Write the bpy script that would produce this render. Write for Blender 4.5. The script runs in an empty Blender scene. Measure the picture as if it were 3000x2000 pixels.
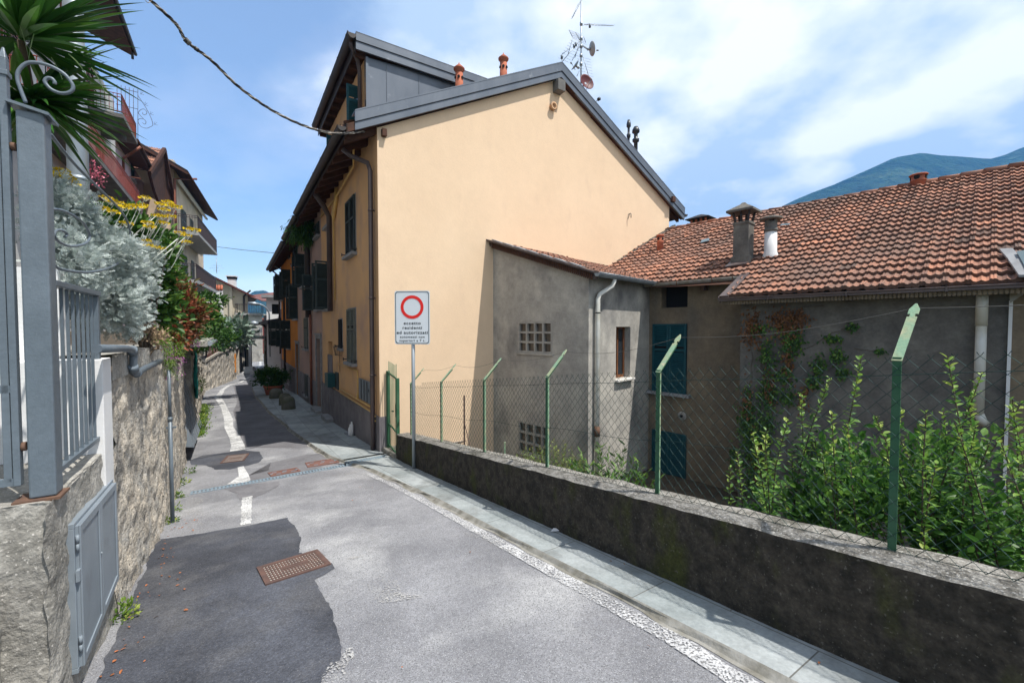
import bpy, math, random
import numpy as np
from mathutils import Vector, Matrix
random.seed(7); rng = np.random.default_rng(11)
S = bpy.context.scene
COL = S.collection
R = math.radians
# ------------------------------------------------------------------ camera, sky, sun, exposure
EYE = 1.6
PITCH = R(1.79)
cd = bpy.data.cameras.new('camera'); cam = bpy.data.objects.new('camera', cd); COL.objects.link(cam)
cam.location = (0, 0, EYE); cam.rotation_euler = (R(90) - PITCH, 0, 0)
cd.sensor_width = 36; cd.lens = 15.0; cd.clip_start = 0.05; cd.clip_end = 20000
S.camera = cam
SUNV = Vector((.71, -.42, 1.61)).normalized()
S.view_settings.view_transform = 'Standard'; S.view_settings.look = 'None'
S.view_settings.exposure = 0.72; S.view_settings.gamma = 1
try: S.view_settings.use_curve_mapping = False
except Exception: pass

W = bpy.data.worlds.new('World'); S.world = W; W.use_nodes = True
nt = W.node_tree; nt.nodes.clear()
def wn(t, **k):
    n = nt.nodes.new(t)
    for a, b in k.items(): setattr(n, a, b)
    return n
wo = wn('ShaderNodeOutputWorld'); bg = wn('ShaderNodeBackground'); bg2 = wn('ShaderNodeBackground'); mx = wn('ShaderNodeMixShader')
sky = wn('ShaderNodeTexSky'); sky.sky_type = 'NISHITA'; sky.sun_disc = False
sky.sun_elevation = math.asin(SUNV.z); sky.sun_rotation = math.atan2(SUNV.x, SUNV.y)
sky.altitude = 300; sky.air_density = 1.0; sky.dust_density = 1.0; sky.ozone_density = 1.2
nt.links.new(sky.outputs[0], bg.inputs[0]); bg.inputs[1].default_value = 0.15
tc = wn('ShaderNodeTexCoord')
sep = wn('ShaderNodeSeparateXYZ'); nt.links.new(tc.outputs['Generated'], sep.inputs[0])
# cloud layer: project the direction on a plane overhead so that clouds flatten to the horizon
zz = wn('ShaderNodeMath', operation='MAXIMUM'); nt.links.new(sep.outputs[2], zz.inputs[0]); zz.inputs[1].default_value = 0.0
za = wn('ShaderNodeMath', operation='ADD'); nt.links.new(zz.outputs[0], za.inputs[0]); za.inputs[1].default_value = 0.28
dx = wn('ShaderNodeMath', operation='DIVIDE'); nt.links.new(sep.outputs[0], dx.inputs[0]); nt.links.new(za.outputs[0], dx.inputs[1])
dy = wn('ShaderNodeMath', operation='DIVIDE'); nt.links.new(sep.outputs[1], dy.inputs[0]); nt.links.new(za.outputs[0], dy.inputs[1])
cmb = wn('ShaderNodeCombineXYZ'); nt.links.new(dx.outputs[0], cmb.inputs[0]); nt.links.new(dy.outputs[0], cmb.inputs[1])
cmb.inputs[2].default_value = 3.7
n1 = wn('ShaderNodeTexNoise'); n1.inputs['Scale'].default_value = 1.25; n1.inputs['Detail'].default_value = 9; n1.inputs['Roughness'].default_value = .52; n1.inputs['Distortion'].default_value = .3
nt.links.new(cmb.outputs[0], n1.inputs[0])
# more cloud to the right (+x) and near the horizon
gx = wn('ShaderNodeMapRange'); nt.links.new(sep.outputs[0], gx.inputs[0])
gx.inputs[1].default_value = -.50; gx.inputs[2].default_value = -.05; gx.inputs[3].default_value = -.16; gx.inputs[4].default_value = .32
gz = wn('ShaderNodeMapRange'); nt.links.new(sep.outputs[2], gz.inputs[0])
gz.inputs[1].default_value = 0.0; gz.inputs[2].default_value = .26; gz.inputs[3].default_value = .22; gz.inputs[4].default_value = 0.0
s1 = wn('ShaderNodeMath', operation='ADD'); nt.links.new(n1.outputs['Fac'], s1.inputs[0]); nt.links.new(gx.outputs[0], s1.inputs[1])
s2 = wn('ShaderNodeMath', operation='ADD'); nt.links.new(s1.outputs[0], s2.inputs[0]); nt.links.new(gz.outputs[0], s2.inputs[1])
rp = wn('ShaderNodeMapRange'); rp.interpolation_type = 'SMOOTHSTEP'; nt.links.new(s2.outputs[0], rp.inputs[0])
rp.inputs[1].default_value = .50; rp.inputs[2].default_value = .68; rp.inputs[3].default_value = .20; rp.inputs[4].default_value = .97
n2 = wn('ShaderNodeTexNoise'); n2.inputs['Scale'].default_value = 2.6; n2.inputs['Detail'].default_value = 7; n2.inputs['Roughness'].default_value = .5
mp2 = wn('ShaderNodeVectorMath', operation='ADD'); nt.links.new(cmb.outputs[0], mp2.inputs[0]); mp2.inputs[1].default_value = (5.3, 1.7, 0)
nt.links.new(mp2.outputs[0], n2.inputs[0])
cr = wn('ShaderNodeValToRGB'); nt.links.new(n2.outputs['Fac'], cr.inputs[0])
cr.color_ramp.elements[0].position = .43; cr.color_ramp.elements[0].color = (.38, .48, .61, 1)
cr.color_ramp.elements[1].position = .60; cr.color_ramp.elements[1].color = (.74, .76, .79, 1)
nt.links.new(cr.outputs[0], bg2.inputs[0]); bg2.inputs[1].default_value = 1.04
nt.links.new(rp.outputs[0], mx.inputs[0]); nt.links.new(bg.outputs[0], mx.inputs[1]); nt.links.new(bg2.outputs[0], mx.inputs[2])
nt.links.new(mx.outputs[0], wo.inputs[0])

sl = bpy.data.lights.new('sun', 'SUN'); sl.energy = 3.6; sl.angle = R(.55); sl.color = (1, .955, .89)
so = bpy.data.objects.new('sun', sl); COL.objects.link(so)
so.rotation_euler = SUNV.to_track_quat('Z', 'Y').to_euler(); so.location = (10, -6, 25)

# ------------------------------------------------------------------ measuring: photo pixels (3000x2000) to rays
_F = Vector((0, math.cos(PITCH), -math.sin(PITCH))); _U = Vector((0, math.sin(PITCH), math.cos(PITCH)))
def ray(px, py):
    d = _F + Vector((1, 0, 0)) * ((px - 1500) / 1250.) + _U * ((1000 - py) / 1250.)
    return d / d.y
def at(px, py, Y):                       # the point at distance Y seen at a pixel
    return ray(px, py) * Y + Vector((0, 0, EYE))
class Fr:                                # a plan frame: s along az, w to its right, z up
    def __init__(s, x, y, az):
        s.o = Vector((x, y, 0)); a = R(az)
        s.d = Vector((math.sin(a), math.cos(a), 0)); s.n = Vector((math.cos(a), -math.sin(a), 0)) 
    def p(s, a, w, z): return s.o + s.d * a + s.n * w + Vector((0, 0, z))
    def hit(s, px, py, w=0.0):           # pixel -> (a, z) on the vertical plane at offset w
        r = ray(px, py); o = s.o + s.n * w
        # r*k = o + d*a
        det = r.x * (-s.d.y) - (-s.d.x) * r.y
        k = (o.x * (-s.d.y) - (-s.d.x) * o.y) / det
        a = (r.x * o.y - r.y * o.x) / det
        return a, EYE + r.z * k
    def hitend(s, px, py, a0):           # pixel -> (w, z) on the plane across, at a0
        f2 = Fr(0, 0, 0); f2.o = s.o + s.d * a0; f2.d = s.n; f2.n = -s.d
        return f2.hit(px, py)
ST = Fr(0, 0, -33.0)                     # the street: a = down the street, w = to the right
ST.n = Vector((.8387, .5446, 0))
KA = [(-12, 1.4), (0, 0.0), (7.6, -.9), (9, -1.0), (10.7, -1.12), (13.8, -1.31), (16.8, -1.40), (21.4, -1.56), (29.5, -2.1), (40, -2.5), (60, -3.1), (400, -3.3)]
def interp(tab, a):
    return float(np.interp(a, [k[0] for k in tab], [k[1] for k in tab]))
def G(a): return interp(KA, a)
def gnd(px, py):                         # pixel -> (a, w) on the street surface
    r = ray(px, py); y = .5
    while y < 160:
        a = r.x * y * ST.d.x + y * ST.d.y
        if EYE + r.z * y < G(a): break
        y *= 1.0015
    return a, r.x * y * ST.n.x + y * ST.n.y
# ------------------------------------------------------------------ materials
MATS = {}
def mat(name, col, col2=None, sc=3., lo=.4, hi=.65, rough=.8, bump=0., bsc=40., metal=0., stain=None, ssc=.8, slo=.45, shi=.7,
        stretch=(1, 1, 1), spec=.3, speck=None, attr=None, trans=0., sstretch=(1, 1, 1), det=6, clear=0, bdist=.01, uv=False, extra=None, grain=None):
    m = bpy.data.materials.new(name); m.use_nodes = True; MATS[name] = m
    N = m.node_tree; N.nodes.clear(); L = N.links.new
    out = N.nodes.new('ShaderNodeOutputMaterial'); b = N.nodes.new('ShaderNodeBsdfPrincipled')
    b.inputs['Roughness'].default_value = rough; b.inputs['Metallic'].default_value = metal
    b.inputs['Specular IOR Level'].default_value = spec
    if uv:
        g = N.nodes.new('ShaderNodeUVMap'); pos = g.outputs[0]
    else:
        g = N.nodes.new('ShaderNodeNewGeometry'); pos = g.outputs['Position']
    def mapped(st, off=(0, 0, 0)):
        v = N.nodes.new('ShaderNodeMapping'); v.inputs['Scale'].default_value = st; v.inputs['Location'].default_value = off; L(pos, v.inputs[0]); return v.outputs[0]
    def noise(scale, vec, d=det, ro=.55):
        n = N.nodes.new('ShaderNodeTexNoise'); n.inputs['Scale'].default_value = scale; n.inputs['Detail'].default_value = d; n.inputs['Roughness'].default_value = ro
        L(vec, n.inputs['Vector']); return n.outputs['Fac']
    def rng_(fac, a, c):
        r = N.nodes.new('ShaderNodeMapRange'); r.inputs[1].default_value = a; r.inputs[2].default_value = c; L(fac, r.inputs[0]); return r.outputs[0]
    def mix(fac, A, B):
        x = N.nodes.new('ShaderNodeMix'); x.data_type = 'RGBA'
        if isinstance(fac, float): x.inputs[0].default_value = fac
        else: L(fac, x.inputs[0])
        for i, c in ((6, A), (7, B)):
            if isinstance(c, tuple): x.inputs[i].default_value = (*c, 1)
            else: L(c, x.inputs[i])
        return x.outputs[2]
    cur = col
    if attr:                              # face attribute picks along a ramp
        at_ = N.nodes.new('ShaderNodeAttribute'); at_.attribute_name = 'v'
        cr_ = N.nodes.new('ShaderNodeValToRGB'); L(at_.outputs['Fac'], cr_.inputs[0])
        e = cr_.color_ramp.elements
        for i, (p_, c_) in enumerate(attr):
            if i < 2: e[i].position = p_; e[i].color = (*c_, 1)
            else:
                q = e.new(p_); q.color = (*c_, 1)
        cur = cr_.outputs[0]
    if col2: cur = mix(rng_(noise(sc, mapped(stretch)), lo, hi), cur, col2)
    if stain: cur = mix(rng_(noise(ssc, mapped(sstretch, (7, 3, 2))), slo, shi), cur, stain)
    if speck: # (scale, colour, threshold)
        cur = mix(rng_(noise(speck[0], mapped((1, 1, 1), (3, 9, 1)), 2, .5), speck[2], speck[2] + .06), cur, speck[1])
    if grain:
        for gs, ga in grain:
            dk = N.nodes.new('ShaderNodeMix'); dk.data_type = 'RGBA'; dk.blend_type = 'MULTIPLY'; dk.inputs[0].default_value = 1
            r = N.nodes.new('ShaderNodeMapRange'); L(noise(gs, mapped((1, 1, 1), (gs, 2, 1)), 3, .6), r.inputs[0]); r.inputs[1].default_value = .3; r.inputs[2].default_value = .7; r.inputs[3].default_value = 1 - ga; r.inputs[4].default_value = 1 + ga
            if isinstance(cur, tuple): dk.inputs[6].default_value = (*cur, 1)
            else: L(cur, dk.inputs[6])
            L(r.outputs[0], dk.inputs[7]); cur = dk.outputs[2]
    if extra: cur = extra(N, L, mapped, noise, rng_, mix, cur)
    if isinstance(cur, tuple): b.inputs['Base Color'].default_value = (*cur, 1)
    else: L(cur, b.inputs['Base Color'])
    if bump:
        bn = N.nodes.new('ShaderNodeBump'); bn.inputs['Strength'].default_value = bump; bn.inputs['Distance'].default_value = bdist
        L(noise(bsc, mapped((1, 1, 1)), 5, .6), bn.inputs['Height']); L(bn.outputs[0], b.inputs['Normal'])
    sh = b.outputs[0]
    if trans:
        t = N.nodes.new('ShaderNodeBsdfTranslucent')
        if isinstance(cur, tuple): t.inputs[0].default_value = (*cur, 1)
        else: L(cur, t.inputs[0])
        x = N.nodes.new('ShaderNodeMixShader'); x.inputs[0].default_value = trans; L(b.outputs[0], x.inputs[1]); L(t.outputs[0], x.inputs[2]); sh = x.outputs[0]
    if clear:                             # worn paint: holes where the noise is low
        t = N.nodes.new('ShaderNodeBsdfTransparent'); x = N.nodes.new('ShaderNodeMixShader')
        a_ = N.nodes.new('ShaderNodeMath'); a_.operation = 'ADD'
        L(noise(70, mapped((1, 1, 1)), 3, .6), a_.inputs[0])
        k_ = N.nodes.new('ShaderNodeMath'); k_.operation = 'MULTIPLY'; k_.inputs[1].default_value = .5
        L(noise(2.3, mapped((1, 1, 1), (2, 2, 0)), 4), k_.inputs[0]); L(k_.outputs[0], a_.inputs[1])
        L(rng_(a_.outputs[0], clear - .03, clear + .14), x.inputs[0]); L(t.outputs[0], x.inputs[1]); L(sh, x.inputs[2]); sh = x.outputs[0]
    L(sh, out.inputs[0])
    return m
def brickjoint(scale, bw, bh, mortar, col, off=.5, soft=.1):   # stone slab pattern in UV
    def fn(N, L, mapped, noise, rng_, mix, cur):
        t = N.nodes.new('ShaderNodeTexBrick'); t.inputs['Scale'].default_value = scale; t.inputs['Brick Width'].default_value = bw; t.inputs['Row Height'].default_value = bh
        t.inputs['Mortar Size'].default_value = mortar; t.inputs['Mortar Smooth'].default_value = soft; t.offset = off
        t.inputs['Color1'].default_value = (.0, .0, .0, 1); t.inputs['Color2'].default_value = (1, 1, 1, 1)
        L(mapped((1, 1, 1)), t.inputs['Vector'])
        dk = N.nodes.new('ShaderNodeMix'); dk.data_type = 'RGBA'; dk.blend_type = 'MULTIPLY'; dk.inputs[0].default_value = 1
        r = N.nodes.new('ShaderNodeMapRange'); L(t.outputs['Color'], r.inputs[0]); r.inputs[3].default_value = .8; r.inputs[4].default_value = 1.1
        L(cur, dk.inputs[6]); L(r.outputs[0], dk.inputs[7])
        return mix(t.outputs['Fac'], dk.outputs[2], col)
    return fn
def warmjoint(scale, mortar_col, rnd=1.0, edge=.06):           # rubble stones: voronoi cells with mortar
    def fn(N, L, mapped, noise, rng_, mix, cur):
        v = N.nodes.new('ShaderNodeTexVoronoi'); v.feature = 'DISTANCE_TO_EDGE'; v.inputs['Scale'].default_value = scale; v.inputs['Randomness'].default_value = rnd
        nz = N.nodes.new('ShaderNodeTexNoise'); nz.inputs['Scale'].default_value = 6; L(mapped((1, 1, 1)), nz.inputs['Vector'])
        ad = N.nodes.new('ShaderNodeMix'); ad.data_type = 'VECTOR'; ad.inputs[0].default_value = .12; L(mapped((1, 1, 1)), ad.inputs[4]); L(nz.outputs['Color'], ad.inputs[5])
        L(ad.outputs[1], v.inputs['Vector'])
        return mix(rng_(v.outputs['Distance'], edge, edge * .2), cur, mortar_col)
    return fn

M = {}
M['asphalt'] = mat('asphalt', (.185, .186, .198), (.262, .263, .275), grain=[(55, .16), (14, .08), (110, .16), (1.6, .08)], sc=1.2, rough=.93, bump=.5, bsc=160, stain=(.40, .40, .40), ssc=1.1, slo=.50, shi=.74, speck=(190, (.42, .42, .42), .60), spec=.2, bdist=.008,
                   extra=lambda N, L, mapped, noise, rng_, mix, cur: mix(rng_(noise(120, mapped((1, 1, 1), (1, 2, 3)), 3), .46, .36), cur, (.12, .12, .125)))
M['patch'] = mat('dark_asphalt', (.048, .051, .061), (.088, .094, .112), sc=1.0, grain=[(60, .30), (9, .12), (120, .25)], rough=.88, bump=.6, bsc=170, speck=(170, (.22, .21, .2), .66), spec=.25, stain=(.10, .10, .105), ssc=2.2, slo=.5, shi=.75, bdist=.006)
M['patch_and_shadow'] = mat('worn_asphalt_and_shadow', (.14, .137, .145), (.19, .187, .195), sc=1.6, grain=[(60, .2), (12, .1)], rough=.9, bump=.5, bsc=160, speck=(170, (.25, .25, .25), .64), spec=.2)  # worn patches, and the tone of the painted house shadow
M['paint'] = mat('road_paint', (.58, .58, .58), (.44, .44, .44), sc=9, rough=.8, clear=.70)
M['sealer'] = mat('dry_cement_line', (.66, .66, .65), (.48, .48, .47), sc=5, rough=.9, clear=.62)
M['slab'] = mat('stone_slab', (.26, .29, .29), (.37, .395, .395), sc=1.4, grain=[(40, .12), (7, .14)], lo=.35, hi=.7, rough=.85, bump=.25, bsc=60, uv=True, stain=(.19, .20, .19), ssc=2.0, slo=.52, shi=.72, extra=brickjoint(1., .95, .42, .004, (.13, .13, .12)))
M['kerb'] = mat('kerb_edge', (.30, .29, .26), (.16, .15, .12), sc=6, rough=.95, bump=.6, bsc=30)
M['smear'] = mat('cement_smear', (.46, .45, .43), (.38, .375, .37), sc=5, rough=.9, clear=.80)
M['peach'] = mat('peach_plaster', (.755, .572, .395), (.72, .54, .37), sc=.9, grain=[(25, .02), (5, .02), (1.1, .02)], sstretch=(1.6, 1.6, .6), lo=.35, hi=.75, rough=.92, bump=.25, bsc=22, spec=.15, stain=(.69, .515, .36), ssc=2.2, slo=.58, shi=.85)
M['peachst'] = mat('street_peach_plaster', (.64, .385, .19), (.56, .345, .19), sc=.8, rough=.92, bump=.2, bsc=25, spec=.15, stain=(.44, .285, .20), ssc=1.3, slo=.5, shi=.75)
M['mauve'] = mat('mauve_plaster', (.40, .275, .235), (.34, .25, .225), sc=1.1, rough=.93, bump=.25, bsc=22, spec=.1, stain=(.44, .30, .19), ssc=.7, slo=.5, shi=.7)
M['orange'] = mat('orange_plaster', (.60, .23, .045), (.50, .195, .045), sc=1.1, rough=.92, bump=.2, bsc=22, spec=.1)
M['plinth'] = mat('grey_plinth', (.155, .14, .15), (.21, .195, .20), sc=3, rough=.95, bump=.4, bsc=30)
M['zinc'] = mat('grey_sheet_metal', (.105, .125, .155), (.14, .16, .19), sc=2.2, rough=.45, metal=.35, stretch=(1, 1, .3), spec=.5, stain=(.22, .24, .27), ssc=5, slo=.64, shi=.78)
M['zincdk'] = mat('dark_seam', (.03, .032, .036), rough=.6)
M['gutterdk'] = mat('dark_brown_gutter', (.030, .024, .022), (.045, .035, .03), sc=4, rough=.5, spec=.4)
M['pipebr'] = mat('brown_downpipe', (.052, .036, .036), (.07, .05, .045), sc=4, rough=.45, spec=.4)
M['woodbr'] = mat('brown_rafter_wood', (.085, .036, .020), (.055, .026, .016), sc=5, stretch=(1, 1, 3), rough=.8)
M['shut'] = mat('dark_green_shutter', (.022, .036, .034), (.035, .05, .048), sc=6, rough=.55, spec=.35)
M['shutlt'] = mat('grey_green_shutter', (.115, .125, .10), (.09, .10, .085), sc=6, rough=.65)
M['shutteal'] = mat('teal_shutter', (.006, .052, .066), (.008, .068, .084), sc=6, rough=.6)
M['glass'] = mat('window_glass', (.02, .025, .03), rough=.08, spec=.6)
M['dark'] = mat('dark_interior', (.012, .012, .012), rough=.9)
M['stone'] = mat('grey_sill_stone', (.27, .275, .28), (.2, .2, .205), sc=6, rough=.85, bump=.3, bsc=50)
M['rub'] = mat('rubble_stone_wall', (.58, .51, .41), (.40, .38, .34), sc=3.4, grain=[(45, .25), (12, .2)], lo=.38, hi=.62, rough=.97, bump=1., bsc=22, bdist=.035, det=9, stain=(.17, .165, .155), ssc=1.9, slo=.50, shi=.68, sstretch=(2.6, 2.6, .35),
               speck=(26, (.07, .065, .055), .66), extra=lambda N, L, mapped, noise, rng_, mix, cur: mix(rng_(noise(9, mapped((1, 1, .6), (4, 1, 3)), 4), .52, .66), cur, (.50, .45, .37)))
M['concrete'] = mat('rough_concrete', (.36, .345, .31), (.24, .23, .205), sc=4, grain=[(60, .2), (16, .15)], lo=.4, hi=.62, rough=.96, bump=.9, bsc=24, bdist=.02, det=8, stain=(.12, .115, .10), ssc=1.9, slo=.52, shi=.72, speck=(60, (.44, .42, .38), .62))
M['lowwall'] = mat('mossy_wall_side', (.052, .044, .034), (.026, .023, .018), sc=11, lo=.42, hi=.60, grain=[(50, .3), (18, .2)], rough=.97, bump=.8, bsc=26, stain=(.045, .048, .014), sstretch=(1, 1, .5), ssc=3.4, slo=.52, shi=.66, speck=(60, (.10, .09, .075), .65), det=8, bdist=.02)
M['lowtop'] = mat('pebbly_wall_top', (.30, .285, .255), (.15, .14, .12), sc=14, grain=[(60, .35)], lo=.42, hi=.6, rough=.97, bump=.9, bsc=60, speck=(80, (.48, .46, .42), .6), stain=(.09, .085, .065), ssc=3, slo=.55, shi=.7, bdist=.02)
M['greywall'] = mat('grey_render', (.46, .435, .385), (.33, .315, .285), sc=2.0, grain=[(30, .08), (8, .1)], lo=.35, hi=.65, rough=.95, bump=.4, bsc=14, det=9, stain=(.15, .145, .14), ssc=1.0, slo=.52, shi=.75, sstretch=(1, 1, .7), spec=.15)
M['greydk'] = mat('dirty_grey_render', (.19, .178, .155), (.115, .108, .098), sc=2.6, grain=[(30, .12), (9, .14)], lo=.35, hi=.65, rough=.95, bump=.4, bsc=18, det=9, stain=(.11, .10, .09), ssc=1.4, slo=.5, shi=.75, sstretch=(1, 1, .6), spec=.15)
M['tan'] = mat('tan_render', (.235, .185, .125), (.17, .135, .095), sc=2.2, grain=[(30, .1), (8, .12)], lo=.35, hi=.65, rough=.95, bump=.35, bsc=18, det=8, stain=(.15, .13, .10), ssc=1.3, slo=.5, shi=.72, sstretch=(1.5, 1.5, .5), spec=.15)
M['tile'] = mat('clay_roof_tile', (.4, .2, .1), attr=[(0, (.09, .055, .042)), (1, (.42, .19, .115)), (.35, (.225, .115, .080)), (.7, (.33, .155, .10))], grain=[(40, .15)], rough=.92, bump=.3, bsc=60, stain=(.15, .10, .08), ssc=.55, slo=.44, shi=.78, col2=(.21, .14, .11), sc=7, lo=.48, hi=.75)
M['terra'] = mat('terracotta', (.42, .13, .07), (.30, .10, .06), sc=6, rough=.85, bump=.2)
M['flash'] = mat('brown_flashing', (.085, .062, .058), (.12, .09, .08), sc=4, rough=.5, spec=.4)
M['pvc'] = mat('white_pvc_pipe', (.62, .62, .58), (.48, .46, .38), sc=3, rough=.45, stain=(.30, .24, .10), ssc=2.2, slo=.62, shi=.74)
M['gutlt'] = mat('pale_gutter', (.33, .32, .29), (.22, .19, .15), sc=6, rough=.6)
M['winframe'] = mat('chestnut_window_frame', (.19, .075, .03), (.13, .05, .02), sc=8, rough=.5)
M['block'] = mat('block_frame_plaster', (.36, .345, .31), (.28, .27, .25), sc=6, rough=.9)
M['blockglass'] = mat('amber_block_glass', (.10, .082, .062), (.062, .05, .04), sc=7, rough=.25, spec=.5)
M['whitesill'] = mat('white_marble_sill', (.72, .70, .66), (.5, .48, .42), sc=9, rough=.7)
M['green'] = mat('green_painted_steel', (.028, .10, .05), (.045, .12, .065), sc=7, rough=.55, bump=.2, bsc=60, stain=(.21, .30, .17), ssc=5, slo=.66, shi=.78)
M['greenlt'] = mat('faded_green_steel', (.22, .35, .23), (.32, .36, .22), sc=11, lo=.45, hi=.6, rough=.7, bump=.4, bsc=60, stain=(.45, .42, .28), ssc=16, slo=.6, shi=.7)
M['wire'] = mat('green_wire', (.020, .042, .040), (.035, .06, .055), sc=12, rough=.75, spec=.1)
M['barb'] = mat('rusty_wire', (.12, .115, .105), rough=.6, metal=.3)
M['galv'] = mat('galvanised_steel', (.27, .31, .34), (.36, .40, .43), sc=4, rough=.42, metal=.45, spec=.5, stretch=(1, 1, .3))
M['signw'] = mat('sign_white', (.66, .71, .75), rough=.45)
M['signr'] = mat('sign_red', (.72, .025, .02), rough=.45)
M['signk'] = mat('sign_black', (.015, .02, .022), rough=.5)
M['signg'] = mat('sign_border_grey', (.09, .13, .15), rough=.5)
M['anth'] = mat('anthracite_paint', (.112, .140, .165), (.13, .16, .187), sc=3, grain=[(40, .08), (4, .08)], rough=.42, metal=.1, spec=.45, bump=.15, bsc=90, speck=(230, (.22, .25, .28), .7))
M['drytan'] = mat('dry_flower_head', (.3, .2, .1), attr=[(0, (.20, .13, .075)), (1, (.42, .31, .20))], rough=.9)
M['cab'] = mat('cabinet_grey_paint', (.20, .235, .265), (.23, .265, .30), sc=2.5, grain=[(6, .06)], stain=(.15, .16, .17), ssc=3, slo=.6, shi=.8, rough=.45, spec=.4, bump=.08, bsc=60)
M['whitew'] = mat('white_plaster', (.74, .74, .73), (.66, .66, .65), sc=3, rough=.9, bump=.2, bsc=40)
M['bolt'] = mat('rust', (.15, .085, .055), (.10, .06, .045), sc=20, rough=.9)
M['rustcast'] = mat('rusty_cast_iron', (.13, .075, .06), (.09, .058, .05), sc=12, rough=.8, bump=.3, bsc=70)
M['reddish'] = mat('red_oxide_iron', (.20, .10, .08), (.15, .085, .07), sc=9, rough=.85, bump=.3, bsc=50)
M['cell'] = mat('cement_fill', (.40, .37, .33), (.30, .27, .24), sc=20, rough=.95)
M['drain'] = mat('drain_grating_steel', (.20, .27, .32), (.27, .33, .37), sc=8, rough=.6, metal=.3)
M['bark'] = mat('bark', (.10, .075, .05), (.07, .05, .035), sc=9, rough=.95, bump=.5)
M['soil'] = mat('soil', (.07, .055, .04), (.10, .08, .055), sc=5, rough=.98, bump=.6, bsc=20)
M['grass'] = mat('meadow', (.05, .085, .02), (.08, .10, .035), sc=.5, rough=.98, bump=.6, bsc=9)
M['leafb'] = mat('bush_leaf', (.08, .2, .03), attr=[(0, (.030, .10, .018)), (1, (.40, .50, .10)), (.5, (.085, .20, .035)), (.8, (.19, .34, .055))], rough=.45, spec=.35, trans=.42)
M['leafg'] = mat('green_leaf', (.06, .15, .03), attr=[(0, (.018, .055, .012)), (1, (.16, .27, .04)), (.6, (.05, .13, .02))], rough=.5, spec=.35, trans=.25)
M['leafy'] = mat('yellow_green_leaf', (.1, .2, .03), attr=[(0, (.06, .13, .02)), (1, (.32, .38, .07)), (.6, (.14, .24, .035))], rough=.5, trans=.3)
M['leafr'] = mat('red_leaf', (.3, .05, .03), attr=[(0, (.05, .11, .022)), (1, (.36, .08, .045)), (.55, (.18, .065, .03))], rough=.5, trans=.25)
M['silver'] = mat('silver_leaf', (.5, .55, .54), attr=[(0, (.22, .27, .25)), (1, (.78, .83, .80)), (.5, (.46, .52, .49))], rough=.85, trans=.18, spec=.1)
M['silverstem'] = mat('silver_stem', (.50, .53, .48), (.36, .38, .32), sc=20, rough=.9)
M['yellow'] = mat('yellow_floret', (.75, .52, .01), attr=[(0, (.50, .33, .01)), (1, (.88, .66, .02))], rough=.8)
M['palm'] = mat('sword_leaf', (.04, .12, .02), attr=[(0, (.014, .055, .011)), (1, (.10, .22, .03)), (.5, (.035, .12, .018))], rough=.32, spec=.5, trans=.15)
M['palmdry'] = mat('pale_sword_leaf', (.30, .42, .20), (.20, .32, .12), sc=8, rough=.4, trans=.2)
M['pink'] = mat('pink_petal', (.60, .05, .15), attr=[(0, (.45, .02, .08)), (1, (.80, .35, .42))], rough=.7, trans=.2)
M['purple'] = mat('purple_petal', (.35, .08, .30), attr=[(0, (.25, .05, .25)), (1, (.60, .25, .50))], rough=.7, trans=.2)
M['ivyred'] = mat('dry_ivy_leaf', (.2, .08, .03), attr=[(0, (.10, .045, .02)), (1, (.27, .13, .055))], rough=.7, trans=.2)
M['agave'] = mat('agave_leaf', (.17, .25, .2), attr=[(0, (.12, .18, .14)), (1, (.27, .35, .29))], rough=.6)
M['pinkwall'] = mat('pink_house_plaster', (.60, .45, .49), (.52, .40, .43), sc=1.5, rough=.92, stain=(.34, .27, .27), ssc=.7, slo=.5, shi=.8)
M['palewall'] = mat('pale_house_plaster', (.60, .59, .56), (.50, .49, .47), sc=1.5, rough=.92, stain=(.34, .33, .31), ssc=.9, slo=.5, shi=.8)
M['beige'] = mat('beige_house_plaster', (.64, .51, .37), (.56, .45, .33), sc=1.2, rough=.92, stain=(.40, .32, .25), ssc=.7, slo=.5, shi=.8)
M['cream'] = mat('cream_house_plaster', (.56, .50, .39), (.50, .45, .35), sc=.9, rough=.92, stain=(.44, .40, .32), ssc=.5, slo=.5, shi=.8)
M['purplew'] = mat('violet_grey_plaster', (.24, .20, .22), (.20, .17, .185), sc=1.5, rough=.93)
M['redrail'] = mat('red_oxide_railing', (.27, .055, .035), (.20, .05, .035), sc=9, rough=.6)
M['brownrail'] = mat('brown_fence_panel', (.12, .035, .028), (.09, .03, .025), sc=9, rough=.6)
M['railing'] = mat('dark_railing', (.055, .040, .042), rough=.5)
M['balc'] = mat('balcony_concrete', (.34, .34, .33), (.26, .26, .25), sc=4, rough=.9)
M['balcdk'] = mat('weathered_balcony_slab', (.16, .155, .145), (.11, .105, .10), sc=4, rough=.9)
M['roofwood'] = mat('stained_eave_wood', (.075, .030, .018), (.045, .020, .013), sc=6, rough=.8)
M['copper'] = mat('copper_brown_pipe', (.22, .08, .045), (.16, .06, .04), sc=6, rough=.5, metal=.2)
M['whitep'] = mat('white_plastic', (.75, .75, .75), rough=.4)
M['bluejk'] = mat('navy_cloth', (.02, .05, .12), rough=.9)
M['tealcl'] = mat('teal_netting', (.02, .30, .26), (.015, .22, .20), sc=9, rough=.8, trans=.3)
M['cable'] = mat('black_cable', (.025, .025, .025), (.16, .15, .13), sc=10, lo=.5, hi=.62, rough=.5)
M['cablelt'] = mat('pale_cable', (.42, .38, .32), (.14, .12, .10), sc=14, lo=.45, hi=.6, rough=.6)
M['black'] = mat('black_steel', (.02, .022, .024), rough=.4, spec=.5)
M['dishg'] = mat('grey_dish', (.40, .40, .38), (.33, .32, .30), sc=6, rough=.5)
M['dishr'] = mat('maroon_dish', (.10, .018, .020), rough=.5)
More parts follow.
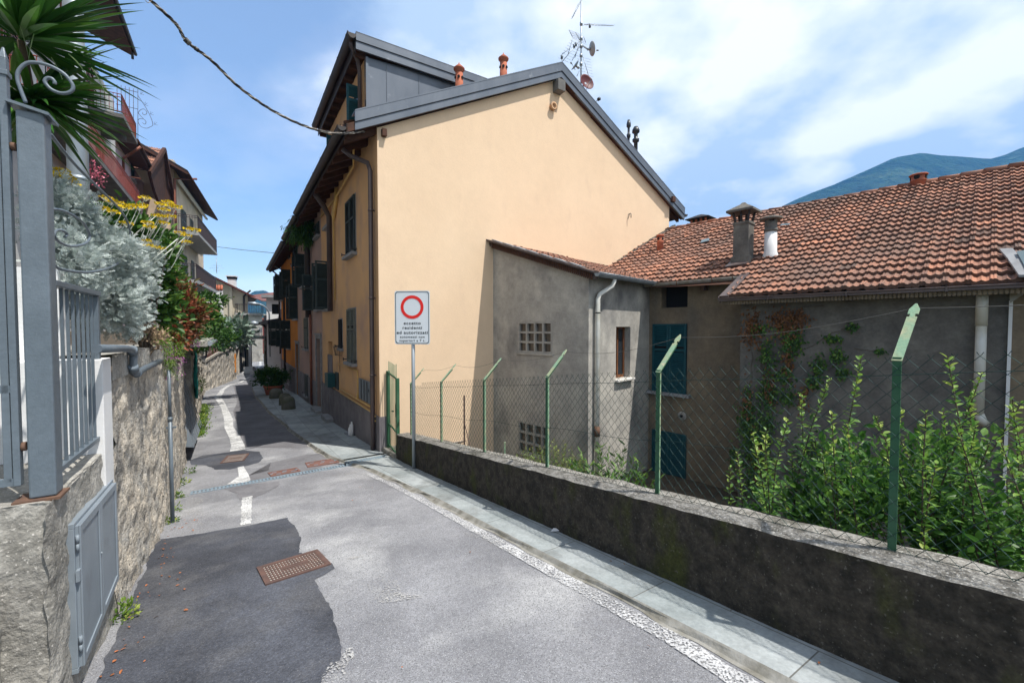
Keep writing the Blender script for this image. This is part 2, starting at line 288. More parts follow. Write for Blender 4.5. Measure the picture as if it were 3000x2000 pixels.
M['yelpipe'] = mat('yellow_gas_pipe', (.62, .40, .12), (.50, .32, .12), sc=6, rough=.5)
M['darkroof'] = mat('dark_slate_roof', (.028, .026, .028), (.045, .04, .04), sc=5, rough=.85)
M['mount'] = mat('wooded_slope', (.020, .050, .022), (.008, .025, .012), sc=.022, grain=[(.05, .35), (.15, .3)], rough=1, bump=1, bsc=.05, bdist=20, stain=(.075, .11, .05), ssc=.009, slo=.55, shi=.7, det=12)
M['bluepanel'] = mat('teal_box', (.012, .065, .07), rough=.5)
M['deadleaf'] = mat('dead_leaf', (.28, .09, .03), attr=[(0, (.16, .07, .03)), (1, (.42, .14, .05))], rough=.8)
M['mossstone'] = mat('mossy_boulder', (.13, .125, .105), (.085, .09, .055), sc=5, rough=.95, bump=.7, bsc=16)
M['litter'] = mat('paper', (.7, .7, .7), rough=.8)
M['curtain'] = mat('striped_awning', (.45, .06, .03), rough=.8)
M['bolts'] = mat('skylight_glass', (.05, .09, .10), rough=.15, spec=.6)
M['earthw'] = mat('far_brick_wall', (.22, .06, .05), (.16, .05, .045), sc=6, rough=.9)
# ------------------------------------------------------------------ mesh builder
class MB:
    def __init__(s): s.v = []; s.f = []; s.a = []; s.uv = []; s.hasuv = False; s.mi = []; s.sm = []
    def face(s, idx, v=0.5, uv=None, mi=0, smooth=False):
        s.f.append(tuple(idx)); s.a.append(v); s.uv.append(uv); s.mi.append(mi); s.sm.append(smooth)
        if uv: s.hasuv = True
    def poly(s, pts, v=.5, uv=None, mi=0):
        n = len(s.v); s.v += [Vector(p) for p in pts]; s.face(range(n, n + len(pts)), v, uv, mi)
    def hexa(s, P, mi=0, v=.5):           # 8 points: bottom 4 ccw, top 4
        n = len(s.v); s.v += [Vector(p) for p in P]
        for q in ((3, 2, 1, 0), (4, 5, 6, 7), (0, 1, 5, 4), (1, 2, 6, 5), (2, 3, 7, 6), (3, 0, 4, 7)): s.face([n + i for i in q], v, None, mi)
    def box(s, F, a0, a1, w0, w1, z0, z1, mi=0, v=.5):
        s.hexa([F.p(a0, w0, z0), F.p(a0, w1, z0), F.p(a1, w1, z0), F.p(a1, w0, z0), F.p(a0, w0, z1), F.p(a0, w1, z1), F.p(a1, w1, z1), F.p(a1, w0, z1)], mi, v)
    def bar(s, p, q, wx, wy, up=Vector((0, 0, 1)), mi=0, v=.5):   # rectangular bar from p to q
        p = Vector(p); q = Vector(q); d = (q - p).normalized(); x = d.cross(up)
        if x.length < 1e-4: x = Vector((1, 0, 0))
        x.normalize(); y = x.cross(d).normalized(); x = x * wx / 2; y = y * wy / 2
        s.hexa([p - x - y, p + x - y, p + x + y, p - x + y, q - x - y, q + x - y, q + x + y, q - x + y], mi, v)
    def tube(s, pts, r, n=8, caps=True, mi=0, v=.5, smooth=True):
        pts = [Vector(p) for p in pts]; m = len(pts); rr = r if isinstance(r, (list, tuple)) else [r] * m
        base = len(s.v); prev = None
        for i, p in enumerate(pts):
            d = (pts[min(i + 1, m - 1)] - pts[max(i - 1, 0)])
            d = d.normalized() if d.length > 1e-9 else Vector((0, 0, 1))
            if prev is None:
                x = d.cross(Vector((0, 0, 1))); x = x if x.length > .05 else d.cross(Vector((1, 0, 0)))
            else: x = prev - d * prev.dot(d)
            x.normalize(); prev = x; y = d.cross(x)
            for k in range(n):
                t = 2 * math.pi * k / n + (math.pi / n)
                s.v.append(p + x * (math.cos(t) * rr[i]) + y * (math.sin(t) * rr[i]))
        for i in range(m - 1):
            for k in range(n):
                a = base + i * n + k; b = base + i * n + (k + 1) % n
                s.face((a, b, b + n, a + n), v, None, mi, smooth)
        if caps:
            s.face([base + k for k in reversed(range(n))], v, None, mi); s.face([base + (m - 1) * n + k for k in range(n)], v, None, mi)
    def lathe(s, c, prof, n=20, mi=0, axis=None, v=.5):   # prof: (r, h) list
        c = Vector(c); base = len(s.v); Z = Vector((0, 0, 1)) if axis is None else Vector(axis).normalized()
        X = Z.cross(Vector((0, 1, 0))); X = X if X.length > .1 else Z.cross(Vector((1, 0, 0))); X.normalize(); Y = Z.cross(X)
        for r, h in prof:
            for k in range(n):
                t = 2 * math.pi * k / n; s.v.append(c + X * (math.cos(t) * r) + Y * (math.sin(t) * r) + Z * h)
        for i in range(len(prof) - 1):
            for k in range(n):
                a = base + i * n + k; b = base + i * n + (k + 1) % n; s.face((a, b, b + n, a + n), v, None, mi, True)
        s.face([base + k for k in reversed(range(n))], v, None, mi); s.face([base + (len(prof) - 1) * n + k for k in range(n)], v, None, mi)
    def grid(s, P, mi=0, v=.5, uvs=None, smooth=False):   # P[i][j]
        base = len(s.v); m = len(P[0])
        for row in P: s.v += [Vector(p) for p in row]
        for i in range(len(P) - 1):
            for j in range(m - 1):
                a = base + i * m + j
                uv = None
                if uvs: uv = [uvs[i][j], uvs[i][j + 1], uvs[i + 1][j + 1], uvs[i + 1][j]]
                s.face((a, a + 1, a + m + 1, a + m), v, uv, mi, smooth)
    def add(s, V, Fc, a):                 # raw numpy block
        n = len(s.v); s.v += [Vector(x) for x in V]
        for f_, q in zip(Fc, a): s.face([n + i for i in f_], q)
def wloc(o):
    v = Vector((0, 0, 0))
    while o: v = v + o.location; o = o.parent
    return v
def props(o, label=None, cat=None, group=None, kind=None):
    if label: o['label'] = label
    if cat: o['category'] = cat
    if group: o['group'] = group
    if kind: o['kind'] = kind
    return o
SPLIT = {'rafters': 'rafter', 'rail': 'rail', 'balcony_corbel': 'balcony_corbel', 'cheek': 'cheek', 'cap_leg': 'cap_leg', 'hinge': 'hinge', 'smoke_hole': 'smoke_hole', 'gutter_bracket': 'gutter_bracket', 'armrest': 'armrest', 'post': 'post', 'pier': 'pier', 'slate_slab': 'slate_slab', 'steps': 'step', 'window': 'window', 'bracket': 'bracket', 'leg': 'leg'}
def pieces(mb):
    par = list(range(len(mb.v)))
    def fd(i):
        while par[i] != i: par[i] = par[par[i]]; i = par[i]
        return i
    for f_ in mb.f:
        r0 = fd(f_[0])
        for i in f_[1:]: par[fd(i)] = r0
    grp = {}
    for k, f_ in enumerate(mb.f): grp.setdefault(fd(f_[0]), []).append(k)
    for ks in grp.values():
        q = MB(); mp = {}
        for k in ks:
            idx = []
            for i in mb.f[k]:
                if i not in mp: mp[i] = len(q.v); q.v.append(mb.v[i])
                idx.append(mp[i])
            q.face(idx, mb.a[k], mb.uv[k], mb.mi[k], mb.sm[k])
        yield q
def build(name, mb, m, parent=None, label=None, cat=None, group=None, kind=None, org=None, bev=0, label2=None):
    if name in SPLIT and parent:
        qs = list(pieces(mb))
        if 1 < len(qs) <= 100:
            return [build_one(SPLIT[name], q, m, parent, label, cat, group, kind, org, bev) for q in qs][0]
        name = SPLIT[name]
    return build_one(name, mb, m, parent, label, cat, group, kind, org, bev)
def build_one(name, mb, m, parent=None, label=None, cat=None, group=None, kind=None, org=None, bev=0):
    mats = m if isinstance(m, list) else [m]
    me = bpy.data.meshes.new(name)
    V = mb.v
    if parent: o_ = wloc(parent)
    elif org is not None: o_ = Vector(org)
    else:
        arr = np.array([tuple(x) for x in V]); o_ = Vector(((arr[:, 0].min() + arr[:, 0].max()) / 2, (arr[:, 1].min() + arr[:, 1].max()) / 2, arr[:, 2].min()))
    me.from_pydata([tuple(x - o_) for x in V], [], mb.f)
    for q in mats: me.materials.append(M[q] if isinstance(q, str) else q)
    if len(mats) > 1: me.polygons.foreach_set('material_index', mb.mi)
    if any(mb.sm): me.polygons.foreach_set('use_smooth', mb.sm)
    at_ = me.attributes.new('v', 'FLOAT', 'FACE'); at_.data.foreach_set('value', [float(x) for x in mb.a])
    if mb.hasuv:
        ul = me.uv_layers.new(name='UVMap'); k = 0
        for f_, u in zip(mb.f, mb.uv):
            for i in range(len(f_)):
                if u: ul.data[k].uv = u[i]
                k += 1
    me.update()
    o = bpy.data.objects.new(name, me); COL.objects.link(o)
    if parent: o.parent = parent
    else: o.location = o_
    if bev:
        b = o.modifiers.new('bevel', 'BEVEL'); b.width = bev; b.segments = 2; b.limit_method = 'ANGLE'; b.angle_limit = R(50)
    return props(o, label, cat, group, kind)
def thing(name, label, cat, loc, group=None, kind=None):
    o = bpy.data.objects.new(name, None); COL.objects.link(o); o.location = loc; o.empty_display_size = .2
    return props(o, label, cat, group, kind)
def dup(root, loc, label=None):
    def cp(o, par):
        c = o.copy(); COL.objects.link(c); c.parent = par
        for ch in [x for x in S.objects if x.parent == o]: cp(ch, c)
        return c
    r = cp(root, None); r.location = loc
    if label: r['label'] = label
    return r
# ------------------------------------------------------------------ wall with openings, in frame F on the plane w = w0 (outside is +side)
def wall(mb, F, a0, a1, z0, z1, w0, side, holes, depth=.14, mi=0, back=1, zbot=None):
    """holes: (a0,a1,z0,z1). Front face cells, reveals, and a back face (mi=back) in each opening."""
    A = sorted({a0, a1, *[h[0] for h in holes], *[h[1] for h in holes]}); Z = sorted({z0, z1, *[h[2] for h in holes], *[h[3] for h in holes]})
    A = [x for x in A if a0 - 1e-6 <= x <= a1 + 1e-6]; Z = [x for x in Z if z0 - 1e-6 <= x <= z1 + 1e-6]
    for i in range(len(A) - 1):
        for j in range(len(Z) - 1):
            ca = (A[i] + A[i + 1]) / 2; cz = (Z[j] + Z[j + 1]) / 2
            if any(h[0] < ca < h[1] and h[2] < cz < h[3] for h in holes): continue
            mb.poly([F.p(A[i], w0, Z[j]), F.p(A[i + 1], w0, Z[j]), F.p(A[i + 1], w0, Z[j + 1]), F.p(A[i], w0, Z[j + 1])], mi=mi)
    wi = w0 - side * depth
    for h in holes:
        p = [(h[0], h[2]), (h[1], h[2]), (h[1], h[3]), (h[0], h[3])]
        for k in range(4):
            q, r = p[k], p[(k + 1) % 4]
            mb.poly([F.p(q[0], w0, q[1]), F.p(r[0], w0, r[1]), F.p(r[0], wi, r[1]), F.p(q[0], wi, q[1])], mi=mi)
        mb.poly([F.p(h[0], wi, h[2]), F.p(h[1], wi, h[2]), F.p(h[1], wi, h[3]), F.p(h[0], wi, h[3])], mi=back)
def louvre(mb, F, a0, a1, z0, z1, w0, side, t=.035, fr=.05, pitch=.045, mi=0, mid=True):
    """a louvred shutter leaf: frame and tilted slats"""
    s = side
    mb.box(F, a0, a0 + fr, w0, w0 + s * t, z0, z1, mi); mb.box(F, a1 - fr, a1, w0, w0 + s * t, z0, z1, mi)
    rails = [(z0, z0 + fr * 1.3), (z1 - fr, z1)]
    if mid: zm = z0 + (z1 - z0) * .62; rails.append((zm - fr * .6, zm + fr * .6))
    for r0, r1 in rails: mb.box(F, a0 + fr, a1 - fr, w0 + s * .002, w0 + s * (t - .002), r0, r1, mi)
    z = z0 + fr * 1.3 + .01
    while z < z1 - fr - pitch * .5:
        if not (mid and abs(z - zm) < fr * .6 + pitch * .6):
            p = [F.p(a0 + fr, w0 + s * .004, z + pitch * .75), F.p(a1 - fr, w0 + s * .004, z + pitch * .75), F.p(a1 - fr, w0 + s * (t - .004), z), F.p(a0 + fr, w0 + s * (t - .004), z)]
            q = [x + Vector((0, 0, -.008)) for x in p]
            mb.hexa(q + p, mi)
        z += pitch
def shutter_across(mb, F, a, side, w0, wl, z0, z1, mi=0):
    """an open leaf standing out from the wall (plane across), seen edge on"""
    F2 = Fr(0, 0, 0); F2.o = F.p(a, 0, 0); F2.d = F.n * side; F2.n = F.d
    louvre(mb, F2, w0 * side, w0 * side + wl, z0, z1, 0, 1, mi=mi)
# ------------------------------------------------------------------ foliage
def leafmesh(tv, tf, P, D, Sc, V, Nrm=None, roll=1.0):
    """vectorised: template verts (k,3) with +Y along the leaf, +Z its normal"""
    n = len(P); tv = np.array(tv, float); k = len(tv)
    D = D / np.linalg.norm(D, axis=1, keepdims=True)
    ref = rng.normal(size=(n, 3)) * roll + np.array([0, 0, 1.0]) if Nrm is None else Nrm
    X = np.cross(D, ref); X /= np.linalg.norm(X, axis=1, keepdims=True) + 1e-9; Zn = np.cross(X, D)
    out = P[:, None, :] + (tv[None, :, 0:1] * X[:, None, :] + tv[None, :, 1:2] * D[:, None, :] + tv[None, :, 2:3] * Zn[:, None, :]) * Sc[:, None, None]
    faces = (np.arange(n)[:, None] * k)[:, :, None] + 0
    return out.reshape(-1, 3), n, k, tf, V
def build_leaves(name, blocks, m, parent=None, **kw):
    """blocks: list of leafmesh results"""
    Vs = []; Fs = []; As = []; off = 0
    for (V, n, k, tf, v) in blocks:
        Vs.append(V)
        for q in tf:
            q = np.array(q); Fs.append((np.arange(n)[:, None] * k + q[None, :] + off, v))
        off += n * k
    V = np.concatenate(Vs)
    me = bpy.data.meshes.new(name)
    o_ = wloc(parent) if parent else Vector(kw.pop('org')) if 'org' in kw else Vector((V[:, 0].mean(), V[:, 1].mean(), V[:, 2].min()))
    V = V - np.array(o_)
    fl = []; al = []
    for F_, v in Fs: fl += F_.tolist(); al.append(v)
    me.from_pydata(V.tolist(), [], fl)
    me.materials.append(M[m])
    at_ = me.attributes.new('v', 'FLOAT', 'FACE'); at_.data.foreach_set('value', np.concatenate(al).astype(np.float32))
    o = bpy.data.objects.new(name, me); COL.objects.link(o)
    if parent: o.parent = parent
    else: o.location = o_
    return props(o, **kw)
LEAF = ([(-.0, 0, 0), (-.24, .35, .07), (0, .42, 0), (.24, .35, .07), (-.2, .7, .03), (0, 1, -.1), (.2, .7, .03), (0, .72, -.03)],
        [(0, 2, 1), (0, 3, 2), (1, 2, 7, 4), (2, 3, 6, 7), (4, 7, 5), (7, 6, 5)])
SLIM = ([(-.05, 0, 0), (.05, 0, 0), (.1, .5, .02), (-.1, .5, .02), (0, 1, -.08)], [(0, 1, 2, 3), (3, 2, 4)])
def lobed():
    V = [(-.025, 0, 0), (.025, 0, 0), (.03, 1, -.12), (-.03, 1, -.12)]; Fc = [(0, 1, 2, 3)]
    for i, y in enumerate((.15, .36, .57, .76)):
        L = (.30, .40, .36, .24)[i]
        for sx in (-1, 1):
            n = len(V); zz = -.12 * y
            V += [(sx * .02, y - .03, zz), (sx * L * .95, y + L * .55, zz + .09), (sx * L * .80, y + L * .75, zz + .05), (sx * .02, y + .045, zz)]
            Fc.append((n, n + 1, n + 2, n + 3))
            n = len(V); V += [(sx * L * .45, y + L * .22, zz + .03), (sx * L * 1.0, y + L * .10, zz + .08), (sx * L * .62, y + L * .38, zz + .05)]
            Fc.append((n, n + 1, n + 2))
    return V, Fc
LOBED = lobed()
def clumps(cen, rad, n, cl, spread, seed=0, shell=.5):
    """leaf positions in clumps inside an ellipsoid; returns pts, outward dirs, clump value"""
    cen = np.array(cen, float); rad = np.array(rad, float)
    d = rng.normal(size=(cl, 3)); d /= np.linalg.norm(d, axis=1, keepdims=True)
    r = (shell + (1 - shell) * rng.random((cl, 1))) 
    cc = cen + d * r * rad
    k = rng.integers(0, cl, n)
    P = cc[k] + rng.normal(size=(n, 3)) * spread
    out = (P - cen) / rad; out /= np.linalg.norm(out, axis=1, keepdims=True) + 1e-9
    return P, out, rng.random(cl)[k]
# ------------------------------------------------------------------ tiled roof plane
def tiles(mb, org, dirA, dirU, slope, rows, expo, pitch, rng_of, h=.035, seedv=0):
    """rows of clay tiles; dirA along the eave, dirU horizontal up-slope; rng_of(i)->(s0,s1)"""
    A = Vector(dirA); Up = Vector(dirU) + Vector((0, 0, slope)); L_ = Up.length; Nn = A.cross(Up); Nn.normalize()
    if Nn.z < 0: Nn = -Nn
    # one tile's cross profile: a flat ribbed roll, a dip, a small wave, a dip
    prof = [(0, .030), (.09, .034), (.14, .026), (.18, .034), (.24, .034), (.30, .012), (.42, .002), (.52, .010), (.60, .024), (.68, .012), (.80, .0), (.92, .008)]
    for i in range(rows):
        s0, s1 = rng_of(i)
        if s1 <= s0: continue
        nt_ = int(round((s1 - s0) / pitch)); off = (i % 2) * pitch * .5
        base = Vector(org) + Up * (expo * i)
        for t in range(nt_):
            x0 = s0 + t * pitch + off * 0
            v = min(1, max(0, random.gauss(.62, .22))); jz = random.uniform(0, .007); jy = random.uniform(-.008, .008) - (.06 if random.random() < .012 else 0)
            n = len(mb.v); K = []
            pr = prof + [(1.0, .030)]
            for (u, hh) in pr:
                p = base + A * (x0 + u * pitch); p.z += .022 * math.sin(x0 * .9 + i * .25) * math.sin(i * .31 + 1)
                hh = hh * 1.0
                mb.v.append(p + Up * jy + Nn * (hh + jz - .02))                       # under the lip
                mb.v.append(p + Up * jy + Nn * (hh + h + jz))                         # lip
                mb.v.append(p + Up * (expo * 1.06) + Nn * (hh + .004))
            for k in range(len(pr) - 1):
                a = n + k * 3
                mb.face((a, a + 3, a + 4, a + 1), v * .15); mb.face((a + 1, a + 4, a + 5, a + 2), v, None, 0, False)  # lip faces darkened: shadow between the tile rows put into the colour
def noisy(v, amp, sc, seed=0):
    from mathutils import noise as mn
    return mn.noise_vector(Vector(v) * sc + Vector((seed, seed, seed))) * amp
def displace_wall(F, a0, a1, z0f, z1f, w0f, step, amp, sc, side=1, seed=3):
    """a grid of points on a wall face, roughened"""
    from mathutils import noise as mn
    na = max(2, int((a1 - a0) / step)); P = []
    for i in range(na + 1):
        a = a0 + (a1 - a0) * i / na; z0, z1 = z0f(a), z1f(a); nz = max(2, int((z1f(a0) - z0f(a0)) / step)); row = []
        for j in range(nz + 1):
            z = z0 + (z1 - z0) * j / nz; q = F.p(a, w0f(a), z)
            d = mn.fractal(q * sc + Vector((seed, 0, 0)), .8, 2.1, 4) * amp
            row.append(q + F.n * side * d)
        P.append(row)
    return P
HAZE = True
# ================================================================== SETTING
HF = Fr(-2.71, 8.7, -33)       # street facade of the long house: a along it, -w towards the street
GB = Fr(-2.71, 8.7, 57)        # its gable wall: a to the right, +w towards the camera
BH = Fr(0, 0, -42)             # the tiled house on the right (plan distances from the camera)
AX = Fr(1.49, 8.30, -46)       # lean-to: front wall
AS = Fr(1.49, 8.30, 44)        # lean-to: side wall, +w outwards
ZB = .97                       # street level under the house corner is -ZB
b = MB()
P = [Vector((math.cos(t) * r_, math.sin(t) * r_, -8)) for r_ in (0.01, 60, 400, 2500) for t in [i * math.pi / 16 for i in range(32)]]
for k in range(3):
    for i in range(32):
        a_, b_ = k * 32 + i, k * 32 + (i + 1) % 32; b.poly([P[a_], P[b_], P[b_ + 32], P[a_ + 32]])
build('ground', b, 'grass', kind='structure', org=(0, 0, -8))
# road: a long ribbon following the slope, dense near the camera
def ribbon(a_list, wl, wr, dz, nw=4, zf=None):
    P = []; UV = []
    for a in a_list:
        l, r_ = wl(a), wr(a); P.append([ST.p(a, l + (r_ - l) * j / nw, (zf or G)(a) + dz) for j in range(nw + 1)]); UV.append([(a, l + (r_ - l) * j / nw) for j in range(nw + 1)])
    return P, UV
AL = sorted(set([k[0] for k in KA if k[0] < 150] + [-12 + .5 * i for i in range(110)] + [44 + 3 * i for i in range(36)]))
b = MB(); P, UV = ribbon(AL, lambda a: -2.2, lambda a: 2.70 if a < 9 else 6.0, 0, 4)
b.grid(P, uvs=UV, smooth=True); build('road', b, 'asphalt', kind='structure', org=(0, 0, 0))
b = MB()                                  # terrace behind the left walls and the lower garden to the right
TZ = [(-20, -.5), (3.5, 1.0), (12, 1.0), (30, .9), (60, 0)]
P = [[ST.p(a, w, interp(TZ, a) + (0 if w > -3 else .35 * (-3 - w) ** .9)) for w in (-1.25, -3, -6, -12, -40)] for a in (3.6, 8, 10.7, 14.3, 20, 30, 33)]
b.grid(P, smooth=True); build('terrace_ground', b, 'soil', kind='structure', org=(0, 0, 0))
b = MB(); P = [[ST.p(a, w, -1.9 + (.15 * math.sin(a * 2 + w * 3))) for w in (2.85, 4, 5, 7, 9, 14, 24)] for a in (-20, -8, -3, 0, 3, 6, 8.7)]
b.grid(P, smooth=True); b.poly([ST.p(8.7, 2.85, -1.9), ST.p(8.7, 24, -1.9), ST.p(14, 24, -1.9), ST.p(9, 2.85, -1.9)])
build('garden_ground', b, 'soil', kind='structure', org=(0, 0, 0))
# pavement
KW = [(-12, 2.3), (1.1, 2.2), (3.5, 2.15), (5.1, 2.12), (7.7, 1.97), (8.36, 1.74), (9.1, 1.56), (10.3, 1.46), (13.2, 1.27), (14.2, 1.24), (17.3, .99), (23.7, .79), (30, .85), (34.7, .95), (37, 1.35), (40, 2.0)]
b = MB(); al = [-12 + .5 * i for i in range(105)]
KZ = lambda a: .035 if a < 8 else .035 + min(.03, (a - 8) * .02)
P, UV = ribbon([a for a in al if a <= 8.6], lambda a: interp(KW, a), lambda a: 2.72, 0, 4, lambda a: G(a) + KZ(a)); b.grid(P, uvs=UV)
P, UV = ribbon([8.6] + [a for a in al if a > 8.6 and a <= 40], lambda a: interp(KW, a), lambda a: 2.72 if a < 30 else 3.6, 0, 4, lambda a: G(a) + KZ(a)); b.grid(P, uvs=UV)
build('pavement', b, 'slab', kind='structure', org=(0, 0, 0))
b = MB()                                   # worn cement strip and kerb face between asphalt and slabs
al2 = [-12 + .2 * i for i in range(260)]
P = []
for a in al2:
    w = interp(KW, a); j = noisy((a, 0, 0), .02, 2.5).x + noisy((a, 5, 0), .02, 8).x
    P.append([ST.p(a, w + .002, G(a) + KZ(a) + .003), ST.p(a, w - .008, G(a) + KZ(a) - .004), ST.p(a, w - .03 + j, G(a) + .006), ST.p(a, w - .055 + j * 1.6, G(a) + .003)])
b.grid(P); build('kerb', b, 'kerb', kind='structure', org=(0, 0, 0))
# asphalt patches and one painted house shadow, traced on the road surface
def traced(name, px, dz, m, sub=5, jag=.02, kind='structure', conv=None):
    pts = [gnd(*q) for q in px]; out = []
    for i in range(len(pts)):
        p, q = pts[i], pts[(i + 1) % len(pts)]; n = max(1, int(math.dist(p, q) / .035)); n = min(n, 34)
        for k in range(n):
            t = k / n; a = p[0] + (q[0] - p[0]) * t; w = p[1] + (q[1] - p[1]) * t
            if k or jag: a += noisy((a * 3, w * 3, 1), jag, 2.2).x; w += noisy((a * 3, w * 3, 7), jag, 2.2).y; a += random.uniform(-.006, .006); w += random.uniform(-.006, .006)
            out.append((a, w))
    bm = bmesh.new(); vs = [bm.verts.new((a, w, 0)) for a, w in out]; f_ = bm.faces.new(vs); bmesh.ops.triangulate(bm, faces=[f_])
    # cut along the slope breaks so that the sheet lies on the road
    for k in [x[0] for x in KA]:
        bmesh.ops.bisect_plane(bm, geom=bm.verts[:] + bm.edges[:] + bm.faces[:], plane_co=(k, 0, 0), plane_no=(1, 0, 0))
    b = MB(); bm.verts.ensure_lookup_table()
    for f_ in bm.faces:
        P_ = [ST.p(v.co.x, v.co.y, G(v.co.x) + dz) for v in f_.verts]
        nn = (P_[1] - P_[0]).cross(P_[2] - P_[0])
        b.poly(P_ if nn.z > 0 else P_[::-1])
    bm.free(); return build(name, b, m, kind=kind)
import bmesh
Zm = lambda L_, s, ox, oy: [(x / s + ox, y / s + oy) for x, y in L_]
traced('asphalt_patch_and_shadow', Zm([(1030, 630), (1300, 592), (1600, 540), (1885, 485), (1950, 560), (1978, 640), (1958, 715), (2170, 790), (2195, 822), (2060, 895), (2105, 985), (2160, 1060), (2205, 1200), (2238, 1330), (2225, 1420), (2150, 1500), (2080, 1580), (2000, 1900), (500, 1900), (640, 1570), (765, 1260), (870, 1020), (960, 800)], 2.24, 0, 1300), .004, 'patch')
traced('asphalt_patch_and_shadow', Zm([(490, 780), (600, 735), (1000, 687), (1130, 700), (1162, 760), (1120, 800), (1000, 832), (860, 862), (730, 862), (640, 825), (500, 818)], 3.136, 400, 1100), .004, 'patch')
traced('asphalt_patch_and_shadow', Zm([(1015, 925), (1215, 872), (1235, 800), (1568, 725), (1720, 715), (1760, 800), (1560, 905), (1340, 935), (1020, 980)], 3.136, 400, 1100), .004, 'patch_and_shadow')
traced('asphalt_patch_and_shadow', Zm([(800, 1040), (1000, 1005), (1320, 970), (1300, 1020), (1200, 1070), (1080, 1120), (970, 1145), (935, 1135), (930, 1090), (900, 1075)], 3.136, 400, 1100), .004, 'patch_and_shadow')
traced('asphalt_patch_and_shadow', [(742, 1124), (751, 1164), (790, 1212), (842, 1252), (915, 1306), (880, 1312), (712, 1310), (706, 1280), (683, 1205), (695, 1180), (690, 1150), (683, 1130), (700, 1127)], .004, 'patch_and_shadow')  # the house's cast shadow on the road, painted as a darker sheet
# markings and sealed cracks
def strip(b, pts, wd, dz=.008, jag=.012):
    """ribbon on the road through (a,w) points with varying width"""
    fine = []
    for (p, q, w0, w1) in [(pts[i], pts[i + 1], wd[i], wd[i + 1]) for i in range(len(pts) - 1)]:
        n = max(2, int(math.dist(p, q) / .08)); n = min(n, 60)
        for k in range(n): fine.append((p[0] + (q[0] - p[0]) * k / n, p[1] + (q[1] - p[1]) * k / n, w0 + (w1 - w0) * k / n))
    fine.append((*pts[-1], wd[-1])); P = []
    for i, (a, w, h) in enumerate(fine):
        u = fine[min(i + 1, len(fine) - 1)]; l = fine[max(i - 1, 0)]; t = Vector((u[0] - l[0], u[1] - l[1])).normalized()
        j1 = noisy((a * 4, w * 4, 0), jag, 3).x; j2 = noisy((a * 4, w * 4, 9), jag, 3).y
        A = (a - t.y * (h / 2 + j1), w + t.x * (h / 2 + j1)); B = (a + t.y * (h / 2 + j2), w - t.x * (h / 2 + j2))
        P.append([ST.p(A[0], A[1], G(A[0]) + dz), ST.p(B[0], B[1], G(B[0]) + dz)])
    b.grid(P)
b = MB(); strip(b, [(-6, 2.1), (1.1, 2.04), (1.46, 2.07), (2.15, 2.055), (3.2, 2.03), (5, 1.99), (6.3, 1.93), (7.47, 1.83)], [.13, .12, .12, .115, .115, .1, .09, .09]); 
build('edge_line', b, 'paint', kind='structure')
b = MB(); strip(b, [gnd(*p) for p in ((958, 1394), (1010, 1390), (1065, 1378), (1110, 1368))], [.07, .14, .13, .07]); build('cement_smear', b, 'smear', kind='structure')
b = MB()
strip(b, [gnd(*p) for p in Zm([(1020, 1115), (1010, 1200), (1005, 1370)], 3.136, 400, 1100)], [.13, .12, .11])
strip(b, [gnd(*p) for p in Zm([(955, 840), (985, 920), (940, 990)], 3.136, 400, 1100)], [.10, .14, .34])
strip(b, [gnd(*p) for p in Zm([(930, 690), (930, 640), (900, 560), (850, 480), (845, 400), (810, 310), (760, 220), (745, 200), (790, 130), (850, 90), (960, 60), (1040, 10)], 3.136, 400, 1100)], [.30, .26, .24, .22, .24, .2, .26, .28, .22, .2, .2, .2])
strip(b, [gnd(*p) for p in ((735, 1098), (742, 1090), (757, 1078), (763, 1068), (761, 1045), (757, 1032))], [.25, .22, .2, .3, .2, .2])
build('sealed_crack', b, 'sealer', kind='structure')
b = MB()
for q, h in ((((535, 1110), (470, 1290), (455, 1460)), [.2, .22, .2]),):
    strip(b, [gnd(*p) for p in Zm([(540, 1115), (515, 1270), (490, 1455)], 3.136, 400, 1100)], [.2, .22, .26])
for L_ in ([(620, 725), (700, 705), (800, 700)], [(1120, 700), (1270, 675)], [(1150, 715), (1240, 710)], [(1380, 705), (1450, 698)], [(1130, 1185), (1180, 1180)], [(1150, 1225), (1245, 1218)]):
    strip(b, [gnd(*p) for p in Zm(L_, 3.136, 400, 1100)], [.03, .06, .04][:len(L_)] if len(L_) == 3 else [.05, .04], jag=.005)
for L_, wd in (([(1075, 1715), (1120, 1745), (1160, 1750), (1240, 1750)], [.02, .13, .12, .02]), ([(1110, 1680), (1140, 1710), (1160, 1740)], [.04, .09, .1]), ([(1020, 1640), (1065, 1628)], [.05, .04]), ([(1040, 1480), (1060, 1472)], [.03, .03]), ([(940, 1995), (975, 1975), (985, 1940)], [.1, .12, .03]), ([(1350, 1560), (1400, 1570), (1470, 1600)], [.02, .08, .1]), ([(1000, 1960), (1018, 1900)], [.06, .05])):
    strip(b, [gnd(*p) for p in L_], wd, jag=.05)
build('cement_smear', b, 'smear', kind='structure')
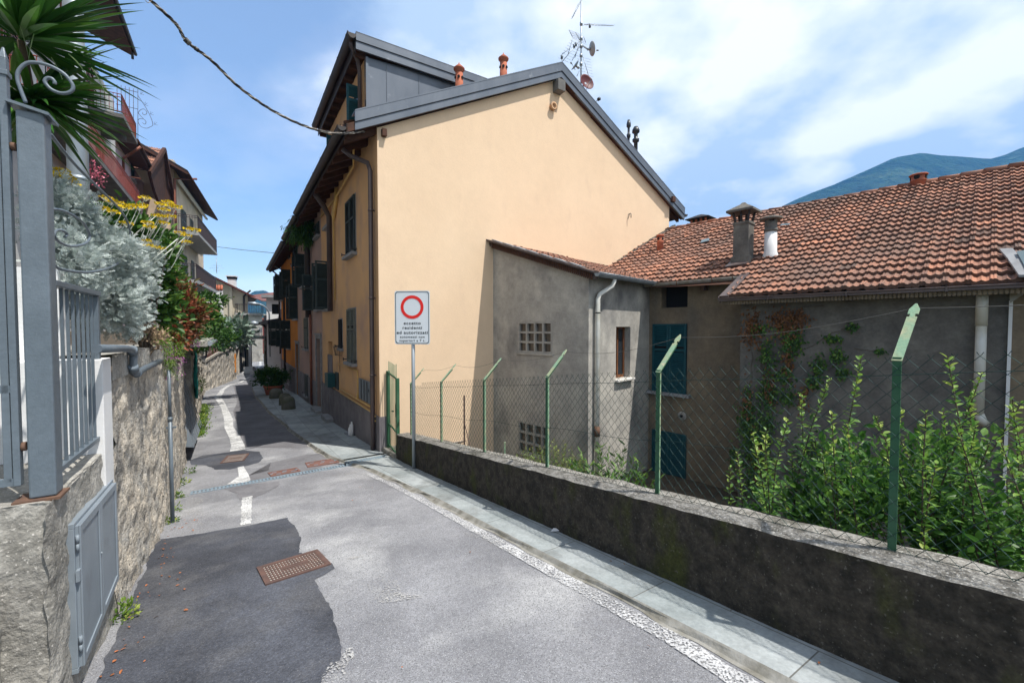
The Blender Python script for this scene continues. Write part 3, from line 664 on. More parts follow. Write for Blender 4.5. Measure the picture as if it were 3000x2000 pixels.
# drain channel across the street
A0, A1 = gnd(558, 1446), gnd(1130, 1342); b = MB(); n = 60
for i in range(n):
    t0, t1 = i / n, (i + .55) / n; a0 = A0[0] + (A1[0] - A0[0]) * t0; w0 = A0[1] + (A1[1] - A0[1]) * t0; w1 = A0[1] + (A1[1] - A0[1]) * t1; dz = .048 if w0 > interp(KW, a0) else .012
    b.box(ST, a0 - .055, a0 + .055, w0, w1, G(a0) - .01 + dz - .012, G(a0) + dz)
for i in range(12):
    t0, t1 = i / 12, (i + 1) / 12; w0 = A0[1] + (A1[1] - A0[1]) * t0; w1 = A0[1] + (A1[1] - A0[1]) * t1; a0 = A0[0] + (A1[0] - A0[0]) * t0; dz = .05 if w0 > interp(KW, a0) - .1 else .014
    for s_ in (-.065, .055): b.box(ST, a0 + s_, a0 + s_ + .012, w0, w1, G(a0) - .02, G(a0) + dz)
    b.box(ST, a0 - .055, a0 + .055, w0, w1, G(a0) - .06, G(a0) + dz - .022, mi=1)
build('drain_channel', b, ['drain', 'dark'], label='long steel drain grating laid right across the street', cat='drain')
# manhole covers
def manhole(px, label, m, nx=9, ny=4, grid=True):
    q = [gnd(*p) for p in px]; ca = sum(p[0] for p in q) / 4; cw = sum(p[1] for p in q) / 4
    F = Fr(0, 0, 0); d = Vector((q[1][0] - q[0][0] + q[2][0] - q[3][0], q[1][1] - q[0][1] + q[2][1] - q[3][1])); L_ = d.length / 2
    dw = ST.d * d.x + ST.n * d.y; dw.z = 0; dw.normalize(); sl_ = (G(ca + .3) - G(ca - .3)) / .6
    e = Vector((q[3][0] - q[0][0] + q[2][0] - q[1][0], q[3][1] - q[0][1] + q[2][1] - q[1][1])); H_ = e.length / 2
    F.o = ST.p(ca, cw, 0); F.d = dw; F.n = Vector((dw.y, -dw.x, 0))
    def z_(a, w): p = F.p(a, w, 0); return G(p.x * ST.d.x + p.y * ST.d.y)
    t = thing('manhole_cover', label, 'manhole cover', F.p(0, 0, z_(0, 0)))
    def slab(b, a0, a1, w0, w1, h0, h1):
        P_ = [(a0, w0), (a0, w1), (a1, w1), (a1, w0)]; b.hexa([F.p(a, w, z_(a, w) + h0) for a, w in P_] + [F.p(a, w, z_(a, w) + h1) for a, w in P_])
    b = MB(); fr = .035
    slab(b, -L_ / 2, L_ / 2, -H_ / 2, -H_ / 2 + fr, -.01, .016); slab(b, -L_ / 2, L_ / 2, H_ / 2 - fr, H_ / 2, -.01, .016)
    slab(b, -L_ / 2, -L_ / 2 + fr, -H_ / 2 + fr, H_ / 2 - fr, -.01, .016); slab(b, L_ / 2 - fr, L_ / 2, -H_ / 2 + fr, H_ / 2 - fr, -.01, .016)
    build('frame', b, m, t)
    b = MB(); slab(b, -L_ / 2 + fr + .004, L_ / 2 - fr - .004, -H_ / 2 + fr + .004, H_ / 2 - fr - .004, -.01, .008)
    build('lid', b, m if not grid else 'cell', t)
    b = MB(); i0, i1, j0, j1 = -L_ / 2 + fr + .004, L_ / 2 - fr - .004, -H_ / 2 + fr + .004, H_ / 2 - fr - .004
    if grid:
        for i in range(nx * 2 + 1):
            x = i0 + (i1 - i0) * i / (nx * 2); slab(b, x - .005, x + .005, j0, j1, .006, .0145)
        for j in range(ny * 2 + 1):
            y = j0 + (j1 - j0) * j / (ny * 2); slab(b, i0, i1, y - .006, y + .006, .006, .0138)
        slab(b, -.10, .12, -.035, .02, .006, .0155)
    else:
        for x, y in ((-.3, -.3), (0, 0), (.28, .2), (.05, -.25), (-.22, .25)): slab(b, x * L_ - .035, x * L_ + .035, y * H_ - .012, y * H_ + .012, .006, .013)
        for x in (-.44, .42): slab(b, x * L_ - .02, x * L_ + .02, -.02, .02, .006, .018)
    build('raised_pattern', b, m if grid else 'drain', t)
manhole(((760, 1667), (933, 1608), (968, 1660), (768, 1715)), 'rusty rectangular grid manhole cover at the edge of the large dark asphalt patch', 'rustcast')
manhole(Zm([(795, 745), (1005, 722), (1025, 778), (805, 805)], 3.136, 400, 1100), 'small rusty manhole cover inside the dark oval asphalt patch', 'rustcast', 6, 3)
manhole(Zm([(1215, 895), (1480, 850), (1500, 880), (1225, 935)], 3.136, 400, 1100), 'red oxide manhole cover left of the two by the drain grating', 'reddish', grid=False)
manhole(((892, 1357), (985, 1343), (993, 1356), (903, 1370)), 'red oxide manhole cover right of the two by the drain grating, nearest the pavement', 'reddish', grid=False)

# ================================================================== LOW WALL AND FENCE
WT = lambda a: .58 - .127 * a
b = MB()
def lw(a, w, z): q = ST.p(a, w, z); n_ = noisy(q, .012, 6) + noisy(q, .006, 22); return q + n_
al = [-4.5 + .1 * i for i in range(126)]
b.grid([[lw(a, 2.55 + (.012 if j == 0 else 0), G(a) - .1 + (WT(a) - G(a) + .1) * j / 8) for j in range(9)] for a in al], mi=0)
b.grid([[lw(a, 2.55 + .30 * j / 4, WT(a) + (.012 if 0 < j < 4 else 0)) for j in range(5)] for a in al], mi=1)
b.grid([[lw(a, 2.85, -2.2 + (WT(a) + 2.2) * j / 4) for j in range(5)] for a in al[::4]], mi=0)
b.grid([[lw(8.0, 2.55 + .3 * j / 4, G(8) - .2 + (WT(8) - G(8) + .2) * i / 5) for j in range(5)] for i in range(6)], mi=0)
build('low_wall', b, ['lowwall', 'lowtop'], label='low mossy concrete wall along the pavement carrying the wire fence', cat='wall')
PA = [-2.08, -.68, .72, 2.12, 3.51, 4.85, 6.24, 7.63]
FH = .97
ft = thing('chain_link_fence', 'green chain link fence with angled post tops on the low mossy wall', 'fence', ST.p(3, 2.70, WT(3)))
for i, a in enumerate(PA):
    w = 2.71; z = WT(a); b = MB(); pv = 0.5
    # T-section post, lighter weathered side, with a spear-tipped arm leaning over the garden
    b.box(ST, a - .017, a + .017, w - .003, w + .003, z - .02, z + FH); b.box(ST, a - .003, a + .003, w + .003, w + .032, z - .02, z + FH - .01, mi=1)
    k0 = ST.p(a, w, z + FH - .01); k1 = ST.p(a, w + .26, z + FH + .26); b.bar(k0, k1, .040, .006, up=ST.d, mi=1) if False else None
    dv = (k1 - k0).normalized(); nv = ST.d.cross(dv).normalized()
    def arm(pts, t, mi):
        b.hexa([k0 + dv * y + ST.d * x - nv * t for x, y in pts] + [k0 + dv * y + ST.d * x + nv * t for x, y in pts], mi)
    arm([(-.020, -.01), (.020, -.01), (.020, .29), (-.020, .29)], .003, 1)
    arm([(-.010, .29), (.010, .29), (.010, .31), (-.010, .31)], .003, 1)
    arm([(-.021, .31), (.021, .31), (.021, .345), (-.021, .345)], .003, 1)
    arm([(-.021, .345), (.021, .345), (.004, .385), (-.004, .385)], .003, 1)
    b.bar(k0 + dv * .0 + nv * .016, k0 + dv * .28 + nv * .016, .005, .028, up=ST.d, mi=0)
    build('post', b, ['green', 'greenlt'], ft)
b = MB(); cw, ch = .039, .040; na = int((7.63 + 3.4) / cw); nz = int(.93 / ch)
for i in range(na):
    pts = []
    for k in range(nz + 1):
        a = -3.4 + i * cw + (cw / 2 if (k + i) % 2 else -cw / 2); z0 = WT(a)
        sag = .0
        top = FH - .015 - (.05 if a > 7.0 else 0)
        pts.append(ST.p(a + noisy((a, k, 0), .004, 3).x, 2.695 + (.003 if (k + i) % 2 else -.003), z0 + .012 + (top - .012) * k / nz))
    # knuckled end above the top wire
    e = pts[-1]; pts.append(e + Vector((0, 0, .018)) + ST.d * (-.010 if (nz + i) % 2 else .010))
    b.tube(pts, .0019, 3, caps=False, smooth=False)
build('wire_mesh', b, 'wire', ft)
b = MB()
for fz in (.02, .45, .93):
    pts = []
    for i in range(111):
        a = -3.4 + i * .1; pts.append(ST.p(a, 2.690, WT(a) + fz * (FH - .02) + .012 * math.sin(a * 4.4) * (1 if fz == .45 else .3)))
    b.tube(pts, .0019, 5, caps=False)
build('tension_wire', b, 'wire', ft)
b = MB(); pts = []
for j in range(len(PA) - 1):
    for k in range(10):
        t = k / 10; a = PA[j] + (PA[j + 1] - PA[j]) * t; pts.append(ST.p(a, 2.71 + .255, WT(a) + FH + .245 - .05 * math.sin(math.pi * t) * (1 + .3 * (j % 2))))
pts.append(ST.p(PA[-1], 2.71 + .2, WT(PA[-1]) + FH + .2)); b.tube(pts, .0018, 5, caps=False)
build('top_wire', b, 'barb', ft)
# green gate between the wall and the house corner
gt = thing('metal_gate', 'narrow green vertical bar gate between the low wall and the peach house', 'gate', ST.p(8.4, 2.62, G(8.4)))
zg = lambda a: G(a) + .03
for a in (8.10, 8.72):
    b = MB(); b.box(ST, a - .03, a + .03, 2.59, 2.65, zg(a) - .1, zg(8.4) + 1.62 + (.03 if a > 8.5 else -.06)); build('post', b, 'green', gt, bev=.004)
b = MB()
for z_ in (1.60, .55, .12): b.bar(ST.p(8.13, 2.62, zg(8.4) + z_ - .06), ST.p(8.69, 2.62, zg(8.4) + z_ + .02), .02, .03)
build('rail', b, 'green', gt)
for i in range(7):
    a = 8.17 + i * .08; b = MB(); zt = zg(8.4) + 1.86 + (.03 if i in (0, 7) else 0) - (8.69 - a) * .12
    b.tube([ST.p(a, 2.62, zg(8.4) - .0), ST.p(a, 2.62, zt)], .0065, 6); build('bar', b, 'green', gt)
b = MB(); b.box(ST, 8.12, 8.2, 2.60, 2.64, zg(8.4) + .8, zg(8.4) + 1.05); b.tube([ST.p(8.22, 2.58, zg(8.4) + .9), ST.p(8.27, 2.56, zg(8.4) + .9)], .012, 8); build('lock', b, 'green', gt)
b = MB(); b.box(ST, 8.03, 8.8, 2.50, 2.80, G(8.5) - .2, G(8.4) + .10); build('threshold', b, 'kerb', gt, bev=.02)
# a rusty stake with its strut, in the garden by the gable wall
def stake(px, yt, yb, Y, label, m='green', strut=None):
    t = at(px, yt, Y); q = at(px, yb, Y); b = MB(); b.bar(Vector((t.x, t.y, q.z - 1.2)), t, .03, .03)
    if strut: b.bar(t + (q - t) * .5, at(*strut, Y - .4) - Vector((0, 0, .6)), .012, .012)
    build('garden_stake', b, m, label=label, cat='stake')
stake(1360, 1158, 1310, 8.4, 'rusty green metal stake with a diagonal strut before the sunlit gable wall', 'rustcast', (1398, 1310))
stake(1479, 1295, 1340, 7.2, 'short thin stake behind the fence left of the heather', 'greenlt')

# road sign
sg = thing('road_sign', 'white rectangular traffic sign with a red ring on a grey pole by the low wall', 'road sign', ST.p(6.93, 2.47, G(6.93)))
b = MB(); q0 = at(1213, 1378, 7.2); q1 = at(1214, 860, 7.2); b.tube([Vector((q0.x, q0.y, q0.z - .1)), Vector((q0.x, q0.y, q1.z + .0))], .03, 16); build('pole', b, 'galv', sg)
sf = Fr(q0.x - .002, q0.y - .045, 90 + 4)      # a along the face to the right, +w = away? face normal towards camera
sf.n = Vector((-sf.d.y, sf.d.x, 0)) * -1 if (Vector((-sf.d.y, sf.d.x, 0))).y > 0 else Vector((-sf.d.y, sf.d.x, 0))
zc = at(1213, 930, 7.15).z; SW_, SH_ = .598, .895
def rrect(b, hw, hh, r_, w0, w1, mi=0, hole=None):
    pts = []
    for cx, cz, t0 in ((hw - r_, hh - r_, 0), (-hw + r_, hh - r_, 90), (-hw + r_, -hh + r_, 180), (hw - r_, -hh + r_, 270)):
        for k in range(7): t = R(t0 + 15 * k); pts.append((cx + r_ * math.cos(t), cz + r_ * math.sin(t)))
    n = len(pts)
    if hole is None:
        b.poly([sf.p(x, w1, zc + z) for x, z in pts], mi=mi); b.poly([sf.p(x, w0, zc + z) for x, z in reversed(pts)], mi=mi)
        for i in range(n):
            (x, z), (u, y) = pts[i], pts[(i + 1) % n]; b.poly([sf.p(x, w0, zc + z), sf.p(u, w0, zc + y), sf.p(u, w1, zc + y), sf.p(x, w1, zc + z)], mi=mi)
    else:
        k_ = hole; inn = [(x * (hw - k_) / hw, z * (hh - k_) / hh) for x, z in pts]
        for i in range(n):
            j = (i + 1) % n; b.poly([sf.p(pts[i][0], w1, zc + pts[i][1]), sf.p(pts[j][0], w1, zc + pts[j][1]), sf.p(inn[j][0], w1, zc + inn[j][1]), sf.p(inn[i][0], w1, zc + inn[i][1])], mi=mi)
b = MB(); rrect(b, SW_ / 2, SH_ / 2, .035, -.012, 0); build('sign_plate', b, 'signw', sg)
b = MB(); rrect(b, SW_ / 2 - .012, SH_ / 2 - .012, .045, 0, .003, hole=.011); build('border', b, 'signg', sg)
b = MB(); n = 64; zr = zc + .175
for i in range(n):
    t, u = 2 * math.pi * i / n, 2 * math.pi * (i + 1) / n
    b.poly([sf.p(.195 * math.cos(t), .003, zr + .195 * math.sin(t)), sf.p(.195 * math.cos(u), .003, zr + .195 * math.sin(u)), sf.p(.145 * math.cos(u), .003, zr + .145 * math.sin(u)), sf.p(.145 * math.cos(t), .003, zr + .145 * math.sin(t))])
build('red_ring', b, 'signr', sg)
def text(body, size, zz_, bold, width=None):
    cu = bpy.data.curves.new('t', 'FONT'); cu.body = body; cu.size = size; cu.align_x = 'CENTER'; cu.space_character = 1.18; cu.offset = bold; cu.extrude = .0005
    o = bpy.data.objects.new('t', cu); COL.objects.link(o); bpy.context.view_layer.update()
    dg = bpy.context.evaluated_depsgraph_get(); me = bpy.data.meshes.new_from_object(o.evaluated_get(dg)); bpy.data.objects.remove(o)
    xs = [v.co.x for v in me.vertices]; k = width / (max(xs) - min(xs)) if width else 1; c = (max(xs) + min(xs)) / 2
    me.transform(Matrix.Translation((-c, 0, 0))); me.transform(Matrix.Diagonal((k, 1, 1, 1)))
    m4 = Matrix(((sf.d.x, 0, sf.n.x, 0), (sf.d.y, 0, sf.n.y, 0), (0, 1, 0, 0), (0, 0, 0, 1)))
    p_ = sf.p(0, .0018, zc + zz_) - wloc(sg); me.transform(Matrix.Translation(p_) @ m4)
    me.materials.clear(); me.materials.append(M['signk']); t = bpy.data.objects.new('lettering', me); COL.objects.link(t); t.parent = sg
text('eccetto', .068, -.115, .0012, .29); text('residenti', .068, -.192, .0012, .33); text('ed autorizzati', .068, -.272, .0014, .53); text('automezzi non', .054, -.340, .0006, .42); text('superiori a 7 t.', .054, -.402, .0006, .44)
b = MB()
for z_ in (-.25, .25): b.lathe(sf.p(0, -.045, zc + z_ - .02), [(.036, 0), (.036, .04)], 14)
build('bracket', b, 'galv', sg)
# ================================================================== THE LONG HOUSE ON THE RIGHT OF THE STREET (three owners, three colours)
EV = 5.62                      # top of the wall at the eaves
SLP = .515                     # roof slope
SLP2 = .54
GW = 9.2                       # gable width
Z0 = -2.6
T1, T2, T3 = 6.7, 13.4, 21.6   # where one house ends and the next begins
def fb(xl, xr, yt, yb, w=0.0, both=None):     # pixel box on the facade, y read at its right (near) edge
    aR, zt = HF.hit(xr, yt, w); _, zb = HF.hit(xr, yb, w); aL, _ = HF.hit(xl, yt, w)
    return (min(aR, aL), max(aR, aL), min(zt, zb), max(zt, zb))
def house_root(label, a0): return thing('row_house', label, 'house', HF.p(a0, 2, -1.2))
pe = house_root('tall peach house with a blank sunlit gable wall and grey metal roof edges', 0)
mv = house_root('mauve grey middle house of the terrace, between the peach one and the orange one', T1)
og = house_root('bright orange end house of the terrace with dark shutters', T2)
# --- openings
door1 = fb(927.5, 940.5, 993, 1199); door2 = fb(961, 974, 1001, 1222); door3 = fb(867.5, 876, 1009, 1165)
base1 = fb(1027, 1046.5, 1195, 1281); recess = fb(957, 970, 603, 655)
g1 = (T1 + .0, 0, 0, 0)
# walls
b = MB(); wall(b, HF, 0, T1, Z0, EV + .25, 0, -1, [h for h in (door2, recess, base1)], depth=.28, back=1); 
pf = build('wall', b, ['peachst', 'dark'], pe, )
b = MB()                       # gable wall: pentagon with thickness
zr = EV + SLP * GW / 2
pts = [(0, Z0), (GW, Z0), (GW, EV), (GW / 2, zr), (0, EV)]
N_ = 24
P = []
for i in range(N_ + 1):
    a = GW * i / N_; zt = EV + SLP * a if a < GW / 2 else zr - SLP2 * (a - GW / 2); P.append([GB.p(a, 0, Z0 + (zt - Z0) * j / 14) for j in range(15)])
b.grid(P); b.poly([GB.p(x, -.35, z) for x, z in reversed(pts)])
b.poly([GB.p(GW, 0, Z0), GB.p(GW, -T1, Z0), GB.p(GW, -T1, EV), GB.p(GW, 0, EV)])
for s0, s1 in ((2, 3), (3, 4)): b.poly([GB.p(pts[s0][0], 0, pts[s0][1]), GB.p(pts[s1][0], 0, pts[s1][1]), GB.p(pts[s1][0], -.35, pts[s1][1]), GB.p(pts[s0][0], -.35, pts[s0][1])])
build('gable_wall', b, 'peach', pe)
b = MB(); pz = -.22
wall(b, HF, -.012, T1, Z0, pz, -.02, -1, [(base1[0], base1[1], base1[2], pz + .001) if base1[3] > pz else base1, (door2[0], door2[1], Z0 - 1, pz + 1)], depth=.02, back=0)
b.poly([HF.p(-.012, -.02, pz), HF.p(T1, -.02, pz), HF.p(T1, 0, pz), HF.p(-.012, 0, pz)]); b.box(HF, -.012, 0, -.02, .22, Z0, pz)
build('plinth', b, 'plinth', pe)
# mauve house wall, orange house wall
mw = [door1]; b = MB(); wall(b, HF, T1, T2, Z0, EV + .25, .0, -1, mw, depth=.25, back=1); build('wall', b, ['mauve', 'shutlt'], mv)
b = MB(); b.box(HF, T1, T1 + .03, .02, GW, Z0, EV); b.box(HF, T2 - .03, T2, .02, GW, Z0, EV); b.box(HF, T1, T2, GW - .05, GW, Z0, EV); build('rear_wall', b, 'mauve', mv)
og_z = .05
b = MB(); wall(b, HF, T2, T3, Z0, EV + .25, .0, -1, [door3], depth=.2, back=1); b.box(HF, T3 - .3, T3, .01, GW, Z0, EV + .2); b.box(HF, T2, T3, GW - .05, GW, Z0, EV); build('wall', b, ['orange', 'bluepanel'], og)
b = MB()
gz = EV
b.poly([HF.p(T3 - .001, 0.01, EV), HF.p(T3 - .001, GW / 2, zr), HF.p(T3 - .001, GW, EV)]); build('gable_wall', b, 'orange', og)
b = MB(); z1 = HF.hit(858, 1073)[1]; b.box(HF, door3[1] + .05, T3, -.03, -.001, Z0, z1); b.box(HF, T2 + .02, door3[0] - .05, -.03, -.001, Z0, z1); b.box(HF, door3[1] + .05, T3, -.07, -.031, z1 - .12, z1); build('plinth', b, 'plinth', og)
b = MB(); b.box(HF, T1 + .02, door1[0] - .22, -.03, -.001, Z0, -.2); b.box(HF, door1[1] + .22, T2 - .02, -.035, -.001, Z0, -.35); build('plinth', b, 'plinth', mv)
# --- roofs: slab, verge, rafters, gutter
def roof(root, a0, a1, dz=0, verge=False, over=.62):
    """two pitches of a roof with a wooden underside and a tiled top"""
    th = .16
    for sgn in (0, 1):
        def q(u, z): return (u if sgn == 0 else GW - u)
        b = MB(); u0, u1 = -over, GW / 2
        SL_ = SLP if sgn == 0 else SLP2; z1_ = EV + SLP * u1 + dz + .03; z0_ = z1_ - SL_ * (u1 - u0)
        P_ = []
        for a in (a0, a1):
            for u, z in ((u0, z0_), (u1, z1_)): P_.append(HF.p(a, q(u, 0), z))
        lo = [P_[0], P_[1], P_[3], P_[2]]; hi = [p + Vector((0, 0, th)) for p in lo]
        b.hexa(lo + hi); build('roof_deck', b, 'woodbr', root)
        b = MB(); tl = math.hypot(1, SLP); dU = HF.n if sgn == 0 else -HF.n
        tiles(b, HF.p(a0 if sgn == 0 else a1, q(u0, 0), z0_ + th + .01), HF.d if sgn == 0 else -HF.d, dU, SL_, int((u1 - u0) / .30), .30, .24, lambda i: (.06, a1 - a0 - .02), h=.03)
        build('roof_tiles', b, 'tile', root)
        b = MB()
        a = a0 + .25
        while a < a1 - .1:
            hx = []
            for u in (u0 + .02, .0):
                zz_ = z0_ + SL_ * (u - u0) - .002
                for s_, t_ in ((-.045, -.13), (.045, -.13), (.045, 0), (-.045, 0)): hx.append(HF.p(a + s_, q(u, 0), zz_ + t_))
            b.hexa(hx); a += .62
        build('rafters', b, 'woodbr', root)
        b = MB(); pts_in = []; g_ = u0 - .075; zg_ = z0_ + .075
        gp = []
        for a in np.linspace(a0, a1, 3):
            row = []
            for k in range(9):
                t = math.pi + math.pi * k / 8; row.append(HF.p(a, q(g_ + .08 * math.cos(t) * (1 if sgn == 0 else 1), 0), zg_ + .085 * math.sin(t) + .02))
            for k in range(8, -1, -1):
                t = math.pi + math.pi * k / 8; row.append(HF.p(a, q(g_ + .070 * math.cos(t), 0), zg_ + .075 * math.sin(t) + .022))
            row.append(row[0]); gp.append(row)
        b.grid(gp)
        for a in (a0, a1): b.poly([HF.p(a, q(g_ + .078 * math.cos(math.pi + math.pi * k / 8), 0), zg_ + .083 * math.sin(math.pi + math.pi * k / 8) + .02) for k in range(9)])
        b.tube([HF.p(a0, q(g_ - .08, 0), zg_ + .02), HF.p(a1, q(g_ - .08, 0), zg_ + .02)], .010, 6)
        a = a0 + .8
        while a < a1: b.box(HF, a - .012, a + .012, *( sorted((q(g_ - .10, 0), q(g_ + .12, 0)))), zg_ + .018, zg_ + .034); a += 1.1
        b.box(HF, a0, a1, *sorted((q(u0 + .0, 0), q(u0 + .025, 0))), z0_ - .03, z0_ + th + .01)
        build('gutter', b, 'gutterdk', root)
roof(pe, -.13, 7.2, 0); roof(mv, 7.22, 11.6, -.07); roof(og, 11.62, T3 + .5, -.16)
# grey verge flashing on the near gable end: two stepped bands following the pitch
def verge(b, F, prof, w0, w1, h, top, th=.05, mi=0):
    """prof: list of (a,z) of the roof surface; a fascia of height h on plane w1 and a cap back to w0"""
    for i in range(len(prof) - 1):
        (a0, z0), (a1, z1) = prof[i], prof[i + 1]
        b.hexa([F.p(a0, w1 - th, z0 - h), F.p(a1, w1 - th, z1 - h), F.p(a1, w1, z1 - h), F.p(a0, w1, z0 - h), F.p(a0, w1 - th, z0 - top), F.p(a1, w1 - th, z1 - top), F.p(a1, w1, z1 - top), F.p(a0, w1, z0 - top)], mi)
ov = .66
tp = EV + .03 + .16 + .13
pr = [(-.46, 5.78), (4.65, 8.38), (9.78, 5.47)]
b = MB(); verge(b, GB, pr, 0, .145, .375, .215); 
pr2 = [(a, z) for a, z in pr]
verge(b, GB, pr2, 0, .165, .218, .0)
for i in range(2):
    (a0, z0), (a1, z1) = pr[i], pr[i + 1]
    b.hexa([GB.p(a0, -.12, z0 - .02), GB.p(a1, -.12, z1 - .02), GB.p(a1, .17, z1 - .02), GB.p(a0, .17, z0 - .02), GB.p(a0, -.12, z0 + .006), GB.p(a1, -.12, z1 + .006), GB.p(a1, .17, z1 + .006), GB.p(a0, .17, z0 + .006)], 0)
verge(b, GB, [(a, z) for a, z in pr], 0, .150, .232, .205, mi=1)
build('verge_flashing', b, ['zinc', 'zincdk'], pe)
b = MB()                        # wooden soffit and verge rafter under the overhang
for i in range(2):
    (a0, z0), (a1, z1) = pr[i], pr[i + 1]; o_ = .30; z0 += .01; z1 += .01
    b.hexa([GB.p(a0, .0, z0 - .36), GB.p(a1, .0, z1 - .36), GB.p(a1, .09, z1 - .36), GB.p(a0, .09, z0 - .36), GB.p(a0, 0, z0 - .33), GB.p(a1, 0, z1 - .33), GB.p(a1, .09, z1 - .33), GB.p(a0, .09, z0 - .33)])
build('verge_soffit', b, 'woodbr', pe)
b = MB(); b.box(GB, GW / 2 - .12, GW / 2 + .12, -.2, .22, zr - .36, zr - .08); build('ridge_beam', b, 'balcdk', pe, bev=.01)
b = MB(); b.box(GB, .08, .17, -.2, .10, EV - .16, EV - .02); build('purlin_end', b, 'woodbr', pe)
b = MB(); b.box(GB, GW - .12, GW + .02, -.2, .22, EV - .06, EV + .1); build('purlin_end', b, 'woodbr', pe)
aV, zV = GB.hit(1617, 315); b = MB(); b.lathe(GB.p(aV, 0, zV), [(.085, 0), (.085, .08), (.10, .08), (.10, .10), (.06, .10), (.055, .06)], 20, axis=GB.n); build('vent_pipe', b, 'peachst', pe)
aV, zV = GB.hit(1841, 628); b = MB(); b.tube([GB.p(aV, 0, zV), GB.p(aV, .1, zV), GB.p(aV, .1, zV - .12)], .012, 6); b.tube([GB.p(aV + .06, .02, zV + .05), GB.p(aV - .06, .03, zV - .16)], .006, 5); build('wall_hook', b, 'black', pe)
# dormer with a metal cheek
DA0, DA1 = .83, 5.3; dz_ = HF.hit(1080, 150)[1]
dtop = 7.45; drun = 3.6; drise = .02
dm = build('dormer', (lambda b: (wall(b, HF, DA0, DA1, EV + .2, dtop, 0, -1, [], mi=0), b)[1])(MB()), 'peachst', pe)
b = MB(); zc_ = lambda u: EV + SLP * u + .20
b.poly([HF.p(DA0, .05, zc_(0)), HF.p(DA0, .05, dtop), HF.p(DA0, drun, dtop + drise), HF.p(DA0, drun, zc_(drun))]); b.box(HF, DA0 - .02, DA0 + .12, .0, .055, zc_(0), dtop)
b.poly([HF.p(DA1, .05, zc_(0)), HF.p(DA1, drun, zc_(drun)), HF.p(DA1, drun, dtop + drise), HF.p(DA1, .05, dtop)])
for u in (.45, 1.2, 2.0, 2.8): b.box(HF, DA0 - .012, DA0, u, u + .012, zc_(u) - .1, dtop)
for k in range(6): b.lathe(HF.p(DA0 - .001, .4 + .5 * k, zc_(.4 + .5 * k) + .5 - .05 * k), [(.012, 0), (.012, .012)], 8, axis=-HF.d)
build('cheek', b, 'zinc', dm)
b = MB(); 
F_ = HF
def dvg(b, a, w0, w1, z0, z1, h0, h1, th, mi=0): b.hexa([HF.p(a, w0, z0 + h0), HF.p(a + th, w0, z0 + h0), HF.p(a + th, w1, z1 + h0), HF.p(a, w1, z1 + h0), HF.p(a, w0, z0 + h1), HF.p(a + th, w0, z0 + h1), HF.p(a + th, w1, z1 + h1), HF.p(a, w1, z1 + h1)], mi)
z0_, z1_ = 7.49, 7.49 + drise
dvg(b, DA0 - .10, -.22, drun, z0_, z1_, .0, .165, .05); dvg(b, DA0 - .12, -.22, drun, z0_, z1_, .172, .345, .05); dvg(b, DA0 - .105, -.22, drun, z0_, z1_, .162, .174, .05, 1)
dvg(b, DA0 - .12, -.22, drun, z0_, z1_, .325, .350, .22)
build('verge_flashing', b, ['zinc', 'zincdk'], dm)
b = MB(); dvg(b, DA0 - .06, -.20, drun + .2, z0_, z1_, .06, .22, DA1 - DA0 + .38); build('roof_deck', b, 'woodbr', dm)
b = MB(); dvg(b, DA0 + .1, -.22, drun + .2, z0_, z1_, .25, .31, DA1 - DA0 + .2); build('roof_sheet', b, 'tile', dm)
b = MB(); a = DA0 + .1
while a < DA1 + .2: b.box(HF, a - .04, a + .04, -.20, 0.0, dtop - .02, dtop + .10); a += .5
build('rafters', b, 'woodbr', dm)
b = MB(); gp = []
for a in (DA0 - .16, DA1 + .3):
    row = [HF.p(a, -.31 + .085 * math.cos(math.pi + math.pi * k / 8), dtop + .30 + .10 * math.sin(math.pi + math.pi * k / 8)) for k in range(9)] + [HF.p(a, -.31 + .072 * math.cos(math.pi + math.pi * k / 8), dtop + .302 + .088 * math.sin(math.pi + math.pi * k / 8)) for k in range(8, -1, -1)]
    gp.append(row + [row[0]])
b.grid(gp)
b.poly(gp[0][:9]); b.poly(gp[1][:9])
b.tube([HF.p(DA0 - .16, -.395, dtop + .31), HF.p(DA1 + .3, -.395, dtop + .31)], .011, 6); b.box(HF, DA0 - .05, DA1 + .25, -.235, -.215, dtop + .02, dtop + .30)
a = DA0
while a < DA1: b.box(HF, a, a + .02, -.41, -.22, dtop + .305, dtop + .325); a += .9
build('gutter', b, 'gutterdk', dm)
b = MB(); b.tube([HF.p(DA0 + .0, -.31, dtop + .26), HF.p(DA0 + .02, -.29, dtop + .14), HF.p(DA0 + .18, -.12, dtop - .04), HF.p(DA0 + .24, -.07, dtop - .20), HF.p(DA0 + .24, -.07, EV + .3)], .045, 12); build('downpipe', b, 'pipebr', dm)
for a_, l_ in ((DA0 + .55, .30), (DA0 + 3.5, .22)): b = MB(); shutter_across(b, HF, a_, -1, .02, l_, dtop - 1.25, dtop - .38); build('shutter', b, 'shutteal', dm)
b = MB(); b.box(HF, DA0 + .68, DA0 + 1.5, -.004, .05, dtop - 1.3, dtop - .4); b.box(HF, DA0 + 2.6, DA0 + 3.45, -.004, .05, dtop - 1.3, dtop - .4); build('window', b, 'glass', dm)
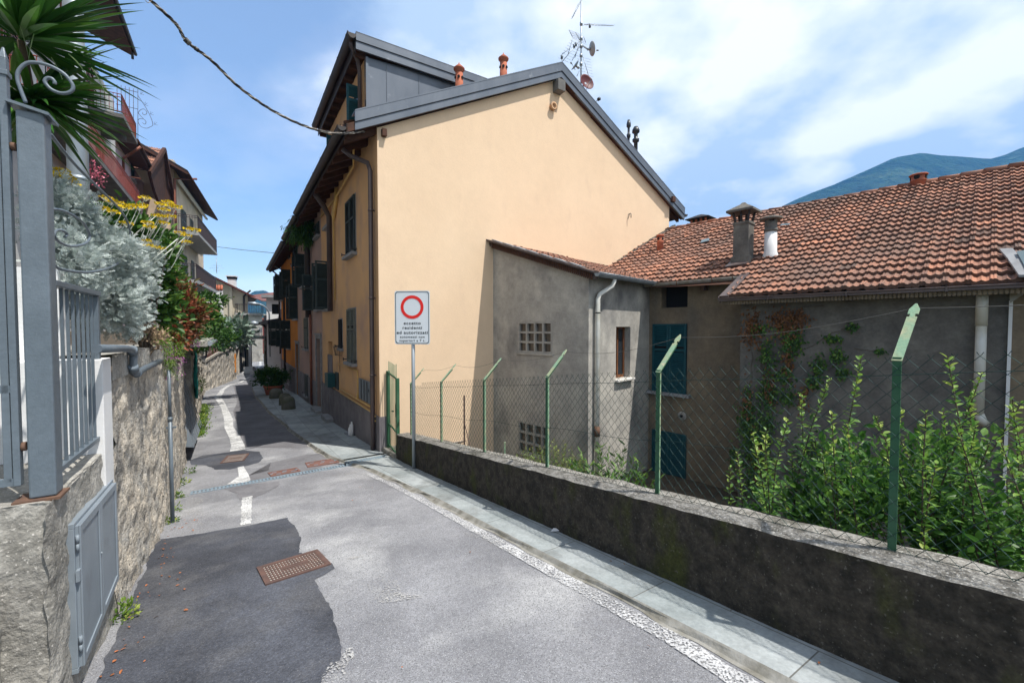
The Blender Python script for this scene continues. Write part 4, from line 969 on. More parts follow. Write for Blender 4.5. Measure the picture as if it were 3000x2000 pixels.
# --- windows with closed shutters
def sill(par, a0, a1, z, d=.13, h=.075, m='stone'):
    b = MB(); b.box(HF, a0 - .08, a1 + .08, -d, 0.0, z - h, z); return build('sill', b, m, par, bev=.006)
def closed(root, px, m='shut', mid=True, s=True, d=.13):
    a0, a1, z0, z1 = px; w_ = thing('window', None, None, (0, 0, 0)); w_.parent = root; w_.location = HF.p((a0 + a1) / 2, 0, z0) - wloc(root)
    am = (a0 + a1) / 2; b = MB(); b.box(HF, a0 - .03, a1 + .03, -.012, -.001, z0 - .02, z1 + .03)
    build('frame', b, 'stone', w_)
    for q0, q1 in ((a0, am - .004), (am + .004, a1)):
        b = MB(); louvre(b, HF, q0, q1, z0, z1, -.02, -1, mid=mid); build('shutter', b, m, w_)
    b = MB(); b.box(HF, a0 + .02, a1 - .02, -.019, -.013, z0 + .02, z1 - .02); build('pane', b, 'dark', w_)
    if s: sill(w_, a0, a1, z0, d)
    b = MB()
    for a in (a0 - .05, a1 + .05):
        for z in (z0 + .05,): b.box(HF, a - .012, a + .012, -.13, -.0, z, z + .02); b.box(HF, a - .012, a + .012, -.14, -.12, z - .03, z + .05)
    build('catch', b, 'black', w_); return w_
def opened(root, px, m='shut', leafw=None, s=True, lit=None, across=True, side2=True):
    """an open window: glass in a frame, leaves folded back flat or standing out"""
    a0, a1, z0, z1 = px; w_ = thing('window', None, None, (0, 0, 0)); w_.parent = root; w_.location = HF.p((a0 + a1) / 2, 0, z0) - wloc(root)
    b = MB(); b.box(HF, a0, a1, -.006, -.001, z0, z1); build('pane', b, 'glass', w_)
    b = MB()
    for q in ((a0 - .03, a0 + .04), ((a0 + a1) / 2 - .03, (a0 + a1) / 2 + .03), (a1 - .04, a1 + .03)): b.box(HF, *q, -.02, -.0065, z0, z1)
    b.box(HF, a0, a1, -.02, -.0065, z1 - .05, z1 + .02); build('frame', b, m if lit is None else lit, w_)
    lw_ = (a1 - a0) / 2 if leafw is None else leafw
    for a, sg_ in ((a0 - .03, 1), (a1 + .03, 1)):
        b = MB()
        if across: shutter_across(b, HF, a, -1, .01, lw_, z0, z1)
        else: louvre(b, HF, *( (a0 - .04 - lw_, a0 - .04) if a < a0 + .01 else (a1 + .04, a1 + .04 + lw_)), z0, z1, -.03, -1)
        build('shutter', b, m, w_)
    if s: sill(w_, a0, a1, z0)
    return w_
closed(pe, fb(1016, 1042, 569, 739), 'shut'); closed(pe, fb(1020.5, 1043, 903, 1064), 'shutlt')
closed(pe, fb(996, 1003.6, 935, 1020), 'dark', mid=False, d=.08)
b = MB(); b.box(HF, recess[0] - .1, recess[1] + .1, -.13, 0, recess[2] - .09, recess[2]); build('sill', b, 'stone', pe, bev=.006)
b = MB(); b.box(HF, recess[0], recess[1], .15, .2, recess[2], recess[3]); build('niche_back', b, 'orange', pe)
opened(pe, fb(955, 965, 766, 905), 'shut', .42)
b = MB(); b.box(HF, base1[0] - .05, base1[1] + .03, -.16, -.021, base1[2] - .1, base1[2]); build('basement_sill', b, 'stone', pe, bev=.006)
aB = (base1[0] + base1[1]) / 2 + .05; b = MB(); b.lathe(HF.p(aB, -.08, base1[2]), [(.045, 0), (.05, .02), (.05, .16), (.02, .22), (.02, .26)], 14); build('plastic_bottle', b, 'whitep', label='short white plastic bottle on the basement window sill', cat='bottle')
b = MB(); b.lathe(HF.p(aB - .12, -.07, base1[2]), [(.04, 0), (.045, .1), (.04, .26), (.016, .32), (.016, .35)], 14); build('plastic_bottle', b, 'whitep', label='taller pale bottle on the basement window sill', cat='bottle')
closed(mv, fb(927, 937, 648, 688), 'shut', mid=False); closed(mv, fb(928, 940, 795, 905), 'shutlt'); opened(mv, fb(884, 893, 745, 838), 'shut', .40, lit='shutlt')
closed(mv, fb(893, 902.5, 930, 1022), 'shutlt'); 
b = MB(); shutter_across(b, HF, HF.hit(925, 850)[0], -1, .01, .45, HF.hit(925, 910)[1], HF.hit(925, 805)[1]); build('shutter', b, 'shut', mv)
closed(og, fb(859, 872, 700, 765), 'shut'); closed(og, fb(846, 850.5, 722, 755), 'shut', mid=False, s=False)
opened(og, fb(862, 871, 832, 934), 'shut', .38, across=True); opened(og, fb(843, 850, 790, 868), 'shut', .42, across=True); opened(og, fb(824, 829, 805, 878), 'shut', .45, across=True)
opened(og, fb(835, 850, 938, 1020), 'shut', .5, across=True); opened(og, fb(822, 830, 940, 1012), 'shut', .7, across=True)
closed(og, fb(849, 854, 1080, 1125), 'shut', mid=False); closed(mv, fb(896, 904, 1100, 1160), 'shut', mid=False)
# --- doors
def door(root, px, m, frame, fw=.14, step=True):
    a0, a1, z0, z1 = px; d_ = thing('door', None, None, (0, 0, 0)); d_.parent = root; d_.location = HF.p((a0 + a1) / 2, 0, z0) - wloc(root)
    b = MB(); b.box(HF, a0 + .01, a1 - .01, .12, .17, z0, z1 - .45); b.box(HF, a0 + .01, a1 - .01, .13, .16, z1 - .42, z1); 
    for k in (0, 1): b.box(HF, a0 + .08 + k * (a1 - a0) / 2, a0 + (a1 - a0) / 2 * (k + 1) - .05, .10, .119, z0 + .15, z1 - .65)
    build('leaf', b, m, d_)
    b = MB(); b.lathe(HF.p(a0 + .14, .11, z0 + 1.05), [(.02, 0), (.02, .05), (.035, .05), (.035, .08)], 12, axis=-HF.n); build('handle', b, 'stone', d_)
    if frame:
        b = MB(); b.box(HF, a0 - fw, a0, -.035, .1, z0 - .05, z1 + fw); b.box(HF, a1, a1 + fw, -.035, .1, z0 - .05, z1 + fw); b.box(HF, a0, a1, -.034, .1, z1, z1 + fw - .001)
        b.box(HF, a0 - fw - .04, a1 + fw + .04, -.07, .0, z1 + fw, z1 + fw + .05); build('surround', b, 'stone', d_, bev=.005)
    if step: b = MB(); b.box(HF, a0 - .12, a1 + .12, -.22, .05, z0 - .35, z0 + .01); build('doorstep', b, 'stone', d_, bev=.01)
door(mv, door1, 'shut', True); door(pe, door2, 'winframe', False); door(og, door3, 'bluepanel', True, .1, False)
# --- wall boxes and pipes on the peach house
def fbox(name, px, m, d=.05, root=pe, d0=0, **k):
    a0, a1, z0, z1 = px; b = MB(); b.box(HF, a0, a1, -d, -d0, z0, z1); return build(name, b, m, root, bev=.005, **k)
cb = fbox('meter_cabinet', fb(1056, 1090, 1120, 1184), 'anth', .04); a0, a1, z0, z1 = fb(1056, 1090, 1120, 1184)
b = MB()
for k in range(1, 4): x = a0 + (a1 - a0) * k / 4; b.box(HF, x - .008, x + .008, -.052, -.04, z0 + .01, z1 - .01)
b.box(HF, a0 + .1, a0 + .15, -.047, -.04, z1 - .22, z1 - .16); build('rib', b, 'zincdk', cb)
fbox('wall_panel', fb(984.5, 993, 1092, 1142), 'shut', .03)
mb_ = fbox('letter_box', fb(974, 983.5, 1094, 1133), 'bluepanel', .22); 
b = MB(); a0, z0 = HF.hit(1001, 1143); a1, z1 = HF.hit(1085, 1190)
for k in (0, .10): b.tube([HF.p(a0, -.04, z1 + .02 - k), HF.p(.5, -.04, z1 + .02 - k), HF.p(.45, -.04, z1 - .12 - k), HF.p(.2, -.04, z1 - .12 - k)], .017, 8)
aa, z_ = HF.hit(1055, 1088); b.tube([HF.p(4.3, -.03, z_ + .02), HF.p(aa + .12, -.03, z_), HF.p(aa + .10, -.03, z1 + .05)], .014, 8); b.tube([HF.p(1.8, -.03, z_ - .55), HF.p(1.8, -.03, z1)], .014, 8)
build('gas_pipe', b, 'yelpipe', pe)
b = MB(); b.tube([HF.p(.55, -.55, EV - .36), HF.p(.5, -.4, EV - .48), HF.p(.32, -.11, EV - .62), HF.p(.24, -.08, EV - .8), HF.p(.24, -.08, -.6), HF.p(.24, -.08, G(9.1) + .03)], .048, 14)
for z_ in (4.0, 2.2, .6): b.tube([HF.p(.24, -.08, z_), HF.p(.24, -.08, z_ + .04)], .056, 14); b.box(HF, .22, .26, -.1, .0, z_ + .01, z_ + .03)
build('downpipe', b, 'pipebr', pe)
aP = HF.hit(979, 800)[0]; zP = HF.hit(977, 912)[1]
b = MB(); b.tube([HF.p(aP - .5, -.55, EV - .35), HF.p(aP - .2, -.3, EV - .55), HF.p(aP, -.12, EV - .8), HF.p(aP, -.12, zP)], .075, 14); build('downpipe', b, 'pipebr', pe)
b = MB(); b.tube([HF.p(aP - .75, -.05, EV - .15), HF.p(aP - .72, -.05, EV - .45), HF.p(aP - .35, -.06, EV - .85), HF.p(aP - .25, -.05, EV - 1.0), HF.p(aP - .25, -.03, 2.4)], [.055, .055, .055, .02, .018], 12); b.tube([HF.p(.7, -.30, EV - .25), HF.p(1.6, -.10, EV - .28), HF.p(aP - .6, -.06, EV - .42), HF.p(6.5, -.05, EV - .38)], .022, 8); build('service_pipe', b, 'yelpipe', pe)
aP = HF.hit(912, 800)[0]; zP = HF.hit(912, 930)[1]
b = MB(); b.tube([HF.p(aP, -.5, EV - .5), HF.p(aP, -.13, EV - .8), HF.p(aP, -.13, zP)], .10, 14); build('downpipe', b, 'gutterdk', mv)
b = MB(); b.tube([HF.p(aP - .1, -.07, zP + .1), HF.p(aP - .1, -.07, -1.3)], .045, 10); build('lower_pipe', b, 'copper', mv)
aP = HF.hit(836, 800)[0]
b = MB(); b.tube([HF.p(aP + .2, -.5, EV - .5), HF.p(aP, -.1, EV - .75), HF.p(aP, -.1, -1.4)], .06, 10); build('downpipe', b, 'gutterdk', og)
b = MB(); b.tube([HF.p(T3 + .05, -.45, EV - .45), HF.p(T3 - .05, -.1, EV - .8), HF.p(T3 - .05, -.1, 0)], .05, 10); build('downpipe', b, 'gutterdk', og)
a0, z0 = HF.hit(997, 1027); b = MB()
for k in range(9):
    t = math.pi * k / 8; b.tube([HF.p(a0 + .28 * math.cos(t), -.18 * math.sin(t), z0 + .12), HF.p(a0 + .22 * math.cos(t), -.13 * math.sin(t), z0 - .12)], .005, 5)
for rr, z_ in ((1, .12), (.8, -.12)): b.tube([HF.p(a0 + .28 * rr * math.cos(math.pi * k / 10), -.18 * rr * math.sin(math.pi * k / 10), z0 + z_) for k in range(11)], .006, 5)
b.tube([HF.p(a0 + .05, -.01, z0 + .5), HF.p(a0 + .05, -.01, z0 - .6)], .006, 5)
build('flower_holder', b, 'black', label='empty black wire flower holder on the peach house front', cat='plant holder')
# ferny hanging plants under the eaves of the mauve house
a0, z0 = HF.hit(917, 660)
P_, D_, v_ = clumps(HF.p(a0, -.32, z0 - .3), (.6, .5, .75), 1500, 26, .12, shell=.1); D_ = D_ * .5 + np.array([0, 0, -1.0]) + rng.normal(size=P_.shape) * .3
build_leaves('trailing_plant', [leafmesh(*SLIM, P_, D_, rng.uniform(.12, .22, len(P_)), np.clip(v_ * .6 + rng.random(len(P_)) * .4, 0, 1))], 'leafg', label='bushy green trailing plant hanging under the eaves of the mauve house', cat='plant')
# chimneys and aerials on the roof
def rz(u): return EV + SLP * min(u, GW - u) + .03 + .16 + .03
def clay_pot(a, u, h, label, r=.13):
    p = HF.p(a, u, rz(u) - .1); t = thing('chimney_pot', label, 'chimney', p); b = MB(); k = h / 1.0
    b.lathe(p, [(r, 0), (r * .95, .35 * k), (r * 1.02, .36 * k), (r * .98, .40 * k), (r * .9, .9 * k)], 20); build('flue', b, 'terra', t)
    b = MB(); b.lathe(p + Vector((0, 0, .9 * k)), [(r * .9, .0), (r * .92, .05), (r * 1.3, .08), (r * 1.35, .11), (r * .5, .19), (r * .2, .21), (r * .05, .26)], 20); build('cap', b, 'terra', t)
    b = MB()
    for s_ in (-1, 0, 1):
        dv = (Vector((0, -1, 0)) + Vector((1, 0, 0)) * s_ * 1.6).normalized(); q = p + Vector((0, 0, .76 * k)) + dv * r * .88
        b.lathe(q, [(.032, 0), (.032, .022)], 12, axis=dv)
    build('smoke_hole', b, 'dark', t)
def roof_hit(px, py, far=0):          # pixel -> (a,u) on the street pitch of the roof
    r = ray(px, py); best = None
    n = Vector((HF.n.x * -SLP, HF.n.y * -SLP, 1)); o = HF.p(0, 0, EV + .22) - Vector((0, 0, EYE))
    k = o.dot(n) / r.dot(n); p = r * k; q = p - Vector((HF.o.x, HF.o.y, 0)); return q.dot(HF.d), q.dot(HF.n)
def pot_at(px, py, a, lab): u, z = HF.hitend(px, py, a); clay_pot(a, u, (z - rz(u) + .1) / 1.16, lab, .098)
pot_at(1345, 188, .42, 'terracotta chimney pot with a conical cap, left of the two on the peach house'); pot_at(1475, 158, .5, 'terracotta chimney pot with a conical cap, right of the two, nearer the roof ridge')
def back_pitch_pt(px, py, a):          # point at a pixel on the plane across the house at a
    u, z = HF.hitend(px, py, a); return u, z
for (px, yt, yb, a, r_, lab) in ((1842, 352, 415, .9, .036, 'slim black double-capped flue pipe on the far pitch of the peach house'), (1863, 372, 430, .6, .06, 'stout black capped flue pipe just right of the slim one on the peach house roof')):
    u, zt = back_pitch_pt(px, yt, a); p = HF.p(a, u, rz(u) - .1); h = zt - p.z; b = MB()
    b.lathe(p, [(r_, 0), (r_, h * .5), (r_, h * .72), (r_ * 1.7, h * .74), (r_ * 1.8, h * .78), (r_ * 1.0, h * .80), (r_ * 1.0, h * .88), (r_ * 1.9, h * .90), (r_ * 1.95, h * .94), (r_ * 1.1, h * 1.0)], 18)
    build('flue_pipe', b, 'black', label=lab, cat='chimney')
# television mast behind the ridge
AM = 1.1
def am(px, py, a=AM): u, z = HF.hitend(px, py, a); return HF.p(a, u, z)
m0, m1 = am(1702, 245), am(1709, -30)
mt = thing('tv_antenna', 'tall television mast with several aerials above the peach house ridge', 'antenna', Vector((m0.x, m0.y, m0.z - .3)))
b = MB(); b.tube([Vector((m0.x, m0.y, m0.z - .5)), Vector((m0.x, m0.y, m1.z))], .022, 10)
for y in (72, 115, 138, 165, 190): q = am(1706, y); b.tube([Vector((m0.x, m0.y, q.z - .04)), Vector((m0.x, m0.y, q.z + .04))], .045, 8)
build('mast', b, 'galv', mt)
def yagi(p, q, n, el0, el1, elemdir, label=None, r=.009):
    b = MB(); p = Vector(p); q = Vector(q); b.tube([p, q], r, 6)
    for i in range(n):
        t = (i + .5) / n; c = p + (q - p) * t; L_ = el0 + (el1 - el0) * t; b.tube([c - elemdir * L_, c + elemdir * L_], .0035, 4)
    build('aerial', b, 'galv', mt)
dpt = (HF.d + HF.n * .2 + Vector((0, 0, .15))).normalized()
yagi(am(1700, 5), am(1676, 54), 8, .16, .10, dpt); yagi(am(1712, 72), am(1797, 76), 10, .17, .12, (HF.d + Vector((0, 0, .35))).normalized())
yagi(am(1700, 118), am(1648, 180), 9, .25, .16, (HF.n + Vector((0, 0, -.25)) - HF.d * .3).normalized(), r=.011); yagi(am(1708, 165), am(1725, 226), 7, .30, .20, (HF.n * .9 + Vector((0, 0, .12))).normalized())
b = MB()
for p, q in (((1667, 88), (1677, 109)), ((1686, 95), (1702, 125)), ((1676, 118), (1664, 160)), ((1700, 118), (1684, 170)), ((1710, 108), (1716, 126)), ((1697, 208), (1690, 224)), ((1646, 160), (1646, 178)), ((1700, 132), (1676, 178)), ((1646, 160), (1668, 143))): b.tube([am(*p), am(*q)], .009, 5)
for p in ((1687, 131), (1682, 136), (1728, 77), (1646, 168), (1702, 137)): q = am(*p); b.lathe(q - Vector((0, 0, .04)), [(.035, 0), (.035, .09)], 8)
for k in range(14): t = k / 13; b.tube([am(1667 + 30 * t, 88 + 12 * t), am(1678 + 34 * t, 110 + 14 * t)], .002, 3)
for k in range(4): t = k / 3; b.tube([am(1667 + 11 * t, 88 + 22 * t), am(1697 + 15 * t, 100 + 25 * t)], .002, 3)
build('aerial_bracket', b, 'anth', mt)
def dish(px, py, r, ax, m, label, a=AM, arm=True, par=None):
    c = am(px, py, a); ax = Vector(ax).normalized(); t = thing('satellite_dish', label, 'satellite dish', c)
    b = MB(); n = 8; prof = [(r * k / n, .32 * r * (k / n) ** 2) for k in range(n + 1)]; prof[0] = (.002, 0); inner = [(x, h + .008) for x, h in reversed(prof)]
    b.lathe(c, prof + inner, 28, axis=ax); build('reflector', b, m, t)
    b = MB(); b.lathe(c - ax * .10, [(.035, 0), (.035, .11)], 10, axis=ax); b.bar(c - ax * .08, c - ax * .08 + (Vector((m0.x, m0.y, c.z)) - (c - ax * .08)) * (1 if arm else .3), .03, .03); b.tube([c - Vector((0, 0, r * .9)) + ax * .05, c + ax * r * 1.1 - Vector((0, 0, r * .35))], .009, 5); b.lathe(c + ax * r * 1.1 - Vector((0, 0, r * .35)), [(.025, 0), (.025, .06)], 8, axis=ax)
    build('feed_arm', b, 'galv', t)
dish(1729, 144, .20, (.92, .2, .25), 'dishg', 'grey dish aerial high on the television mast, facing right')
dish(1689, 194, .165, (-.75, -.25, .5), 'galv', 'tilted silver dish aerial low on the television mast, facing left')
dish(1715, 245, .24, (.42, -.8, .2), 'dishr', 'maroon satellite dish just behind the roof ridge', a=.9)
q = am(1752, 292, .9); b = MB(); b.lathe(q, [(.05, 0), (.05, .07)], 10, axis=(.8, .2, .5)); b.tube([q, q + Vector((-.12, 0, -.12)), q + Vector((-.12, 0, -.6))], .012, 6); build('roof_floodlight', b, 'black', label='small black lamp fitting on the far roof edge right of the maroon dish', cat='lamp')

# ================================================================== TILED HOUSE ON THE RIGHT
WE, SL, ZE = 8.1, .544, EYE + .552
WR = 12.75; NR = 22; EX = (WR - WE) / NR
def bz(w): return ZE + SL * (w - WE)
rt = thing('tiled_house', 'long low house with a weathered terracotta tile roof and grey rendered walls', 'house', BH.p(0, 9, -1.9))
def bhx(px, w, py=None): return BH.hit(px, py or 900, w)[0]
sL = bhx(2128, 8.1, 872); sV = bhx(2170, 8.4, 950)
b = MB()
tiles(b, BH.p(0, WE, ZE), BH.d, BH.n, SL, NR, EX, .215, lambda i: ((-7.6, sL + .42 * 0 - .0 - i * 0.03) if WE + EX * i < 8.85 else (-7.6, 7.4)), h=.048)
build('roof_tiles', b, 'tile', rt)
b = MB(); pts = []
for i in range(48):
    s0 = -7.6 + i * .32; p, q = BH.p(s0, WR, bz(WR) + .03), BH.p(s0 + .34, WR, bz(WR) + .045); b.tube([p, q, q + BH.d * .0], [.05, .055, .055], 8, v=random.uniform(.4, .9))
build('ridge_tiles', b, 'tile', rt)
b = MB(); b.poly([BH.p(-7.6, WR, bz(WR)), BH.p(7.2, WR, bz(WR)), BH.p(7.2, WR + 4.6, ZE), BH.p(-7.6, WR + 4.6, ZE)]); b.poly([BH.p(-7.6, WE, ZE - .05), BH.p(7.4, WE + .9, bz(WE + .9) - .05), BH.p(7.4, WR, bz(WR) - .05), BH.p(-7.6, WR, bz(WR) - .05)]); build('roof_deck', b, 'woodbr', rt)
WL = 9.2; b = MB(); hs = []
def bb(xl, xr, yt, yb, w): aR, zt = BH.hit(xl, yt, w); _, zb = BH.hit(xl, yb, w); aL, _ = BH.hit(xr, yt, w); return (min(aR, aL), max(aR, aL), min(zt, zb), max(zt, zb))
h1 = bb(1938, 2015, 835, 902, WL); 
wall(b, BH, sV - .01, 6.2, -2, bz(WL) - .12, WL, -1, [h1], depth=.3, back=1); build('wall', b, ['tan', 'dark'], rt)
sR = bhx(2958, 8.4, 950)
b = MB(); wall(b, BH, sR, sV, -2, bz(8.4) - .05, 8.4, -1, []); b.poly([BH.p(sV, 8.4, -2), BH.p(sV, 9.2, -2), BH.p(sV, 9.2, 2.3), BH.p(sV, 8.4, 2.3)]); build('wall', b, 'greydk', rt)
b = MB(); wall(b, BH, -7.6, sR - .02, -2, bz(8.4) - .05, 8.38, -1, []); build('wall', b, 'tan', rt)
b = MB(); b.box(BH, sR - .02, sR + .012, 8.345, 8.4, -2, 1.95); build('corner_bead', b, 'whitew', rt)
b = MB(); b.box(BH, -7.6, 6, WR + 4.2, WR + 4.3, -2, ZE - .1); b.box(BH, -7.7, -7.6, 8.4, WR + 4.2, -2, 2.2); build('rear_wall', b, 'greydk', rt)
b = MB()                          # boarded eave and brown gutter, right part
b.box(BH, -7.6, sL + .05, WE - .02, 8.42, ZE - .085, ZE - .045)
for i in range(int((sL + 7.6) / .045)):
    s0 = -7.6 + i * .045; b.box(BH, s0, s0 + .03, WE - .035, WE - .018, ZE - .13, ZE - .035)
b.box(BH, -7.6, sL + .06, WE - .02, WE + .02, ZE - .12, ZE - .01)
build('eave_boards', b, 'tan', rt)
b = MB(); b.box(BH, -7.6, sL + .10, WE - .10, WE - .04, ZE - .065, ZE - .012); b.tube([BH.p(-7.6, WE - .10, ZE - .02), BH.p(sL + .1, WE - .10, ZE - .02)], .012, 6)
s = -7
while s < sL: b.box(BH, s, s + .02, WE - .115, WE - .02, ZE - .075, ZE - .0); s += 1.05
build('gutter', b, 'flash', rt)
b = MB()                          # brown verge trim of the projecting part
p0, p1 = BH.p(sL + .03, WE - .05, ZE + .02), BH.p(sL - .02, 8.98, bz(8.98) + .04); b.bar(p0, p1, .16, .03); b.bar(p0 + Vector((0, 0, -.06)) + BH.d * .08, p1 + Vector((0, 0, -.06)) + BH.d * .08, .015, .12); b.box(BH, sV, sL, 8.38, 9.2, ZE - .3, ZE + .1) if False else None
build('verge_trim', b, 'flash', rt)
b = MB(); g0 = bhx(2185, 8.95, 800); zg2 = bz(8.95) - .055
gp = []
for s_ in (g0, 5.3): gp.append([BH.p(s_, 8.92 + .06 * math.cos(math.pi + math.pi * k / 8), zg2 + .04 + .065 * math.sin(math.pi + math.pi * k / 8)) for k in range(9)])
b.grid(gp); b.tube([BH.p(g0, 8.86, zg2 + .04), BH.p(5.3, 8.86, zg2 + .04)], .008, 6)
build('gutter', b, 'gutlt', rt)
b = MB()
for s_ in (3.35, 3.75, 4.5, 5.1): b.box(BH, s_, s_ + .014, 8.85, 9.0, zg2 - .03, zg2 - .016); b.box(BH, s_, s_ + .014, 8.845, 8.86, zg2 - .03, zg2 + .075)
s_ = bhx(2072, 9.15, 822); b.box(BH, s_, s_ + .09, 9.0, 9.2, zg2 - .16, zg2 - .06); build('gutter_bracket', b, 'bolt', rt)
def bwin(par, box, w, m, n=2, sillm='stone', mid=True):
    a0, a1, z0, z1 = box; w_ = thing('window', None, None, (0, 0, 0)); w_.parent = par; w_.location = BH.p((a0 + a1) / 2, w, z0) - wloc(par)
    for k in range(n):
        b = MB(); louvre(b, BH, a0 + (a1 - a0) * k / n + .004, a0 + (a1 - a0) * (k + 1) / n - .004, z0, z1, w - .012, -1, mid=mid); build('shutter', b, m, w_)
    b = MB(); b.box(BH, a0, a1, w - .011, w - .001, z0, z1); build('pane', b, 'dark', w_)
    b = MB(); b.box(BH, a0 - .1, a1 + .1, w - .13, w, z0 - .07, z0 - .002); build('sill', b, sillm, w_, bev=.006)
    return w_
bwin(rt, bb(1914, 2014, 949, 1143, WL), WL, 'shutteal')
bwin(rt, bb(1912, 2012, 1255, 1480, WL), WL, 'shutteal', mid=False)
b = MB(); b.box(BH, h1[0] + .02, h1[1] - .02, WL + .2, WL + .24, h1[2], h1[3]); build('loft_shutter', b, 'dark', rt)
a_, z_ = BH.hit(1998, 1218, WL); b = MB(); b.lathe(BH.p(a_, WL, z_), [(.10, 0), (.10, .012), (.035, .014)], 16, axis=-BH.n); b.lathe(BH.p(a_, WL, z_), [(.03, 0), (.03, .06)], 12, axis=-BH.n, mi=1); build('wall_outlet', b, ['greywall', 'dark'], rt)
a_, z0 = BH.hit(2866, 1215, 8.28); _, z1 = BH.hit(2872, 853, 8.28)
b = MB(); b.tube([BH.p(a_, 8.28, z0), BH.p(a_, 8.28, z1)], .053, 18); b.tube([BH.p(a_, 8.28, z1 - .45), BH.p(a_, 8.28, z1 - .02)], .058, 18); b.tube([BH.p(a_, 8.28, z0 + .03), BH.p(a_ - .03, 8.28, z0 - .06), BH.p(a_ - .06, 8.33, z0 - .12)], .05, 14); build('downpipe', b, 'pvc', rt)
a_, z_ = BH.hit(2978, 850, 8.33); b = MB(); b.poly([BH.p(a_ - .12, 8.3, z_), BH.p(a_ + .06, 8.3, z_), BH.p(a_ + .05, 8.3, z_ - .16)]); b.poly([BH.p(a_ - .12, 8.31, z_), BH.p(a_ + .05, 8.31, z_ - .16), BH.p(a_ + .06, 8.31, z_)]); build('bracket_plate', b, 'gutlt', rt)
# slate slabs and rooflight at the right edge of the roof
def rp_(px, py, dz=.0):               # pixel -> point on the tiled roof plane
    r = ray(px, py); n = Vector((-SL * BH.n.x, -SL * BH.n.y, 1)); o = BH.p(0, WE, ZE + dz + .04) - Vector((0, 0, EYE)); k = o.dot(n) / r.dot(n); return r * k + Vector((0, 0, EYE))
def rslab(b, px, th=.03, dz=.05, mi=0):
    P_ = [rp_(*p, dz) for p in px]; 
    if (P_[1] - P_[0]).cross(P_[2] - P_[0]).z < 0: P_.reverse()
    b.hexa(P_ + [p + Vector((0, 0, th)) for p in P_], mi)
b = MB(); rslab(b, ((2928, 735), (2966, 733), (3000, 770), (2955, 766))); rslab(b, ((2953, 765), (3002, 764), (3040, 812), (2985, 812)), dz=.07); build('slate_slab', b, 'stone', rt)
b = MB(); rslab(b, ((2978, 740), (3060, 730), (3110, 790), (3010, 800)), th=.02, dz=.10); build('rooflight', b, 'bolts', rt)
for px in (((2052, 712), (2078, 705), (2078, 698), (2056, 703)), ((2285, 662), (2312, 659), (2316, 655), (2290, 657))): b = MB(); rslab(b, px, .01, .03); build('glass_tile', b, 'bolts', rt)
b = MB(); rslab(b, ((2123, 783), (2181, 774), (2195, 768), (2140, 769)), .02, .03); build('chimney_flashing', b, 'flash', rt)
b = MB()                                # mortar and slates where the roof meets the gable
for i in range(26):
    t = i / 25; px = 1812 + (1968 - 1812) * t; r = ray(px, 700); d_ = GB.hit(px, 700, .05)[0]; p = GB.p(d_, .05, 0); w = p.dot(BH.n); z = bz(w) + .03
    q = GB.p(d_ + .07, .07, bz(w) + .05); b.bar(Vector((p.x, p.y, z)) + noisy(p, .03, 9), Vector((q.x, q.y, z + .04)) + noisy(q, .03, 9), .14, .06)
build('abutment_mortar', b, 'greydk', rt)
# chimneys
def box_at(b, c, hx, hy, z0, z1, mi=0, t0=1., t1=1.):
    F = Fr(c.x, c.y, -42); b.hexa([F.p(-hx * t0, -hy * t0, z0), F.p(-hx * t0, hy * t0, z0), F.p(hx * t0, hy * t0, z0), F.p(hx * t0, -hy * t0, z0), F.p(-hx * t1, -hy * t1, z1), F.p(-hx * t1, hy * t1, z1), F.p(hx * t1, hy * t1, z1), F.p(hx * t1, -hy * t1, z1)], mi)
c = rp_(2177, 762); Yc = c.y; zt = at(2177, 652, Yc).z; t = thing('chimney', 'dark square rendered chimney with an open pyramid cap on the tiled roof', 'chimney', c)
b = MB(); hw = .155; box_at(b, c, hw, hw, c.z - .3, zt, t0=1.0, t1=.97); box_at(b, c, hw + .03, hw + .03, c.z - .2, c.z + .06); box_at(b, c, hw + .012, hw + .012, zt - .06, zt); build('stack', b, 'greydk', t, bev=.01)
b = MB()
for i, j in ((-1, -1), (-1, 1), (1, -1), (1, 1), (0, -1), (0, 1)): F = Fr(c.x, c.y, -42); b.bar(F.p(i * .12, j * .12, zt), F.p(i * .16, j * .16, zt + .22), .035, .035)
build('cap_leg', b, 'darkroof', t)
b = MB(); box_at(b, c, .26, .26, zt + .20, zt + .24, t0=1, t1=1); box_at(b, c, .26, .26, zt + .24, zt + .36, t0=1., t1=.3); box_at(b, c, .07, .07, zt + .36, zt + .41, t1=.4); build('cap', b, 'greydk', t)
c = rp_(2257, 748); zt = at(2257, 662, c.y).z; t = thing('chimney', 'short white cylindrical chimney with a flat grey cap beside the dark square one', 'chimney', c)
b = MB(); b.lathe(Vector((c.x, c.y, c.z - .2)), [(.14, 0), (.14, .2), (.115, .27), (.110, zt - c.z + .1)], 20); build('stack', b, 'whitew', t)
b = MB(); b.lathe(Vector((c.x, c.y, zt - .12)), [(.125, 0), (.125, .06), (.115, .06), (.11, .12), (.11, .2)], 18); 
for k in range(4): t_ = k * math.pi / 2 + .5; b.bar(Vector((c.x + .09 * math.cos(t_), c.y + .09 * math.sin(t_), zt)), Vector((c.x + .09 * math.cos(t_), c.y + .09 * math.sin(t_), zt + .13)), .06, .03)
b.lathe(Vector((c.x, c.y, zt + .12)), [(.20, 0), (.21, .03), (.14, .06), (.05, .07)], 12); build('cap', b, 'greydk', t)
u = at(2052, 668, 14.5); zt = at(2052, 650, 14.5).z; t = thing('chimney', 'low dark chimney with a shallow hipped slate cap just beyond the tiled ridge', 'chimney', Vector((u.x, u.y, u.z - .5)))
b = MB(); box_at(b, u, .27, .2, u.z - .8, zt - .12); build('stack', b, 'greydk', t)
b = MB()
